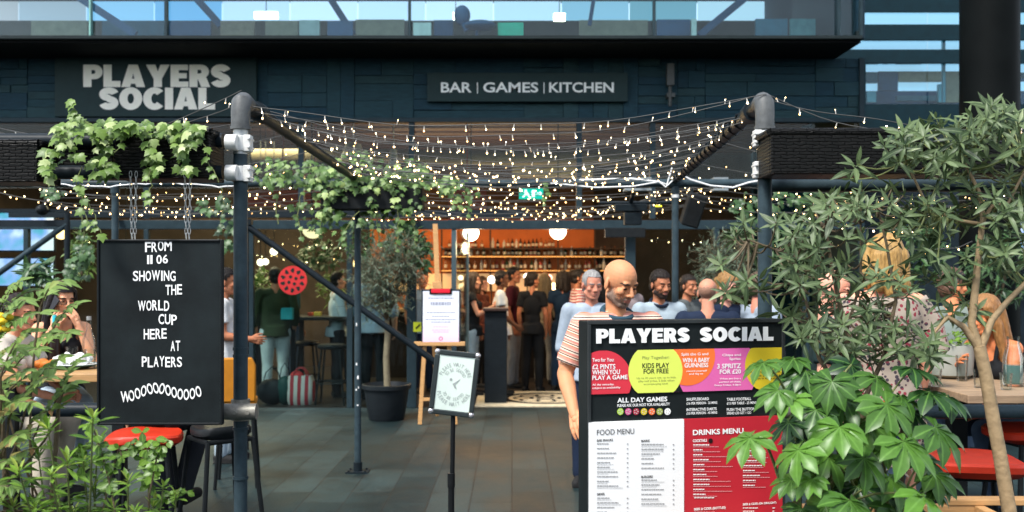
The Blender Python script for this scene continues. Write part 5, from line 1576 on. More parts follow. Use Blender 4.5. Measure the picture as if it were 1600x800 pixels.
q = MB(); q.lathe([(.09, 0), (.13, .02), (.14, .16), (.135, .2), (.125, .2), (.12, .17), (.001, .165)], n=28); q.build("pot", mat("pot_stone", (.32, .33, .29), .7, .12), pot, world=False)
# ================================================================ PEOPLE
def remesh(mb, vs, smooth=3):
    """one continuous surface round all the overlapping shapes of mb"""
    me = bpy.data.meshes.new("tmp"); me.from_pydata(mb.v, [], mb.f); me.update()
    ob = bpy.data.objects.new("tmp", me); C.objects.link(ob)
    md = ob.modifiers.new("r", 'REMESH'); md.mode = 'VOXEL'; md.voxel_size = vs; md.use_smooth_shade = True
    if smooth:
        sm = ob.modifiers.new("s", 'SMOOTH'); sm.factor = .5; sm.iterations = smooth
    dg = bpy.context.evaluated_depsgraph_get()
    e = ob.evaluated_get(dg); m2 = e.to_mesh()
    n = len(m2.vertices); co = np.empty(n * 3, dtype=np.float64); m2.vertices.foreach_get("co", co)
    fs = [tuple(p.vertices) for p in m2.polygons]
    e.to_mesh_clear()
    bpy.data.objects.remove(ob); bpy.data.meshes.remove(me)
    return co.reshape(-1, 3), fs


_pm = {}
def cloth(name, c, var=.18, rough=.8):
    key = (name, tuple(c))
    if key not in _pm: _pm[key] = mat(name, c, rough, var, 7, .25, 35)
    return _pm[key]
def skin(c):
    key = ("skin", tuple(c))
    if key not in _pm: _pm[key] = mat("skin", c, .55, .16, 26, .10, 220, base2=(min(1, c[0] * 1.10), c[1] * .96, c[2] * .92), spec=.25); _pm[key].node_tree.nodes["Principled BSDF"].inputs["Subsurface Weight"].default_value = .12; _pm[key].node_tree.nodes["Principled BSDF"].inputs["Subsurface Scale"].default_value = .01
    return _pm[key]
def hairm(c):
    key = ("hair", tuple(c))
    if key not in _pm: _pm[key] = mat("hair", c, .45, .4, 12, .5, 40, stretch=(6, 6, 1))
    return _pm[key]
SKIN_L = sty((204, 150, 122)); SKIN_M = sty((190, 134, 98)); SKIN_T = sty((176, 118, 86)); SKIN_D = sty((110, 72, 50))
M_eye = mat("eye_dark", (.03, .022, .018), .2, 0); M_lip = mat("lip_rose", sty((176, 112, 96)), .45, 0)


def head_mesh(vs, wide=1.0, fem=False):
    q = MB()
    q.ell((0, .006, .032), (.075, .095, .086), nu=22, nv=14)
    q.ell((0, -.030, -.038), (.057 * (.95 if fem else 1.02), .060, .076), nu=20, nv=12)
    q.ell((0, -.066, -.093), (.024, .020, .020)); q.capsule((.052, -.005, -.06), (.02, -.06, -.092), .022, .018, 10); q.capsule((-.052, -.005, -.06), (-.02, -.06, -.092), .022, .018, 10)
    q.capsule((-.036, -.076, .024), (.036, -.076, .024), .0135, .0135, 10)
    for s in (-1, 1):
        q.ell((s * .042, -.062, -.022), (.022, .022, .020)); q.ell((s * .031, -.074, .001), (.0155, .0125, .0115))
        q.ell((s * .078, .010, -.006), (.009, .020, .032), Euler((R(-12), 0, R(s * 22))).to_matrix()); q.ell((s * .013, -.094, -.034), (.0085, .010, .008))
    q.capsule((0, -.086, .008), (0, -.108, -.029), .008, .0115, 10)
    q.capsule((-.017, -.084, -.0585), (.017, -.084, -.0585), .0075, .0075, 8); q.capsule((-.014, -.082, -.071), (.014, -.082, -.071), .0085, .0085, 8)
    co, fs = remesh(q, vs, 2)
    return co, fs


def face_zones(co, fs, beard=None, stubble=None, brows=True):
    """material slots by feature: 0 skin 1 eye 2 brow/hair 3 lip 4 beard 5 shaved scalp"""
    out = []; rb = random.Random(5)
    for f in fs:
        c = co[list(f)].mean(0); x, y, z = c; zj = z + rb.gauss(0, .010); f_ = -y; ax = abs(x); m = 0
        if f_ > .055 and ((ax - .031) / .0125) ** 2 + ((z + .0005) / .0050) ** 2 < 1: m = 1
        elif brows and f_ > .05 and ((ax - .034) / .021) ** 2 + ((z - .024 + .1 * abs(ax - .034)) / .0060) ** 2 < 1: m = 2
        elif f_ > .068 and (x / .024) ** 2 + ((z + .064) / .0095) ** 2 < 1: m = 3
        elif beard and (zj < -.012 - .042 * min(1, max(0, (f_ - .008) / .06)) and f_ > .006 and ax < .073): m = 4
        elif beard and f_ > .06 and ax < .030 and -.058 < z < -.044 and rb.random() < .8: m = 4
        elif stubble and zj < .05 and f_ < .02 and z > -.055 and not (ax > .068 and f_ > -.04): m = 5
        out.append(m)
    return out


def hair_mesh(style, vs):
    q = MB()
    if style in ('short', 'crop', 'long', 'bob', 'tied', 'tuft'):
        g_ = {'crop': .004, 'short': .010, 'tuft': .016}.get(style, .014)
        q.ell((0, .010, .040 + g_ * .4), (.076 + g_, .095 + g_, .084 + g_), nu=20, nv=12)
        q.ell((0, .045, -.02), (.070 + g_ * .6, .055 + g_ * .5, .07))
    if style == 'tuft': q.ell((0, -.04, .115), (.055, .05, .026))
    if style in ('long', 'bob'):
        L_ = -.30 if style == 'long' else -.13
        for s in (-1, 1):
            q.capsule((s * .066, -.02, .06), (s * .088, .0, -.06), .034, .036, 10); q.capsule((s * .088, .0, -.06), (s * .095, -.005, L_), .036, .028, 10)
            q.capsule((s * .05, .06, .02), (s * .065, .075, L_), .05, .04, 10)
        q.capsule((0, .075, .03), (0, .095, L_ - .03), .055, .045, 12)
    if style == 'tied': q.ell((0, .115, .03), (.035, .04, .035)); q.capsule((0, .12, .02), (0, .14, -.12), .028, .015)
    co, fs = remesh(q, vs, 2)
    keep = []
    for f in fs:
        x, y, z = co[list(f)].mean(0); f_ = -y
        if style in ('long', 'bob'):
            bad = (f_ > .030 and abs(x) < .070 and z < .068 and z > -.5 and not (abs(x) > .058 and f_ < .06))
        elif style == 'crop': bad = (f_ > .045 and z < .078) or (f_ > .005 and z < .0 + .0) or z < -.075
        else: bad = (f_ > .040 and z < .074) or (f_ > -.01 and z < .015 and True) or z < -.085 or (f_ > .02 and z < .045)
        if not bad: keep.append(f)
    return co, keep


def hand_prims(q, w, d, n, curl=.45, side=1, spread=.18, s=1.0):
    """palm, four fingers and a thumb from wrist w along d, palm facing n; side: thumb side sign"""
    d = Vector(d).normalized(); n = (Vector(n) - d * Vector(n).dot(d)).normalized(); u = d.cross(n) * side   # u: thumb side
    kn = []
    q.capsule(w - d * .065 * s, w + d * .02 * s, .0315 * s, .0245 * s, 12)
    for i, t in enumerate((.030, .010, -.011, -.030)):
        p = w + d * (.088 - abs(i - 1.2) * .006) * s + u * t * s
        q.capsule(w + d * .008 * s + u * t * .55 * s, p, .0135 * s, .0105 * s, 10); kn.append(p)
    q.ell(w + d * .045 * s, (.02 * s, .02 * s, .02 * s))
    for i, (p, L_) in enumerate(zip(kn, (.070, .080, .074, .058))):
        dirn = (d + u * spread * (1.2 - i * .8) * .5)
        dirn.normalize(); a = curl * (.7 + .12 * i)
        d1 = (dirn * math.cos(a) + n * math.sin(a)); d2 = (dirn * math.cos(a * 2.0) + n * math.sin(a * 2.0)); d3 = (dirn * math.cos(a * 2.6) + n * math.sin(a * 2.6))
        p1 = p + d1 * L_ * .45 * s; p2 = p1 + d2 * L_ * .32 * s; p3 = p2 + d3 * L_ * .23 * s
        q.capsule(p, p1, .0092 * s, .0084 * s, 9); q.capsule(p1, p2, .0084 * s, .0076 * s, 9); q.capsule(p2, p3, .0076 * s, .0065 * s, 9)
    b0 = w + d * .022 * s + u * .020 * s; b1 = b0 + (d * .75 + u * .62 + n * .25).normalized() * .042 * s
    b2 = b1 + (d * .92 + u * .30 + n * .30).normalized() * .034 * s; b3 = b2 + (d * .98 + u * .05 + n * .3).normalized() * .024 * s
    q.capsule(b0, b1, .0135 * s, .0105 * s, 9); q.capsule(b1, b2, .0102 * s, .009 * s, 9); q.capsule(b2, b3, .009 * s, .0072 * s, 9)


def person(label, x, y, rz=0, H=1.75, z0=0.0, sk=SKIN_L, hair='short', hc=(.02, .015, .012), shirt=None, sleeve=.55, trousers=None, shoes=(.02, .02, .02),
           head=(0, 0), arms=None, lean=0, seat=None, twist=0, fem=False, beard=None, stubble=None, fine=False, collar=None, stripes=None, legs=None, skirt=None,
           build=1.0, strap=False, hands=None, curl=.4, group=None, cap=None):
    """z0: ground under the feet; everything is posed in a 1.77 m body facing -y, then scaled to H"""
    k = H / 1.77
    root = thing("person", label, "person", (x, y, z0), R(rz), group)
    hipz = .93 if seat is None else (seat - z0) / k + .09
    Ml_ = Matrix.Translation((0, 0, hipz)) @ Matrix.Rotation(R(lean), 4, 'X') @ Matrix.Rotation(R(twist), 4, 'Z')
    U = lambda p: Ml_ @ Vector((p[0], p[1], p[2] - .93))
    w = (.86 if fem else 1.0) * build
    sh = {s: U((s * .178 * w, .01, 1.435)) for s in (-1, 1)}
    if arms is None: arms = {}
    el, wr = {}, {}
    for s, key in ((-1, 'R'), (1, 'L')):
        e, h = arms.get(key, ((s * .235 * w, .03, 1.145), (s * .225 * w, -.06, .90)))
        el[s] = U(e); wr[s] = U(h)
    if legs is None:
        if seat is None: legs = {-1: ((-.10, -.01, .49), (-.105, .02, .085)), 1: ((.10, -.01, .49), (.115, .0, .085))}
        else: legs = {-1: ((-.13, -.40, hipz - .02), (-.12, -.32, max(.085, hipz - .47))), 1: ((.13, -.40, hipz - .02), (.14, -.30, max(.085, hipz - .47)))}
    hip = {s: Vector((s * .088 * w, 0, hipz - .02)) for s in (-1, 1)}
    kn = {s: Vector(legs[s][0]) for s in (-1, 1)}; an = {s: Vector(legs[s][1]) for s in (-1, 1)}

    def torso(q, g=0.0):
        q.ell(U((0, .012, 1.26)), (.150 * w + g, .100 * build + g, .19 + g), Ml_.to_3x3(), 18, 12)
        q.ell(U((0, .0, 1.08)), ((.128 if fem else .142) * w + g, .098 * build + g, .17), Ml_.to_3x3(), 18, 12)
        q.ell(U((0, .012, .95)), ((.158 if fem else .152) * build + g, .110 * build + g, .12 + g * .3), None if seat is not None else Ml_.to_3x3(), 18, 12)
        for s in (-1, 1):
            q.capsule(U((s * .05, .012, 1.43)), sh[s] + Vector((0, 0, -.012)), .062 + g, .054 + g, 12)
            q.capsule(U((s * .045, .022, 1.455)), U((s * .13 * w, .012, 1.445)), .045 + g * .5, .040 + g * .8, 12)
            if not fem: q.ell(U((s * .075, -.055, 1.335)), (.078 + g, .030 + g * .6, .075 + g))
            else: q.ell(U((s * .068, -.078, 1.30)), (.058 + g, .052 + g, .055 + g))

    def arm(q, s, g=0.0, frac=2.0, mi=0):
        a, e, h = sh[s], el[s], wr[s]
        r = (.050, .040, .0240) if not fem else (.043, .034, .021)
        r = [v * (.5 + .5 * build) for v in r]
        if frac <= 1:
            t = a + (e - a) * frac; rt = r[0] + (r[1] - r[0]) * frac
            q.capsule(a, a + (t - a) * .3, r[0] + g * .9, r[0] + g, 12); q.tube([a, t], [r[0] + g, rt + g * 1.25], 16)
        else:
            q.capsule(a, e, r[0] + g, r[1] + g, 12)
            f2 = min(1.0, frac - 1); t = e + (h - e) * f2; rt = r[1] + (r[2] - r[1]) * f2
            m_ = e + (h - e) * .3 * f2
            q.capsule(e, m_, r[1] + g, r[1] * 1.04 + g, 12); q.tube([m_, t], [r[1] * 1.04 + g, rt + g], 14)

    def leg(q, s, g=0.0):
        q.capsule(hip[s], kn[s], .088 * build + g, .058 + g, 14); c_ = kn[s] + (an[s] - kn[s]) * .3
        q.capsule(kn[s], c_ + Vector((0, .012, 0)), .058 + g, .056 + g, 12); q.capsule(c_ + Vector((0, .012, 0)), an[s], .056 + g, .040 + g * 1.3, 12)
    # ---- body: torso, limbs, neck; finer head and hands joined on
    nb = U((0, .022, 1.475)); hcn = U((0, -.012, 1.645))
    yaw, pitch = head[0], head[1]
    Hm = Matrix.Translation(hcn) @ Matrix.Rotation(R(yaw - 0), 4, 'Z') @ Matrix.Rotation(R(pitch), 4, 'X')
    q = MB(); torso(q)
    for s in (-1, 1): arm(q, s); leg(q, s)
    q.capsule(U((0, .028, 1.44)), Hm @ Vector((0, .012, -.055)), .054 if not fem else .047, .050 if not fem else .043, 14)
    for s in (-1, 1):
        f = an[s]; q.capsule(f + Vector((0, .02, -.045)), f + Vector((s * .02, -.15, -.058)), .032, .026, 10)
    co, fs = remesh(q, .0075 if fine else .012, 4)
    body = MB(); body.add(co, fs, 0)
    ho, hf = head_mesh(.0036 if fine else .0055, fem=fem)
    zones = face_zones(ho, hf, beard, stubble)
    tco = [Hm @ Vector(c) for c in ho]
    n0 = len(body.v); body.v.extend([tuple(c) for c in tco]); body.attr.extend([0] * len(tco))
    body.f.extend([tuple(i + n0 for i in f) for f in hf]); body.m.extend(zones)
    q = MB()
    for s, key in ((-1, 'R'), (1, 'L')):
        d = (wr[s] - el[s]).normalized()
        nn = (hands or {}).get(key, (-s, .15, 0)); cu = curl
        if len(nn) == 4: cu = nn[3]
        nv_ = Vector(nn[:3])
        # u = d x n * side must point to the thumb: forwards / towards the body's front
        dd = d; n1 = (nv_ - dd * nv_.dot(dd)).normalized(); u = dd.cross(n1)
        side = 1 if s == 1 else -1
        hand_prims(q, wr[s], d, nv_, cu, side * (-1), s=.93 if fem else 1.0)
    hco, hfs = remesh(q, .0032 if fine else .0048, 1)
    body.add(hco, hfs, 0)
    bm_ = [skin(sk), M_eye, hairm(hc), M_lip, hairm(beard) if beard else skin(sk), mat("shaved_scalp", stubble, .6, .15, 60) if stubble else skin(sk)]
    bo = body.build("body", bm_, root, world=False, angle=75)
    # ---- clothing
    if trousers:
        q = MB()
        q.ell(Vector((0, .010, hipz + .01)), (.162 * build, .118 * build, .10), None, 18, 10)
        for s in (-1, 1): leg(q, s, .014)
        co, fs = remesh(q, .012, 4); c_ = MB().add(co, fs); c_.build("trousers", trousers, root, world=False, angle=75)
    if shoes:
        for s in (-1, 1):
            q = MB()
            f = an[s]; q.capsule(f + Vector((0, .03, -.040)), f + Vector((s * .02, -.165, -.055)), .042, .034, 12); q.box(f + Vector((s * .008, -.065, -.076)), (.075, .25, .02))
            co, fs = remesh(q, .010, 2); MB().add(co, fs).build("shoe", cloth("shoe", shoes), root, world=False, angle=75)
    if skirt:
        q = MB(); q.lathe([(.15, hipz + .16), (.19, hipz), (.26, skirt[0]), (.255, skirt[0]), (.18, hipz)], (0, 0, 0), 28); q.build("skirt", skirt[1], root, world=False)
    if shirt:
        q = MB(); torso(q, .013)
        if strap:                                    # sleeveless top
            q = MB(); g = .012
            q.ell(U((0, .012, 1.25)), (.150 * w + g, .104 * build + g, .15), Ml_.to_3x3(), 18, 12); q.ell(U((0, .0, 1.08)), (.130 * w + g, .1 + g, .17), Ml_.to_3x3(), 18, 12); q.ell(U((0, .012, .95)), (.158 + g, .11 + g, .12), None, 18, 12)
            for s in (-1, 1):
                q.ell(U((s * .068, -.080, 1.30)), (.06 + g, .054 + g, .058 + g)); q.tube([U((s * .075, -.11, 1.34)), U((s * .085, -.055, 1.46)), U((s * .085, .03, 1.50)), U((s * .08, .10, 1.36))], .017, 8)
        elif sleeve > 0:
            for s in (-1, 1): arm(q, s, .020, sleeve)
        if not fem and not strap:
            for s in (-1, 1): q.capsule(U((s * .066 * w, .006, 1.30)), U((s * .068 * w, .004, .96)), .102 * build, .106 * build, 14)
        if seat is None: q.tube([U((0, .01, 1.0)), U((0, .008, .86))], [.150 * build, .172 * build], 20)
        co, fs = remesh(q, .0085 if fine else .012, 4)
        c_ = MB(); c_.add(co, fs)
        if stripes:
            at = []
            for p in co:
                v = Vector(p); best = None
                for s in (-1, 1):
                    a, e = sh[s], el[s]; t = (v - a).dot((e - a).normalized()); dist = ((v - a) - (e - a).normalized() * t).length
                    if t > -.0 and dist < .085 and abs(v.x) > abs(a.x) - .02: best = t
                at.append(2.0 + (1.435 - v.z if best is None else best + .0))
            c_.attr = at
        so = c_.build("shirt", shirt, root, world=False, angle=75)
        if collar:
            q = MB(); pts = []
            for i in range(25):
                t = 2 * PI * i / 24
                pts.append(U((.074 * math.cos(t), .016 + .074 * math.sin(t), 1.496 + .032 * math.sin(t) - .004 * (math.cos(t) ** 2))))
            q.tube(pts, .0150, 8, caps=False); q.build("collar", collar, so, world=False)
    if hair:
        co, fs = hair_mesh(hair, .0055)
        co = co * (1 + (.03 if hair in ("short", "crop", "tied", "tuft") else .010) * np.sin(co[:, 0:1] * 190 + np.sin(co[:, 2:3] * 60) * 2) * np.sin(co[:, 1:2] * 150 + co[:, 2:3] * 40))
        h_ = MB(); h_.add([Hm @ Vector(c) for c in co], fs); h_.build("hair", hairm(hc), root, world=False, angle=75)
    if cap:
        q = MB(); q.ell((0, .008, .055), (.086, .105, .075), nu=22, nv=12); q.ell((0, -.10, .035), (.065, .065, .010))
        co, fs = remesh(q, .006, 2); keep = [f for f in fs if co[list(f)].mean(0)[2] > .025]
        MB().add([Hm @ Vector(c) for c in co], keep).build("cap", cap, root, world=False, angle=75)
    root.scale = (k, k, k)
    root["_h"] = 1
    del root["_h"]
    return root, Hm, wr, U, k


def px(pxx, Y): return (pxx - HX) / S(Y)


# striped T-shirt cloth: bands follow a distance stored on the cloth
m = bpy.data.materials.new("striped_jersey"); m.use_nodes = True; nt = m.node_tree; N = nt.nodes; L = nt.links; b = N["Principled BSDF"]
at = N.new("ShaderNodeAttribute"); at.attribute_name = "lv"
ml = N.new("ShaderNodeMath"); ml.operation = 'MULTIPLY'; ml.inputs[1].default_value = 16.5; L.new(at.outputs["Fac"], ml.inputs[0])
fr_ = N.new("ShaderNodeMath"); fr_.operation = 'FRACT'; L.new(ml.outputs[0], fr_.inputs[0])
rp = N.new("ShaderNodeValToRGB"); rp.color_ramp.interpolation = 'CONSTANT'
els = rp.color_ramp.elements
els[0].position = 0; els[0].color = col(sty((214, 140, 124))); els[1].position = .20; els[1].color = col(sty((224, 190, 170)))
for p_, c_ in ((.30, (42, 38, 44)), (.38, (226, 200, 178)), (.50, (206, 122, 108)), (.66, (220, 176, 150)), (.74, (70, 46, 44)), (.82, (228, 206, 186)), (.90, (178, 120, 84))):
    e = els.new(p_); e.color = col(sty(c_))
L.new(fr_.outputs[0], rp.inputs[0]); L.new(rp.outputs[0], b.inputs["Base Color"]); b.inputs["Roughness"].default_value = .85
nz = N.new("ShaderNodeTexNoise"); nz.inputs["Scale"].default_value = 9; tcx = N.new("ShaderNodeTexCoord"); L.new(tcx.outputs["Object"], nz.inputs[0])
bpn = N.new("ShaderNodeBump"); bpn.inputs["Strength"].default_value = .5; bpn.inputs["Distance"].default_value = .03; L.new(nz.outputs[0], bpn.inputs["Height"]); L.new(bpn.outputs[0], b.inputs["Normal"])
M_striped = m
m = M_striped.copy(); m.name = "red_white_jersey"; e = m.node_tree.nodes["Color Ramp"].color_ramp
while len(e.elements) > 2: e.elements.remove(e.elements[-1])
e.elements[0].color = col(sty((170, 40, 52))); e.elements[1].position = .5; e.elements[1].color = col(sty((225, 215, 210)))
m.node_tree.nodes["Math"].inputs[1].default_value = 24
M_redstripe = m
JEAN = cloth("jeans", (.05, .08, .13)); BLACKC = cloth("black_cloth", (.010, .011, .013)); NAVY = cloth("navy_cloth", (.012, .02, .042)); PALEBLUE = cloth("pale_blue_cloth", sty((146, 158, 170)))
WHITEC = cloth("white_cloth", (.68, .68, .67)); LJEAN = cloth("light_jeans", (.34, .42, .48)); GREYT = cloth("grey_trousers", (.2, .21, .22)); CREAM = cloth("cream_trousers", (.56, .56, .52))

# --- the man in the foreground
Y = 5.0
person("bald bearded man in a striped T-shirt looking down behind the menu board", px(967, Y), Y + .02, 16, 1.765, sk=sty((206, 148, 108)), hair=None, hc=(.09, .055, .038), shirt=M_striped, sleeve=.80, trousers=JEAN,
       head=(22, 21), stripes=True, collar=cloth("petrol_rib", (.02, .055, .08)), beard=sty((126, 104, 90)), fine=True, build=1.03,
       arms={'R': ((-.275, .035, 1.19), (-.285, -.13, 1.02)), 'L': ((.24, .03, 1.15), (.2, -.12, .95))}, hands={'R': (.6, .75, 0, .28), 'L': (-1, .2, 0, .5)})
# --- men and women on the terrace behind him
Y = 8.0
person("grey haired man in a pale blue shirt behind the striped man's shoulder", px(925, Y), Y, -8, 1.72, sk=sty((198, 136, 112)), hair='crop', hc=(.25, .24, .23), shirt=PALEBLUE, sleeve=1.2, trousers=NAVY, head=(24, 8), build=1.06)
Y = 8.3
person("dark bearded man in a pale blue T-shirt left of the slim rear post", px(1031, Y), Y, 12, 1.72, sk=SKIN_T, hair='short', hc=(.016, .012, .010), shirt=cloth("sky_tee", sty((150, 164, 172))), sleeve=.6, trousers=JEAN, head=(14, 8), beard=(.03, .02, .016), collar=cloth("navy_rib", (.01, .015, .03)))
Y = 7.6
person("bald man in a navy top seen from behind near the slim rear post", px(1106, Y), Y, 172, 1.66, sk=sty((196, 140, 114)), hair=None, hc=(.1, .07, .05), shirt=NAVY, sleeve=.7, trousers=JEAN, head=(-12, 0), stubble=sty((150, 112, 92)), build=1.1)
Y = 8.2
person("blond woman in navy with eyes lowered beside the bald man", px(1136, Y), Y, 20, 1.70, sk=sty((226, 172, 150)), hair='tied', hc=sty((150, 112, 66)), shirt=NAVY, sleeve=1.3, trousers=JEAN, head=(18, 14), fem=True, arms={'L': ((.24, -.05, 1.17), (.20, -.26, 1.28))})
Y = 8.1
person("person in a pale blue shirt half hidden behind the right front post", px(1186, Y), Y, 120, 1.70, sk=sty((206, 140, 116)), hair='short', hc=(.08, .05, .03), shirt=PALEBLUE, sleeve=1.3, trousers=JEAN, head=(0, 5))
# --- right side
Y = 5.55
rt_, *_ = person("tall blond woman in a red and white patterned dress behind the shrub", px(1383, Y), Y, 175, 1.90, sk=sty((226, 168, 138)), hair='bob', hc=sty((164, 128, 72)), shirt=None, sleeve=0, trousers=None, head=(10, 0), fem=True)
def floral_mat():
    m = bpy.data.materials.new("floral_print"); m.use_nodes = True; nt = m.node_tree; N = nt.nodes; L = nt.links; b = N["Principled BSDF"]
    tc = N.new("ShaderNodeTexCoord"); vo = N.new("ShaderNodeTexVoronoi"); vo.inputs["Scale"].default_value = 42; L.new(tc.outputs["Object"], vo.inputs[0])
    nz = N.new("ShaderNodeTexNoise"); nz.inputs["Scale"].default_value = 9; L.new(tc.outputs["Object"], nz.inputs[0])
    r1 = N.new("ShaderNodeValToRGB"); r1.color_ramp.interpolation = 'CONSTANT'; r1.color_ramp.elements[0].color = (.22, .02, .035, 1); r1.color_ramp.elements[1].position = .38; r1.color_ramp.elements[1].color = (.34, .28, .22, 1)
    r2 = N.new("ShaderNodeValToRGB"); r2.color_ramp.interpolation = 'CONSTANT'; r2.color_ramp.elements[0].color = (.03, .02, .03, 1); r2.color_ramp.elements[1].position = .40; r2.color_ramp.elements[1].color = (.28, .23, .18, 1)
    L.new(vo.outputs[0], r1.inputs[0]); L.new(vo.outputs[0], r2.inputs[0]); mx = N.new("ShaderNodeMix"); mx.data_type = 'RGBA'
    mr = N.new("ShaderNodeMapRange"); mr.inputs[1].default_value = .47; mr.inputs[2].default_value = .53; L.new(nz.outputs[0], mr.inputs[0]); L.new(mr.outputs[0], mx.inputs[0])
    L.new(r1.outputs[0], mx.inputs[6]); L.new(r2.outputs[0], mx.inputs[7]); L.new(mx.outputs[2], b.inputs["Base Color"]); b.inputs["Roughness"].default_value = .8
    return m
M_floral = floral_mat()
q = MB(); kk = 1.0
q.lathe([(.05, 1.425), (.10, 1.46), (.165, 1.44), (.19, 1.36), (.185, 1.22), (.165, 1.08), (.19, .94), (.24, .55), (.235, .55), (.18, .94)], n=30)
for s in (-1, 1): q.tube([(s * .14, .01, 1.43), (s * .215, .02, 1.30), (s * .25, .03, 1.16)], [.075, .075, .075], 14)
co, fs = remesh(q, .012, 4); co[:, 1] *= .78; MB().add(co, fs).build("dress", M_floral, rt_, world=False, angle=75)
Y = 5.7
person("bald man with bowed head glimpsed through the shrub", px(1298, Y), Y, 70, 1.74, sk=sty((226, 170, 146)), hair=None, shirt=cloth("dark_green_shirt", (.015, .03, .03)), sleeve=.7, trousers=JEAN, head=(0, 14), seat=.80)
Y = 7.0
person("person in a dark cap and grey green top behind the right table", px(1488, Y), Y, 150, 1.72, sk=sty((214, 140, 96)), hair='short', hc=(.1, .05, .03), shirt=cloth("grey_green_top", (.14, .17, .15)), sleeve=.7, trousers=JEAN, head=(-50, 0), seat=.82, cap=cloth("dark_cap", (.03, .03, .03)))
Y = 6.15
person("auburn haired woman leaning on the right table in a black top", px(1572, Y), Y, -62, 1.68, sk=sty((206, 128, 84)), hair='long', hc=sty((142, 100, 58)), shirt=BLACKC, strap=True, trousers=JEAN, head=(-10, 14), seat=.70, lean=16, fem=True,
       arms={'R': ((-.22, -.26, 1.18), (-.06, -.30, 1.38)), 'L': ((.22, -.2, 1.13), (.05, -.38, 1.10))})
# --- left side
Y = 6.95
wp, Hm, wr_, U_, k_ = person("dark haired woman in glasses and black top talking on a phone", px(96, Y), Y, 26, 1.66, sk=sty((222, 168, 132)), hair='long', hc=(.014, .011, .011), shirt=BLACKC, strap=True, trousers=LJEAN, head=(26, 8), seat=.76, lean=6, fem=True, fine=True,
       arms={'R': ((-.20, -.16, 1.20), (-.060, -.155, 1.46)), 'L': ((.21, -.17, 1.20), (.105, -.15, 1.47))}, hands={'R': (.5, .9, .2, .75), 'L': (-.7, .7, 0, .35)})
q = MB()
for s in (-1, 1):
    pts = [Hm @ Vector((s * .032 + .022 * math.cos(t), -.094 + .004 * abs(math.cos(t)), -.004 + .017 * math.sin(t))) for t in [2 * PI * i / 18 for i in range(19)]]
    q.tube(pts, .0024, 6, caps=False); q.tube([Hm @ Vector((s * .054, -.09, .0)), Hm @ Vector((s * .078, .0, .004))], .002, 6)
q.tube([Hm @ Vector((-.011, -.097, .0)), Hm @ Vector((.011, -.097, .0))], .0022, 6)
q.build("glasses", M_black, wp, world=False)
ph = MB(); c = wp.matrix_basis @ (Hm @ Vector((-.094, -.035, -.035)))
rotp = (wp.rotation_euler.to_matrix() @ Hm.to_3x3() @ Euler((R(30), R(10), R(15))).to_matrix())
ph.box(c, (.010, .072, .145), 0, rotp)
tag(ph.build("phone", mat("phone_case", (.03, .03, .035), .2, .05), smooth=False, bevel=.004), "dark mobile phone held to the woman's ear on the left", "phone")
Y = 6.3
person("woman in profile at the left table behind the pinnate shrub", px(8, Y), Y, 84, 1.64, sk=sty((210, 150, 118)), hair='tied', hc=(.02, .014, .012), shirt=cloth("cream_top", (.5, .45, .38)), sleeve=.5, trousers=cloth("beige_trousers", (.46, .40, .31)), head=(0, 6), seat=.70, lean=8, fem=True,
       arms={'R': ((-.2, -.2, 1.18), (-.1, -.38, 1.14)), 'L': ((.2, -.2, 1.18), (.1, -.4, 1.14))})
Y = 5.75
person("person seated on the red stool behind the letter board in white socks", px(250, Y), Y, 175, 1.72, sk=SKIN_L, hair='short', hc=(.03, .02, .015), shirt=BLACKC, sleeve=.6, trousers=cloth("dark_shorts", (.015, .018, .022)), head=(0, 5), seat=.80, shoes=(.012, .012, .013),
       legs={-1: ((-.13, -.34, .86), (-.12, -.05, .45)), 1: ((.13, -.34, .86), (-.06, .10, .42))})
Y = 9.0
person("man in a white T-shirt standing half hidden behind the left front post", px(352, Y), Y, 95, 1.74, sk=SKIN_T, hair='short', hc=(.016, .013, .012), shirt=WHITEC, sleeve=.6, trousers=LJEAN, head=(0, 4), arms={'R': ((-.22, -.02, 1.16), (-.16, -.25, 1.13))})
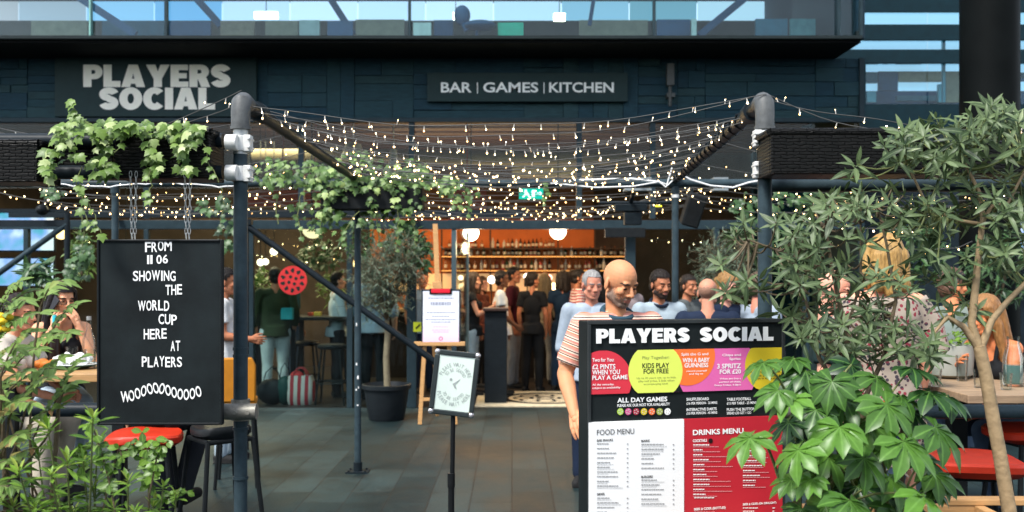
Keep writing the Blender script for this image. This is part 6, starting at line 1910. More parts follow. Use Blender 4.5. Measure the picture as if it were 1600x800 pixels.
# --- people inside
for (pxx, Yv, rz, H, lb, kw) in (
    (783, 13.9, 92, 1.74, "dark haired man in a white T-shirt facing the bar beside the host stand", dict(sk=SKIN_D, hair='short', hc=(.012, .01, .01), shirt=WHITEC, sleeve=.55, trousers=GREYT, arms={'R': ((-.22, -.02, 1.15), (-.15, -.2, 1.0))})),
    (802, 14.9, 78, 1.80, "man in a maroon shirt behind the man in white", dict(sk=SKIN_T, hair='short', hc=(.012, .01, .01), shirt=cloth("maroon_cloth", (.055, .008, .014)), sleeve=.8, trousers=GREYT)),
    (832, 14.4, 165, 1.72, "woman in black with long dark hair seen from behind in the doorway", dict(sk=SKIN_T, hair='tied', hc=(.02, .015, .012), shirt=BLACKC, sleeve=.6, trousers=BLACKC, fem=True, head=(-40, 0))),
    (851, 15.4, 160, 1.70, "blond person in beige deeper inside right of the woman in black", dict(sk=SKIN_T, hair='long', hc=(.16, .11, .05), shirt=cloth("beige_cloth", (.22, .18, .12)), sleeve=1.3, trousers=GREYT, fem=True)),
    (879, 14.6, 178, 1.74, "person in a navy dress seen from behind at the bar", dict(sk=SKIN_T, hair='bob', hc=(.02, .015, .012), shirt=cloth("deep_blue_cloth", (.008, .022, .045)), sleeve=.5, trousers=cloth("deep_blue_cloth", (.008, .026, .06)), fem=True, head=(30, 0))),
    (904, 14.3, 100, 1.76, "man in a red and white striped polo near the bar", dict(sk=SKIN_T, hair='short', hc=(.014, .011, .01), shirt=M_redstripe, sleeve=.7, stripes=True, trousers=JEAN, head=(-20, 0))),
    (738, 13.9, 88, 1.72, "long haired woman in a black top and pale jeans behind the glass door", dict(sk=SKIN_L, hair='long', hc=(.03, .022, .018), shirt=BLACKC, sleeve=.3, trousers=LJEAN, fem=True, arms={'R': ((-.21, -.10, 1.17), (-.14, -.30, 1.28))})),
    (660, 14.3, 30, 1.74, "man in a grey blue shirt behind the clipboard", dict(sk=SKIN_T, hair='short', hc=(.05, .02, .012), shirt=cloth("slate_shirt", (.15, .22, .30)), sleeve=.8, trousers=NAVY)),
    (584, 13.5, 170, 1.86, "man in a pale blue shirt standing inside behind the olive tree", dict(sk=SKIN_L, hair='crop', hc=(.06, .04, .03), shirt=PALEBLUE, sleeve=1.3, trousers=BLACKC, build=1.18, head=(20, 0))),
    (527, 13.75, 110, 1.72, "person in a pale grey shirt standing at the inside high table", dict(sk=SKIN_L, hair='short', hc=(.02, .015, .013), shirt=cloth("pale_grey_shirt", (.52, .56, .56)), sleeve=1.8, trousers=BLACKC, arms={'R': ((-.22, -.05, 1.15), (-.12, -.26, 1.12)), 'L': ((.22, -.05, 1.15), (.12, -.26, 1.12))})),
    (430, 13.35, 200, 1.78, "person in an olive top and baggy cream trousers inside the window", dict(sk=SKIN_T, hair='short', hc=(.02, .015, .012), shirt=cloth("olive_cloth", (.035, .045, .02)), sleeve=1.6, trousers=CREAM, build=1.12)),
    (395, 14.6, 20, 1.70, "dark haired person in black near the violet neon digit", dict(sk=SKIN_D, hair='bob', hc=(.012, .01, .01), shirt=BLACKC, sleeve=1.5, trousers=BLACKC, fem=True)),
    (930, 15.2, 150, 1.78, "tall person in a charcoal shirt at the bar behind the grey haired man", dict(sk=SKIN_T, hair='short', hc=(.02, .015, .012), shirt=cloth("charcoal_shirt", (.03, .03, .035)), sleeve=.8, trousers=BLACKC)),
    (812, 15.9, 10, 1.70, "bartender in a white shirt facing out behind the counter", dict(sk=SKIN_L, hair='short', hc=(.05, .03, .02), shirt=WHITEC, sleeve=1.4, trousers=BLACKC)) if False else
    (895, 15.6, 190, 1.76, "person in a dark jacket crowded at the bar beside the navy dress", dict(sk=SKIN_T, hair='short', hc=(.03, .02, .015), shirt=BLACKC, sleeve=1.8, trousers=BLACKC)),
    (752, 15.0, 60, 1.66, "short haired woman in rust standing near the counter lamps", dict(sk=SKIN_L, hair='bob', hc=(.06, .03, .015), shirt=cloth("rust_cloth", (.12, .03, .015)), sleeve=.8, trousers=BLACKC, fem=True)),
    (455, 15.2, 130, 1.72, "person in teal by the far table behind the red round sign", dict(sk=SKIN_T, hair='short', hc=(.02, .015, .012), shirt=cloth("teal_cloth", (.02, .08, .09)), sleeve=.8, trousers=JEAN)),
    (1075, 10.6, 40, 1.68, "person in grey in the shade behind the slim rear post", dict(sk=SKIN_T, hair='short', hc=(.02, .015, .012), shirt=cloth("shade_grey", (.08, .09, .09)), sleeve=.7, trousers=BLACKC)),
    (980, 12.0, 30, 1.72, "person with fair hair just visible behind the striped man's head", dict(sk=SKIN_L, hair='short', hc=(.12, .08, .04), shirt=cloth("rose_grey", (.25, .20, .2)), sleeve=.7, trousers=BLACKC)),
):
    person(lb, px(pxx, Yv), Yv, rz, H, **kw)
# ================================================================ PLANTS
def lance(w, fold=.10, droop=.18, seg=4, pw=1.0, wmax=.45):
    """leaf template: length 1 along +y, normal +z"""
    vs, fs = [], []
    for i in range(seg + 1):
        t = i / seg; ww = w * (math.sin(PI * t ** (math.log(.5) / math.log(wmax))) ** pw) if 0 < t < 1 else (.04 * w if i == 0 else .0)
        z = -droop * t * t
        vs += [(-ww / 2, t, z + fold * ww), (0, t, z), (ww / 2, t, z + fold * ww)]
    for i in range(seg):
        a = i * 3; fs += [(a, a + 1, a + 4, a + 3), (a + 1, a + 2, a + 5, a + 4)]
    return np.array(vs), fs


def outline_leaf(pts, center=(0, .35), droop=.2, dome=.06):
    vs = [(center[0], center[1], dome)] + [(x, y, -droop * (x * x + (y - .2) ** 2)) for x, y in pts]
    n = len(pts); fs = [(0, 1 + i, 1 + (i + 1) % n) for i in range(n)]
    return np.array(vs), fs


IVY = outline_leaf([(0, 0), (.16, -.06), (.34, .02), (.50, .18), (.36, .30), (.42, .52), (.52, .62), (.26, .62), (.14, .80), (0, 1.02), (-.14, .80), (-.26, .62), (-.52, .62), (-.42, .52), (-.36, .30), (-.50, .18), (-.34, .02), (-.16, -.06)], droop=.35, dome=.03)
LANCE = lance(.24, .14, .22); LANCES = [LANCE, lance(.21, .18, .45), lance(.27, .08, .02), lance(.23, .2, -.15), lance(.20, .12, .7)]; IVY2 = None; OLIVE = lance(.17, .1, .1, 3); NAND = lance(.40, .16, .22, 4, .9, .36); ROUND = lance(.62, .10, .12, 4, .7, .58); NARROW = lance(.26, .2, .1, 4, .8, .6)


def fatsia_template(lobes=8, seed=0):
    r_ = random.Random(seed); vs = [(0, 0, 0)]; fs = []
    span = R(r_.uniform(225, 285)); step = span / (lobes - 1); a0 = PI / 2 - span / 2
    idx = []
    for i in range(lobes):
        a = a0 + i * step; Ln = (1.0 - .30 * (abs(i - (lobes - 1) / 2) / ((lobes - 1) / 2)) ** 1.6) * r_.uniform(.93, 1.05)
        def pt(r, off, dz):
            # off in widths perpendicular to the lobe axis
            ca, sa = math.cos(a), math.sin(a); x = ca * r - sa * off; y = sa * r + ca * off
            return (x, y, -.44 * r * r + dz)
        hw = .37 * math.sin(step / 2)
        dr = r_.uniform(-.14, .10)
        row = [[pt(.30 * Ln, -hw * 1.05, .035), pt(.28 * Ln, 0, -.03), pt(.30 * Ln, hw * 1.05, .035)],
               [pt(.52 * Ln, -.160, .04 + dr * .2), pt(.52 * Ln, 0, -.025 + dr * .2), pt(.52 * Ln, .160, .04 + dr * .2)],
               [pt(.70 * Ln, -.205, .045 + dr * .5), pt(.70 * Ln, 0, -.02 + dr * .5), pt(.70 * Ln, .205, .045 + dr * .5)],
               [pt(.76 * Ln, -.172, .03 + dr * .6), pt(.77 * Ln, 0, -.02 + dr * .6), pt(.76 * Ln, .172, .03 + dr * .6)],
               [pt(.88 * Ln, -.098, .015 + dr * .8), pt(.89 * Ln, 0, -.015 + dr * .8), pt(.88 * Ln, .098, .015 + dr * .8)],
               [pt(1.0 * Ln, 0, -.03 + dr)]]
        ids = []
        for rw_ in row:
            ids.append([len(vs) + j for j in range(len(rw_))]); vs.extend(rw_)
        fs.append((0, ids[0][0], ids[0][1])); fs.append((0, ids[0][1], ids[0][2]))
        for j in range(4):
            a_, b_ = ids[j], ids[j + 1]; fs += [(a_[0], b_[0], b_[1], a_[1]), (a_[1], b_[1], b_[2], a_[2])]
        fs += [(ids[4][0], ids[5][0], ids[4][1]), (ids[4][1], ids[5][0], ids[4][2])]
        idx.append(ids)
    for i in range(lobes - 1):
        fs.append((0, idx[i][0][2], idx[i + 1][0][0]))
    vs = np.array(vs); rib = [0.0] * len(vs); rib[0] = 1.0
    for ids in idx:
        for r3 in ids: rib[r3[len(r3) // 2]] = 1.0
    FRIB.append((vs, rib))
    return vs, fs


FRIB = []


def frame(d, n):
    d = Vector(d).normalized(); n = Vector(n); s = d.cross(n)
    if s.length < 1e-4: s = d.cross(Vector((1, 0, .1)))
    s.normalize(); n = s.cross(d)
    return np.array([[s.x, d.x, n.x], [s.y, d.y, n.y], [s.z, d.z, n.z]])


RIB = {}
for t_ in LANCES + [OLIVE, NAND, ROUND, NARROW]: RIB[id(t_[0])] = [1.0 if i % 3 == 1 else 0.0 for i in range(len(t_[0]))]
RIB[id(IVY[0])] = [1.0] + [0.0] * (len(IVY[0]) - 1)


class Leaves:
    def __init__(self): self.V = []; self.A = []; self.Fc = []; self.n = 0; self.Rb = []
    def put(self, tmpl, p, d, n, size, lv):
        vs, fs = tmpl; M = frame(d, n) * size
        self.V.append(vs @ M.T + np.array([p[0], p[1], p[2]])); self.A.append(np.full(len(vs), lv))
        self.Rb.extend(RIB.get(id(vs)) if id(vs) in RIB else [0.0] * len(vs))
        self.Fc.extend([tuple(i + self.n for i in f) for f in fs]); self.n += len(vs)
    def build(self, name, m, parent):
        mb = MB(); v = np.vstack(self.V); mb.v = [tuple(x) for x in v]; mb.attr = list(np.concatenate(self.A)); mb.f = self.Fc; mb.m = [0] * len(self.Fc); mb.rib = self.Rb
        return mb.build(name, m, parent, smooth=True, angle=80)


def rosette(L_, tmpl, p, axis, size, n, rnd, lv0=.5, spread=(45, 88), twist=2.4):
    axis = Vector(axis).normalized(); u = axis.cross(Vector((.3, .5, .8))).normalized(); w = axis.cross(u)
    ph = rnd.uniform(0, 6.28)
    for i in range(n):
        t = i / max(1, n - 1); a = ph + i * twist; sp = R(spread[0] + (spread[1] - spread[0]) * (1 - t) + rnd.uniform(-10, 10))
        rd = u * math.cos(a) + w * math.sin(a); d = axis * math.cos(sp) + rd * math.sin(sp)
        nn = axis * math.sin(sp) - rd * math.cos(sp)
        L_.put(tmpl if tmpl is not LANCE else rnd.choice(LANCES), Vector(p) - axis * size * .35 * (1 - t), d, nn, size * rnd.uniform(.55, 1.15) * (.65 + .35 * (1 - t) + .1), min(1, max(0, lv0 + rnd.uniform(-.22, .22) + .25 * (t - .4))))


def bez(a, b, c, n=8):
    a, b, c = Vector(a), Vector(b), Vector(c)
    return [(a * (1 - t) ** 2 + b * 2 * t * (1 - t) + c * t * t) for t in [i / n for i in range(n + 1)]]


M_bark = mat("pale_bark", sty((150, 128, 96)), .7, .25, 22, .5, 40)
M_barkd = mat("brown_bark", sty((92, 80, 60)), .75, .3, 20, .5, 40)
M_twig = mat("green_twig", sty((104, 112, 66)), .6, .2, 20)
LF_shrub = leaf_mat("shrub_leaf", (.010, .032, .010), (.145, .205, .085), .45, .25, third=(.40, .45, .26))
LF_fatsia = leaf_mat("broad_leaf", (.006, .034, .012), (.105, .245, .028), .36, .3, third=(.30, .42, .12), spec=.4)
LF_nand = leaf_mat("pinnate_leaf", (.03, .085, .016), (.22, .33, .08), .4, .3, third=(.40, .20, .09))
LF_choi = leaf_mat("bright_leaf", (.02, .065, .010), (.17, .31, .035), .36, .3, third=(.34, .42, .07))
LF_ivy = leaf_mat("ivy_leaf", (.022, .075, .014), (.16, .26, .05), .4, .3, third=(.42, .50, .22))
LF_olive = leaf_mat("olive_leaf", (.024, .050, .030), (.15, .20, .13), .5, .15)
LF_dark = leaf_mat("house_plant_leaf", (.012, .035, .014), (.06, .13, .04), .4, .15)


def shrub(label, name, cat, blobs, base, limbs, Yr, seed, size=.10, tmpl=LANCE, n=(8, 12), m=LF_shrub, bark=M_bark, trunk=None, lvb=.42, twigs=True):
    """blobs: (px, py, rx, ry, rosettes) as seen in the photo, spread in depth over Yr"""
    rnd = random.Random(seed); t_ = thing(name, label, cat, base)
    L_ = Leaves(); tw = MB(); pts = []
    for lm in limbs:
        for i in range(len(lm) - 1):
            a, b_ = lm[i][0], lm[i + 1][0]
            for j in range(5): pts.append(a + (b_ - a) * (j / 5))
        pts.append(lm[-1][0])
    ymid = (Yr[0] + Yr[1]) / 2
    for (bx, by, rx, ry, cnt) in blobs:
        for i in range(cnt):
            a = rnd.uniform(0, 2 * PI); r = math.sqrt(rnd.random()); Y = rnd.uniform(*Yr)
            p = P(bx + rx * r * math.cos(a), by + ry * r * math.sin(a), Y)
            c = P(bx, by + ry * .6, ymid)
            ax = (p - c); ax.normalize(); ax = (ax + Vector((rnd.uniform(-.3, .3), -.35 + rnd.uniform(-.3, .3), .45))).normalized()
            depth = (Y - Yr[0]) / (Yr[1] - Yr[0])
            rosette(L_, tmpl, p, ax, size * rnd.uniform(.8, 1.2), rnd.randint(*n), rnd, lvb + rnd.uniform(-.15, .2))
            if twigs and pts:
                q_ = min(pts, key=lambda v: (v - p).length_squared)
                if (q_ - p).length < .8:
                    tw.tube(bez(q_, (p + q_) / 2 - Vector((0, 0, .05)), p, 5), [.0045, .004, .0035, .003, .0025, .002], 5, caps=False)
    L_.build("foliage", m, t_)
    if tw.v: tw.build("twigs", M_twig if bark is M_bark else bark, t_)
    lb = MB()
    for lm in limbs: lb.tube([v for v, r in lm], [r for v, r in lm], 12)
    lb.build("trunk", bark, t_)
    return t_


Ys = 3.62
def lp_(px_, py_, r, Y=Ys): return (P(px_, py_, Y), r)
base_r = P(1600, 860, Ys); base_r.z = .5
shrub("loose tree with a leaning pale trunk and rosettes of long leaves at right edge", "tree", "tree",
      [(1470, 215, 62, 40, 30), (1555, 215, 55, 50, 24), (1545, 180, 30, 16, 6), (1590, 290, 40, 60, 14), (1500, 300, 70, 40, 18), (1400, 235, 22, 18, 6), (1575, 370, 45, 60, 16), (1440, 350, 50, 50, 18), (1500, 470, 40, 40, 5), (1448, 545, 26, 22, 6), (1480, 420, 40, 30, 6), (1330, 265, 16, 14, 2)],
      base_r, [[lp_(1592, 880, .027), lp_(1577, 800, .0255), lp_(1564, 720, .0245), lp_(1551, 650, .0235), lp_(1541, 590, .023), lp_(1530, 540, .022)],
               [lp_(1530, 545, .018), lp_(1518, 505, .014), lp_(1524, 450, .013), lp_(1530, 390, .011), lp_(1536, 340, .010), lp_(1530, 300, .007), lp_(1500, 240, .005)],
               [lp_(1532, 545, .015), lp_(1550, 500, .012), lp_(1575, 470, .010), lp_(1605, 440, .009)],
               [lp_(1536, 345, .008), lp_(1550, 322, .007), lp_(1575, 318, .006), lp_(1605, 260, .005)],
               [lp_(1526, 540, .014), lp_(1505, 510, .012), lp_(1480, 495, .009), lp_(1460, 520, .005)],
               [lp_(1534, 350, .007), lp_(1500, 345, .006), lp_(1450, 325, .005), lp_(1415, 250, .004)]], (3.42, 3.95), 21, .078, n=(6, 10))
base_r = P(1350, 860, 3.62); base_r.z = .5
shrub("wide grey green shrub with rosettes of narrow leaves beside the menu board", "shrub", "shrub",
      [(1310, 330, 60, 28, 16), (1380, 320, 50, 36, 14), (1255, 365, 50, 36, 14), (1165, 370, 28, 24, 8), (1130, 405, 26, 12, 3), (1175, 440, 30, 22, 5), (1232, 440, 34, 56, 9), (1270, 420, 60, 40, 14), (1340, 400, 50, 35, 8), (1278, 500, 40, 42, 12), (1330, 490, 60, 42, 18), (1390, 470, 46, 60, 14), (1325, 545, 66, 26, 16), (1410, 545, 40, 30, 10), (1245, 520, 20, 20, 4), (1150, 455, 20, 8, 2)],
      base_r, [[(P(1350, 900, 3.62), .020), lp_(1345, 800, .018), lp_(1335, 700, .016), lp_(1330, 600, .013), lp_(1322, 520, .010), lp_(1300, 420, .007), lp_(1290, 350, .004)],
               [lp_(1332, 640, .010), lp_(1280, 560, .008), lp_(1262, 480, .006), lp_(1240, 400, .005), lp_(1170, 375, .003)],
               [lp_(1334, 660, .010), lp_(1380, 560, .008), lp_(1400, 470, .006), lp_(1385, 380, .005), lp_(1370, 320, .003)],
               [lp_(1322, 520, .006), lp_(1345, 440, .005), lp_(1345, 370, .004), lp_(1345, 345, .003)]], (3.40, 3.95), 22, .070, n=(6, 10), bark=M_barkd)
# ---------------------------------------------------------------- fatsia
rnd = random.Random(31)
base_f = P(1340, 900, 3.25); base_f.z = .5
ft_ = thing("fatsia_plant", "glossy broad leaved plant with large fingered leaves in front of the menu board", "plant", base_f)
TP = [fatsia_template(8, s) for s in range(4)] + [fatsia_template(7, 9), fatsia_template(9, 5)]
for v_, r_ in FRIB: RIB[id(v_)] = r_
L_ = Leaves(); st_ = MB()
spec = [(1236, 622, 42, 3.0, -20), (1312, 667, 52, 3.0, 0), (1247, 703, 48, 2.95, -10), (1328, 782, 56, 2.9, 10), (1443, 776, 60, 2.9, 15), (1412, 690, 58, 3.0, 8), (1350, 716, 50, 3.05, 0), (1268, 748, 32, 2.95, 0), (1385, 632, 54, 3.1, 20), (1462, 668, 58, 3.1, 30), (1452, 612, 50, 3.25, 25), (1300, 596, 44, 3.2, -10), (1172, 684, 46, 2.9, -60), (1216, 610, 38, 3.0, -35),
        (1192, 567, 36, 3.1, -40), (1275, 640, 46, 3.2, 0), (1370, 590, 46, 3.3, 10), (1425, 575, 44, 3.3, 20), (1320, 625, 46, 3.25, 5), (1236, 750, 34, 3.15, -20), (1232, 660, 36, 3.2, -20), (1390, 745, 48, 3.15, 10), (1295, 715, 46, 3.2, 0), (1355, 660, 50, 3.25, 0), (1250, 590, 40, 3.3, -20), (1290, 790, 46, 3.1, -5), (1400, 800, 50, 3.1, 5), (1252, 795, 38, 3.1, -10), (1350, 830, 50, 3.0, 5), (1460, 740, 44, 3.25, 25),
        (1420, 640, 46, 3.35, 10), (1340, 760, 46, 3.3, 0), (1265, 680, 44, 3.35, -8), (1240, 560, 36, 3.35, -15), (1330, 570, 40, 3.4, 0), (1480, 620, 40, 3.35, 25), (1242, 712, 34, 3.3, -20), (1440, 715, 44, 3.3, 15), (1310, 730, 44, 3.4, 0)]
spec += [(rnd.uniform(1238, 1470), rnd.uniform(575, 800), rnd.uniform(26, 40), rnd.uniform(3.2, 3.45), 0) for _ in range(18)]
for i, (px_, py_, r, Y, tilt) in enumerate(spec):
    p = P(px_, py_, Y); size = r * 1.16 / S(Y)
    ox = max(-1, min(1, (px_ - 1330) / 110)); dn = Vector((ox * 1.1 + rnd.uniform(-.3, .3), -.55 + rnd.uniform(-.3, .2), -.55 + rnd.uniform(-.25, .35))).normalized()
    n_ = Vector((ox * .35 + rnd.uniform(-.35, .35), -rnd.uniform(.25, .60), .85))
    back = max(0, min(1, (Y - 2.9) / .5))  # leaf colour darkened with depth, painting in the shade inside the plant
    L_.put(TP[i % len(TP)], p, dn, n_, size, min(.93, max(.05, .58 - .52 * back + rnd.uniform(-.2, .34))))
    o_ = Vector((base_f.x + rnd.uniform(-.12, .12) + (p.x - base_f.x) * .25, 3.35, p.z - .22 - rnd.uniform(0, .1)))
    st_.tube(bez(o_, o_ + Vector(((p.x - o_.x) * .3, -.02, .2)), p, 6), [.006, .0055, .005, .0045, .004, .0035, .003], 6, caps=False)
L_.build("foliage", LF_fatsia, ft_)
st_.build("leaf_stalks", M_twig, ft_)
q = MB()
for dx in (-.08, .05, .16): q.tube([(base_f.x + dx, 3.35, .5), (base_f.x + dx * 1.1, 3.36, .9), (base_f.x + dx * 1.3, 3.38, 1.25)], [.017, .015, .011], 8)
q.build("stem", M_barkd, ft_)


# ---------------------------------------------------------------- left plants
def spray(L_, tw, tmpl, a, c, n, size, rnd, lv, pinn=True):
    """pinnate spray from a to c with n pairs of leaflets"""
    mid = (Vector(a) + Vector(c)) / 2 + Vector((0, 0, .06)); pts = bez(a, mid, c, 10)
    tw.tube(pts, [.003] * 5 + [.002] * 6, 5, caps=False)
    for i in range(2, 11):
        d = (pts[i] - pts[i - 1]).normalized(); s = d.cross(Vector((0, -.3, 1))).normalized(); up = Vector((rnd.uniform(-.3, .3), -.45, .8))
        for sg in (-1, 1):
            if rnd.random() < .85:
                dd = (d * .6 + s * sg * .9 + Vector((0, rnd.uniform(-.4, .1), rnd.uniform(-.5, .05)))).normalized()
                L_.put(tmpl, pts[i], dd, up, size * rnd.uniform(.7, 1.15), min(1, max(0, lv + rnd.uniform(-.25, .3))))
    L_.put(tmpl, pts[-1], (pts[-1] - pts[-2]), Vector((0, -.4, .8)), size, lv)


rnd = random.Random(41)
base_n = P(10, 900, 3.25); base_n.z = .5
nd = thing("nandina_shrub", "light green pinnate leaved shrub with coppery tips at the far left", "shrub", base_n)
L_ = Leaves(); tw = MB()
tips = [(100, 440), (70, 455), (120, 475), (62, 490), (40, 470), (20, 500), (80, 520), (110, 520), (60, 545), (25, 545), (5, 520), (95, 560), (40, 580), (75, 590), (15, 600), (100, 610), (50, 630), (10, 650), (80, 640), (30, 680), (60, 700), (10, 720), (-10, 470), (-15, 560), (-10, 620), (30, 440), (110, 600), (45, 520), (85, 575), (5, 575), (125, 560), (20, 625), (65, 665), (15, 760), (45, 750)]
for (tx, ty) in tips:
    Y = rnd.uniform(2.95, 3.35); c = P(tx, ty, Y)
    a = P(tx - rnd.uniform(20, 95), ty + rnd.uniform(30, 90), Y + rnd.uniform(0, .15))
    spray(L_, tw, NAND, a, c, 6, .052, rnd, .5 + rnd.uniform(-.15, .2))
    if rnd.random() < .5: tw.tube(bez(Vector((base_n.x + rnd.uniform(-.2, .1), 3.3, .9)), (a + base_n) / 2 + Vector((0, 0, .2)), a, 5), .004, 5, caps=False)
L_.build("foliage", LF_nand, nd); tw.build("twigs", M_barkd, nd)
q = MB()
for dx in (-.16, -.02, .1): q.tube([(base_n.x + dx, 3.3, .5), (base_n.x + dx * 1.2, 3.3, .85), (base_n.x + dx * 1.6, 3.28, 1.3)], [.012, .010, .006], 7)
q.build("stem", M_barkd, nd)

base_c = P(120, 900, 3.1); base_c.z = .6
ch = thing("choisya_shrub", "bright green shrub with upright whorled shoots under the letter board", "shrub", base_c)
L_ = Leaves(); tw = MB()
shoots = [(75, 668, 26), (145, 652, 28), (152, 690, 22), (60, 710, 26), (105, 720, 24), (30, 735, 24), (130, 720, 20), (145, 760, 24), (90, 770, 26), (200, 750, 22), (175, 790, 22), (55, 790, 26), (115, 800, 22), (240, 790, 22), (275, 772, 18), (20, 790, 24), (210, 800, 20), (160, 725, 18), (80, 740, 20), (255, 760, 16)]
for (tx, ty, sz) in shoots:
    Y = rnd.uniform(2.9, 3.25); c = P(tx, ty, Y)
    b0 = Vector((P(tx * .75 + 40, 0, 3.15).x + rnd.uniform(-.05, .05), 3.2, .70)); pts = bez(b0, b0 * .4 + c * .6 + Vector((0, 0, -.06)), c, 8)
    tw.tube(pts, [.005, .0045, .004, .004, .0035, .003, .003, .0025, .002], 6, caps=False)
    rosette(L_, NARROW, c, (rnd.uniform(-.25, .25), -.15, 1), sz * 1.35 / S(Y), 13, rnd, .68, (25, 95))
    for j in (3, 4, 5, 6, 7):
        for s in range(3):
            a = rnd.uniform(0, 6.28); d = Vector((math.cos(a), math.sin(a) - .3, .35)); L_.put(NARROW, pts[j], d, (0, -.4, 1), sz * 1.3 / S(Y) * rnd.uniform(.8, 1.1), rnd.uniform(.15, .6))
L_.build("foliage", LF_choi, ch); tw.build("stems", M_twig, ch)

base_p = P(225, 900, 3.2); base_p.z = .6
pt_ = thing("round_leaved_shrub", "thin stemmed plant with round leaves hanging below the letter board", "shrub", base_p)
L_ = Leaves(); tw = MB()
for (path, sz) in ((((232, 800), (240, 740), (228, 690), (222, 675)), 17), (((232, 790), (236, 720), (205, 690), (198, 705)), 15), (((180, 800), (170, 740), (150, 680), (142, 660)), 16), (((232, 780), (245, 715), (250, 690), (262, 688)), 14), (((160, 800), (172, 745), (186, 700), (190, 712)), 14), (((240, 800), (262, 775), (280, 765), (292, 768)), 12), (((140, 690), (128, 700), (122, 715), (124, 730)), 14)):
    Y = rnd.uniform(3.0, 3.2); v = [P(a, b_, Y) for a, b_ in path]; pts = bez(v[0], v[1], v[2], 8) + [v[3]]
    tw.tube(pts, .0028, 6, caps=False)
    for j in range(3, len(pts)):
        for s in (-1, 1, 0):
            d = Vector((s + rnd.uniform(-.4, .4), -.4, rnd.uniform(-.9, .4))); L_.put(ROUND, pts[j], d, (rnd.uniform(-.4, .4), -.8, .5), sz / S(Y) * rnd.uniform(.75, 1.15) * 1.15, rnd.uniform(.15, .75))
L_.build("foliage", LF_choi, pt_); tw.build("stems", M_barkd, pt_)
# yellow flower bud at the far left
q = MB(); c = P(3, 505, 3.0)
for i in range(10): q.ell(c + Vector((rnd.uniform(-.02, .02), rnd.uniform(-.02, .02), rnd.uniform(-.025, .025))), (.013, .013, .010))
q.build("yellow_flower", mat("petal_yellow", (.75, .5, .02), .6, .1), nd)


# ---------------------------------------------------------------- ivy
def ivy(label, blobs, trails, Y, depth, size, seed, m, base, group):
    rnd = random.Random(seed); t_ = thing("ivy_plant", label, "ivy", base, group=group); L_ = Leaves(); tw = MB()
    for (bx, by, rx, ry, cnt) in blobs:
        for i in range(cnt):
            a = rnd.uniform(0, 2 * PI); r = math.sqrt(rnd.random()); Yv = Y + rnd.uniform(-depth, depth * .6)
            p = P(bx + rx * r * math.cos(a), by + ry * r * math.sin(a), Yv)
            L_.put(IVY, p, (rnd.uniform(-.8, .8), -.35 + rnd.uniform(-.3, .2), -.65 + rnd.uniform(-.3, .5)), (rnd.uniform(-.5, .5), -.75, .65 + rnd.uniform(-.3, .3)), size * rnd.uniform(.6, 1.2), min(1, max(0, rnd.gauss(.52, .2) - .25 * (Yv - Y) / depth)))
    for path in trails:
        v = [P(a, b_, Y - depth * .7) for a, b_ in path]
        pts = []
        for i in range(len(v) - 1): pts += [v[i] + (v[i + 1] - v[i]) * (j / 4) for j in range(4)]
        pts.append(v[-1]); pts = [p + Vector((rnd.uniform(-.01, .01), 0, 0)) for p in pts]
        tw.tube(pts, .0022 * Y / 4, 5, caps=False)
        for p in pts[::2]:
            if rnd.random() < .8: L_.put(IVY, p, (rnd.uniform(-1, 1), -.4, -.6), (rnd.uniform(-.4, .4), -.8, .5), size * rnd.uniform(.55, .95), rnd.uniform(.35, .8))
    L_.build("foliage", m, t_); tw.build("vines", M_twig, t_)
    return t_


gi = "ivy in the hanging planters"
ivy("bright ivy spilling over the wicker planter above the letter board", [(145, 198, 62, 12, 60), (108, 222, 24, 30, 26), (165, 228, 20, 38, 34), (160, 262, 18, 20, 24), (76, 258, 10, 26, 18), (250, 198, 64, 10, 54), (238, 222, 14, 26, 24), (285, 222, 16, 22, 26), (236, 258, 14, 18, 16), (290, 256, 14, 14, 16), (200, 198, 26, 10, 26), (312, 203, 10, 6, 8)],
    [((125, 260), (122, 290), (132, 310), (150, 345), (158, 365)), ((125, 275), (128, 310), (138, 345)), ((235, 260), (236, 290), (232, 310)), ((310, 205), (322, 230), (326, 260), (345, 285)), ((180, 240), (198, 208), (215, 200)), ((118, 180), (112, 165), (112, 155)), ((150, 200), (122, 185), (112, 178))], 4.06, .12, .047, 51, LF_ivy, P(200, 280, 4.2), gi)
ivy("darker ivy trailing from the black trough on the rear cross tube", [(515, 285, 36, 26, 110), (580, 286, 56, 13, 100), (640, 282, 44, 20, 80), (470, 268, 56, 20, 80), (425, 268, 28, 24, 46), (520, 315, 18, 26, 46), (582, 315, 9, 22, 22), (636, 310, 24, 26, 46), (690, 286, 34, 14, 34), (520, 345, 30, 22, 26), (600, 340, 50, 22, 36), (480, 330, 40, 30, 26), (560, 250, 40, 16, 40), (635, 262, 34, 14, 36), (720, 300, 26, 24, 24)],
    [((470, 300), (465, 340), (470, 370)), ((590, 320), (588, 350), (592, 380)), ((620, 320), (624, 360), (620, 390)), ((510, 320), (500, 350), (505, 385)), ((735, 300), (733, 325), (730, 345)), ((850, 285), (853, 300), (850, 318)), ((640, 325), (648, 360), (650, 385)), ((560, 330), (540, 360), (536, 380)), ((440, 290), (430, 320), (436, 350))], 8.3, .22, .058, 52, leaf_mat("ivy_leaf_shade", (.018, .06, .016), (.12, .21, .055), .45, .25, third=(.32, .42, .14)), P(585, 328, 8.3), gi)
ivy("sparse ivy strands hanging from the top of the right shop front", [(1170, 325, 30, 20, 36), (1225, 320, 20, 30, 30), (1290, 310, 40, 30, 50)], [((1165, 300), (1160, 330), (1166, 360)), ((1215, 300), (1218, 330), (1214, 356))], 9.6, .2, .07, 53, LF_dark, P(1220, 290, 9.6), gi)
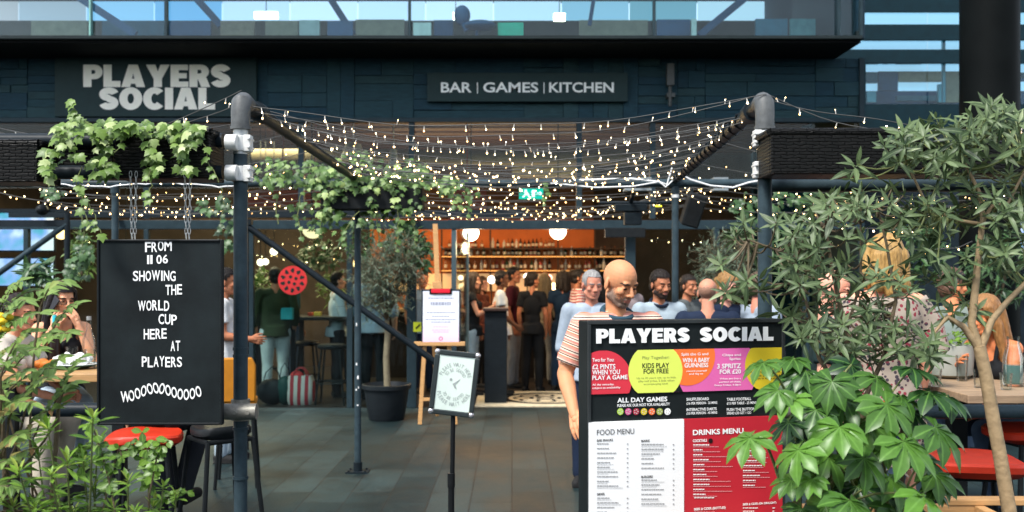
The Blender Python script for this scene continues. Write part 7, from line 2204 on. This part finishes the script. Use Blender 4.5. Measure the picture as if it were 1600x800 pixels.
ivy("thin ivy hanging in the gap left of the front post", [(365, 345, 20, 14, 20), (350, 375, 18, 26, 26), (335, 320, 30, 14, 22), (60, 430, 30, 14, 20), (130, 390, 14, 30, 30), (120, 420, 20, 24, 30), (90, 300, 20, 10, 14)], [((345, 290), (350, 320), (344, 350)), ((128, 330), (130, 370), (124, 410))], 9.3, .2, .075, 54, LF_dark, P(345, 290, 9.3), gi)


# ---------------------------------------------------------------- olive trees in pots
def olive(label, pxc, Y, pyt, pyb, rx, pot, seed, trunk_py, dens=230):
    rnd = random.Random(seed); x = (pxc - HX) / S(Y); t_ = thing("olive_tree", label, "tree", (x, Y, 0))
    cz = P(0, (pyt + pyb) / 2, Y).z; rz_ = (pyb - pyt) / 2 / S(Y); rxx = rx / S(Y)
    L_ = Leaves(); tw = MB(); c0 = Vector((x, Y, P(0, trunk_py, Y).z))
    clumps = [Vector((x + rxx * rnd.uniform(-.62, .62), Y + rxx * rnd.uniform(-.6, .6), cz + rz_ * rnd.uniform(-.65, .7))) for _ in range(26)]
    for c in clumps:
        tw.tube(bez(c0, (c0 + c) / 2 + Vector((0, 0, .06)), c, 5), [.009, .007, .006, .005, .004, .003], 5, caps=False)
        for i in range(dens // 12):
            d = Vector((rnd.gauss(0, 1), rnd.gauss(0, 1), rnd.gauss(.25, 1))).normalized(); L0 = rnd.uniform(.12, .34) * rxx / .40
            e = c + d * L0; tw.tube([c, e], [.003, .0015], 4, caps=False)
            for j in range(7):
                t = .25 + .75 * j / 6; p = c + d * L0 * t; dd = (d * .7 + Vector((rnd.gauss(0, .6), rnd.gauss(0, .6), rnd.gauss(0, .6)))).normalized()
                L_.put(OLIVE, p, dd, (rnd.uniform(-.5, .5), -.5, 1), rnd.uniform(.045, .075), min(1, max(0, rnd.gauss(.45, .25))))
    L_.build("foliage", LF_olive, t_); tw.build("twigs", M_barkd, t_)
    if pot:
        q = MB(); q.tube([(x + .01, Y, .36), (x - .005, Y, .7), (x + .012, Y, 1.0), (c0.x, Y, c0.z)], [.04, .036, .034, .026], 12); q.build("trunk", mat("olive_bark", sty((120, 112, 90)), .8, .3, 18, .5, 40), t_)
        pr = thing("plant_pot", "large black round pot holding the olive tree by the window", "plant pot", (x, Y, 0))
        q = MB(); q.lathe([(.20, .002), (.21, .02), (.262, .36), (.285, .365), (.288, .41), (.27, .415), (.25, .36), (.001, .355)], n=36); q.build("pot", mat("pot_black", (.014, .018, .021), .42, .15), pr, world=False)
        q = MB(); q.lathe([(.0, .357), (.248, .365), (.001, .372)], n=24); q.build("soil", M_soil, pr, world=False)
    else:
        q = MB(); q.tube([(x, Y, 0.02), (x, Y, c0.z)], [.04, .028], 10); q.build("trunk", M_barkd, t_)
    return t_


olive("potted olive tree with a round loose crown in front of the window", 604, 11.6, 362, 508, 60, True, 61, 500, 300)
olive("second olive tree in the shade right of the slim rear post", 1130, 11.2, 362, 480, 52, False, 62, 480, 200)
# hanging and potted greenery inside and in front of the left windows
rnd = random.Random(71)
for i, (bx, by, rx, ry, Y, cnt, lb) in enumerate(((630, 385, 32, 36, 12.2, 150, "hanging greenery against the dark door frame above the olive tree"), (560, 370, 26, 30, 12.3, 90, "feathery plant hanging in the window left of the olive tree"), (500, 400, 34, 22, 14.6, 90, "leafy house plant on the shelf behind the red round sign"), (520, 450, 22, 26, 14.8, 80, "yellow green house plant behind the person in grey"), (412, 450, 24, 26, 14.4, 90, "pale flowering house plant inside right of the left front post"), (128, 395, 20, 40, 12.2, 110, "dense green plant beside the far left steel post"), (660, 395, 14, 26, 12.0, 60, "wispy greenery beside the easel mast"), (1240, 400, 40, 40, 11.0, 140, "dark bush in the shade behind the right front post"), (1420, 400, 60, 60, 10.5, 200, "dark bush in the shade behind the blond woman"), (1560, 420, 60, 60, 9.5, 200, "dark bush in the shade at the far right"), (60, 425, 20, 12, 7.8, 50, "small green plant above the two women on the left"))):
    t_ = thing("house_plant", lb, "plant", P(bx, by + ry, Y), group="greenery around the windows"); L_ = Leaves(); tw = MB()
    top = P(bx, by - ry, Y)
    for j in range(cnt):
        a = rnd.uniform(0, 6.28); r = math.sqrt(rnd.random()); p = P(bx + rx * r * math.cos(a), by + ry * r * math.sin(a), Y + rnd.uniform(-.25, .25))
        for s in range(3):
            L_.put(LANCE if i % 2 else NAND, p, (rnd.uniform(-1, 1), rnd.uniform(-1, .4), rnd.uniform(-1, .8)), (rnd.uniform(-.5, .5), -.5, 1), rnd.uniform(.06, .13), min(1, max(0, rnd.gauss(.5, .25))))
    for j in range(6):
        e = P(bx + rnd.uniform(-rx, rx) * .7, by + rnd.uniform(-ry, ry) * .6, Y); b0 = P(bx, by + ry, Y); tw.tube(bez(b0, (b0 + e) / 2 + Vector((0, 0, .05)), e, 5), .006, 5, caps=False)
    L_.build("foliage", LF_dark if i not in (3, 4, 5) else LF_ivy, t_); tw.build("stems", M_barkd, t_)
# bright herb in the grey pot on the right table
rnd = random.Random(77); L_ = Leaves()
for j in range(70):
    a = rnd.uniform(0, 6.28); r = .13 * math.sqrt(rnd.random()); L_.put(NAND, (pot.location.x + r * math.cos(a), pot.location.y + r * math.sin(a), TZR + .19 + rnd.uniform(0, .09)), (math.cos(a), math.sin(a), rnd.uniform(-.2, .9)), (0, -.4, 1), rnd.uniform(.04, .07), rnd.uniform(.4, .9))
hb = thing("herb_plant", "small bright green herb growing in the pale grey pot", "plant", (pot.location.x, pot.location.y, TZR + .165)); L_.build("foliage", LF_choi, hb)

# ================================================================ STRING LIGHTS
M_wire = mat("black_wire", (.07, .07, .065), .5, .1)
M_stem = mat("bulb_holder", (.55, .52, .46), .4, .05)
bulb_mats = [emis("warm_bulb_%d" % i, c, s, sampling=False) for i, (c, s) in enumerate((((1, .66, .29), 6), ((1, .76, .42), 9), ((1, .54, .18), 4.5)))]
def bulb_mesh(mi, r):
    q = MB(); q.ell((0, 0, -.002), (r, r, r * 1.25), nu=8, nv=5); return q.mesh("bulb", [bulb_mats[mi]])
rnd = random.Random(91)
B_near = [bulb_mesh(i, .0032) for i in range(3)]; B_far = [bulb_mesh(i, .0046) for i in range(3)]
nstr = 0
def string_light(A, B, sag, step, label, group, near=False, jit=.012, x_in=None):
    A, B = Vector(A), Vector(B); L0 = (B - A).length; n = max(6, int(L0 / step))
    t_ = thing("string_light", label, "string light", A, group=group); w = MB(); pts = []
    ph = rnd.uniform(0, 6); sk_ = rnd.uniform(-.15, .15)
    for i in range(25):
        t = i / 24; s = 4 * t * (1 - t) * (1 + sk_ * (t - .5) * 2); pts.append(A + (B - A) * t + Vector((0, .02 * math.sin(ph + t * 9), -sag * s + .006 * math.sin(ph + 17 * t))))
    w.tube(pts, .0022 if near else .003, 5, caps=False)
    cnt = 0; hold = MB()
    for i in range(n):
        t = (i + rnd.uniform(.15, .85)) / n; f = t * 24; j = min(23, int(f)); p = pts[j] + (pts[j + 1] - pts[j]) * (f - j)
        if x_in and not (x_in[0] < p.x / p.y * F + HX < x_in[1]): continue
        up = 1 if rnd.random() < .3 else -1; d = Vector((rnd.uniform(-.35, .35), rnd.uniform(-.3, .3), up * 1.0)).normalized(); ln = .018 if near else .016
        hold.tube([p, p + d * ln], [.0018, .0026], 5)
        mi = rnd.choices((0, 1, 2), (5, 3, 2))[0]
        o = bpy.data.objects.new("bulb", (B_near if near else B_far)[mi]); C.objects.link(o); o.parent = t_; o.location = p + d * (ln + .003) - A; k_ = rnd.uniform(.55, 1.2); o.scale = (k_, k_, k_)
        cnt += 1
        if cnt >= 100: break
    w.build("wire", M_wire, t_)
    if hold.v: hold.build("bulb_holders", M_stem if near else M_wire, t_)
    return t_
def side_x(Y, a, b): return a + (b - a) * (Y - PY0) / (PY1 - PY0)
def roof_z(Y): return zT + .03 + (zB + .03 - zT - .03) * min(1, (Y - PY0) / (PY1 - PY0))
ords = ["first", "second", "third", "fourth", "fifth", "sixth", "seventh", "eighth", "ninth", "tenth", "eleventh", "twelfth", "thirteenth", "fourteenth", "fifteenth", "sixteenth", "seventeenth", "eighteenth", "nineteenth", "twentieth", "twenty-first", "twenty-second", "twenty-third", "twenty-fourth", "twenty-fifth", "twenty-sixth", "twenty-seventh", "twenty-eighth", "twenty-ninth", "thirtieth"]
Y = 4.28; i = 0
while Y < 12.3 and i < 30:
    xa, xb = side_x(min(Y, 9.5), xL, xl), side_x(min(Y, 9.5), xR, xr); near = Y < 5.6
    ex = 0 if Y < 8.6 else .55
    string_light((xa - ex, Y, roof_z(Y) + rnd.uniform(-.02, .05)), (xb + ex, Y + rnd.uniform(-.1, .1), roof_z(Y) + rnd.uniform(-.02, .05)), rnd.uniform(.10, .2), .12 if near else (.13 if Y < 8.6 else .14),
                 "warm string light over the entrance, %s counting back from the front posts" % ords[i], "string lights over the entrance", near)
    Y += .16 if Y < 5.6 else (.24 if Y < 8 else .36); i += 1
for i, Y in enumerate((4.28, 4.36, 4.9, 5.5, 6.3, 7.2, 8.2, 8.9, 9.4, 9.9, 10.5, 11.2, 11.9)):
    xa = side_x(min(Y, 9), xL, xl)
    string_light((xa, Y, roof_z(Y) + (.02 if i else .05)), (-600 / S(Y) - .8, Y, roof_z(Y) - (.02 if i > 1 else -.0) - .06), rnd.uniform(.04, .14), .11, "warm string light above the two women's table, %s counting back from the front" % ords[i], "string lights over the left tables", Y < 5.6, x_in=(-40, 460))
for i, Y in enumerate((4.28, 4.4, 5.0, 6.0, 7.4, 8.6, 9.3, 10.0, 10.8, 11.6)):
    xa = side_x(min(Y, 9), xR, xr)
    string_light((xa, Y, roof_z(Y) + .04), (820 / S(Y) + .3, Y, roof_z(Y) - .06), rnd.uniform(.05, .15), .12, "warm string light above the table behind the leaning trunk, %s counting back from the front" % ords[i], "string lights over the right tables", Y < 5.6, x_in=(1000, 1640))
for (pa, pb, Y, lb) in (((385, 372), (640, 380), 13.6, "string of warm glints added inside the window above the red round sign"), ((380, 392), (560, 404), 14.6, "string of warm glints added deep in the dining room behind the diagonal brace"), ((110, 372), (350, 380), 13.8, "string of warm glints added inside the window behind the letter board"), ((1010, 372), (1330, 380), 13.4, "string of warm glints added inside the window behind the bald men")):
    string_light(P(pa[0], pa[1], Y), P(pb[0], pb[1], Y), .08, .11, lb, "strings of added warm glints in the dining room")  # bulb strings added indoors to give warm glints behind the glass
# tangle of wire wound round the cross tube, low left and right swags
for (pa, pb, Y, sag, lb) in (((380, 300), (720, 335), 9.2, .12, "loose swag of string light under the left end of the cross tube"), ((700, 300), (1040, 300), 9.6, .22, "low swag of string light hanging in front of the transom"), ((1060, 300), (1260, 330), 9.0, .08, "loose swag of string light right of the slim rear post"), ((0, 300), (360, 330), 9.5, .10, "low swag of string light above the two women"), ((720, 296), (1000, 318), 10.5, .16, "second low swag of string light in front of the orange bar"), ((1240, 330), (1500, 345), 7.5, .1, "warm string light glimpsed between the shrubs on the right"), ((1400, 388), (1520, 378), 8.0, .04, "amber string light low behind the right shrub")):
    string_light(P(pa[0], pa[1], Y), P(pb[0], pb[1], Y), sag, .075, lb, "loose swags of string lights")
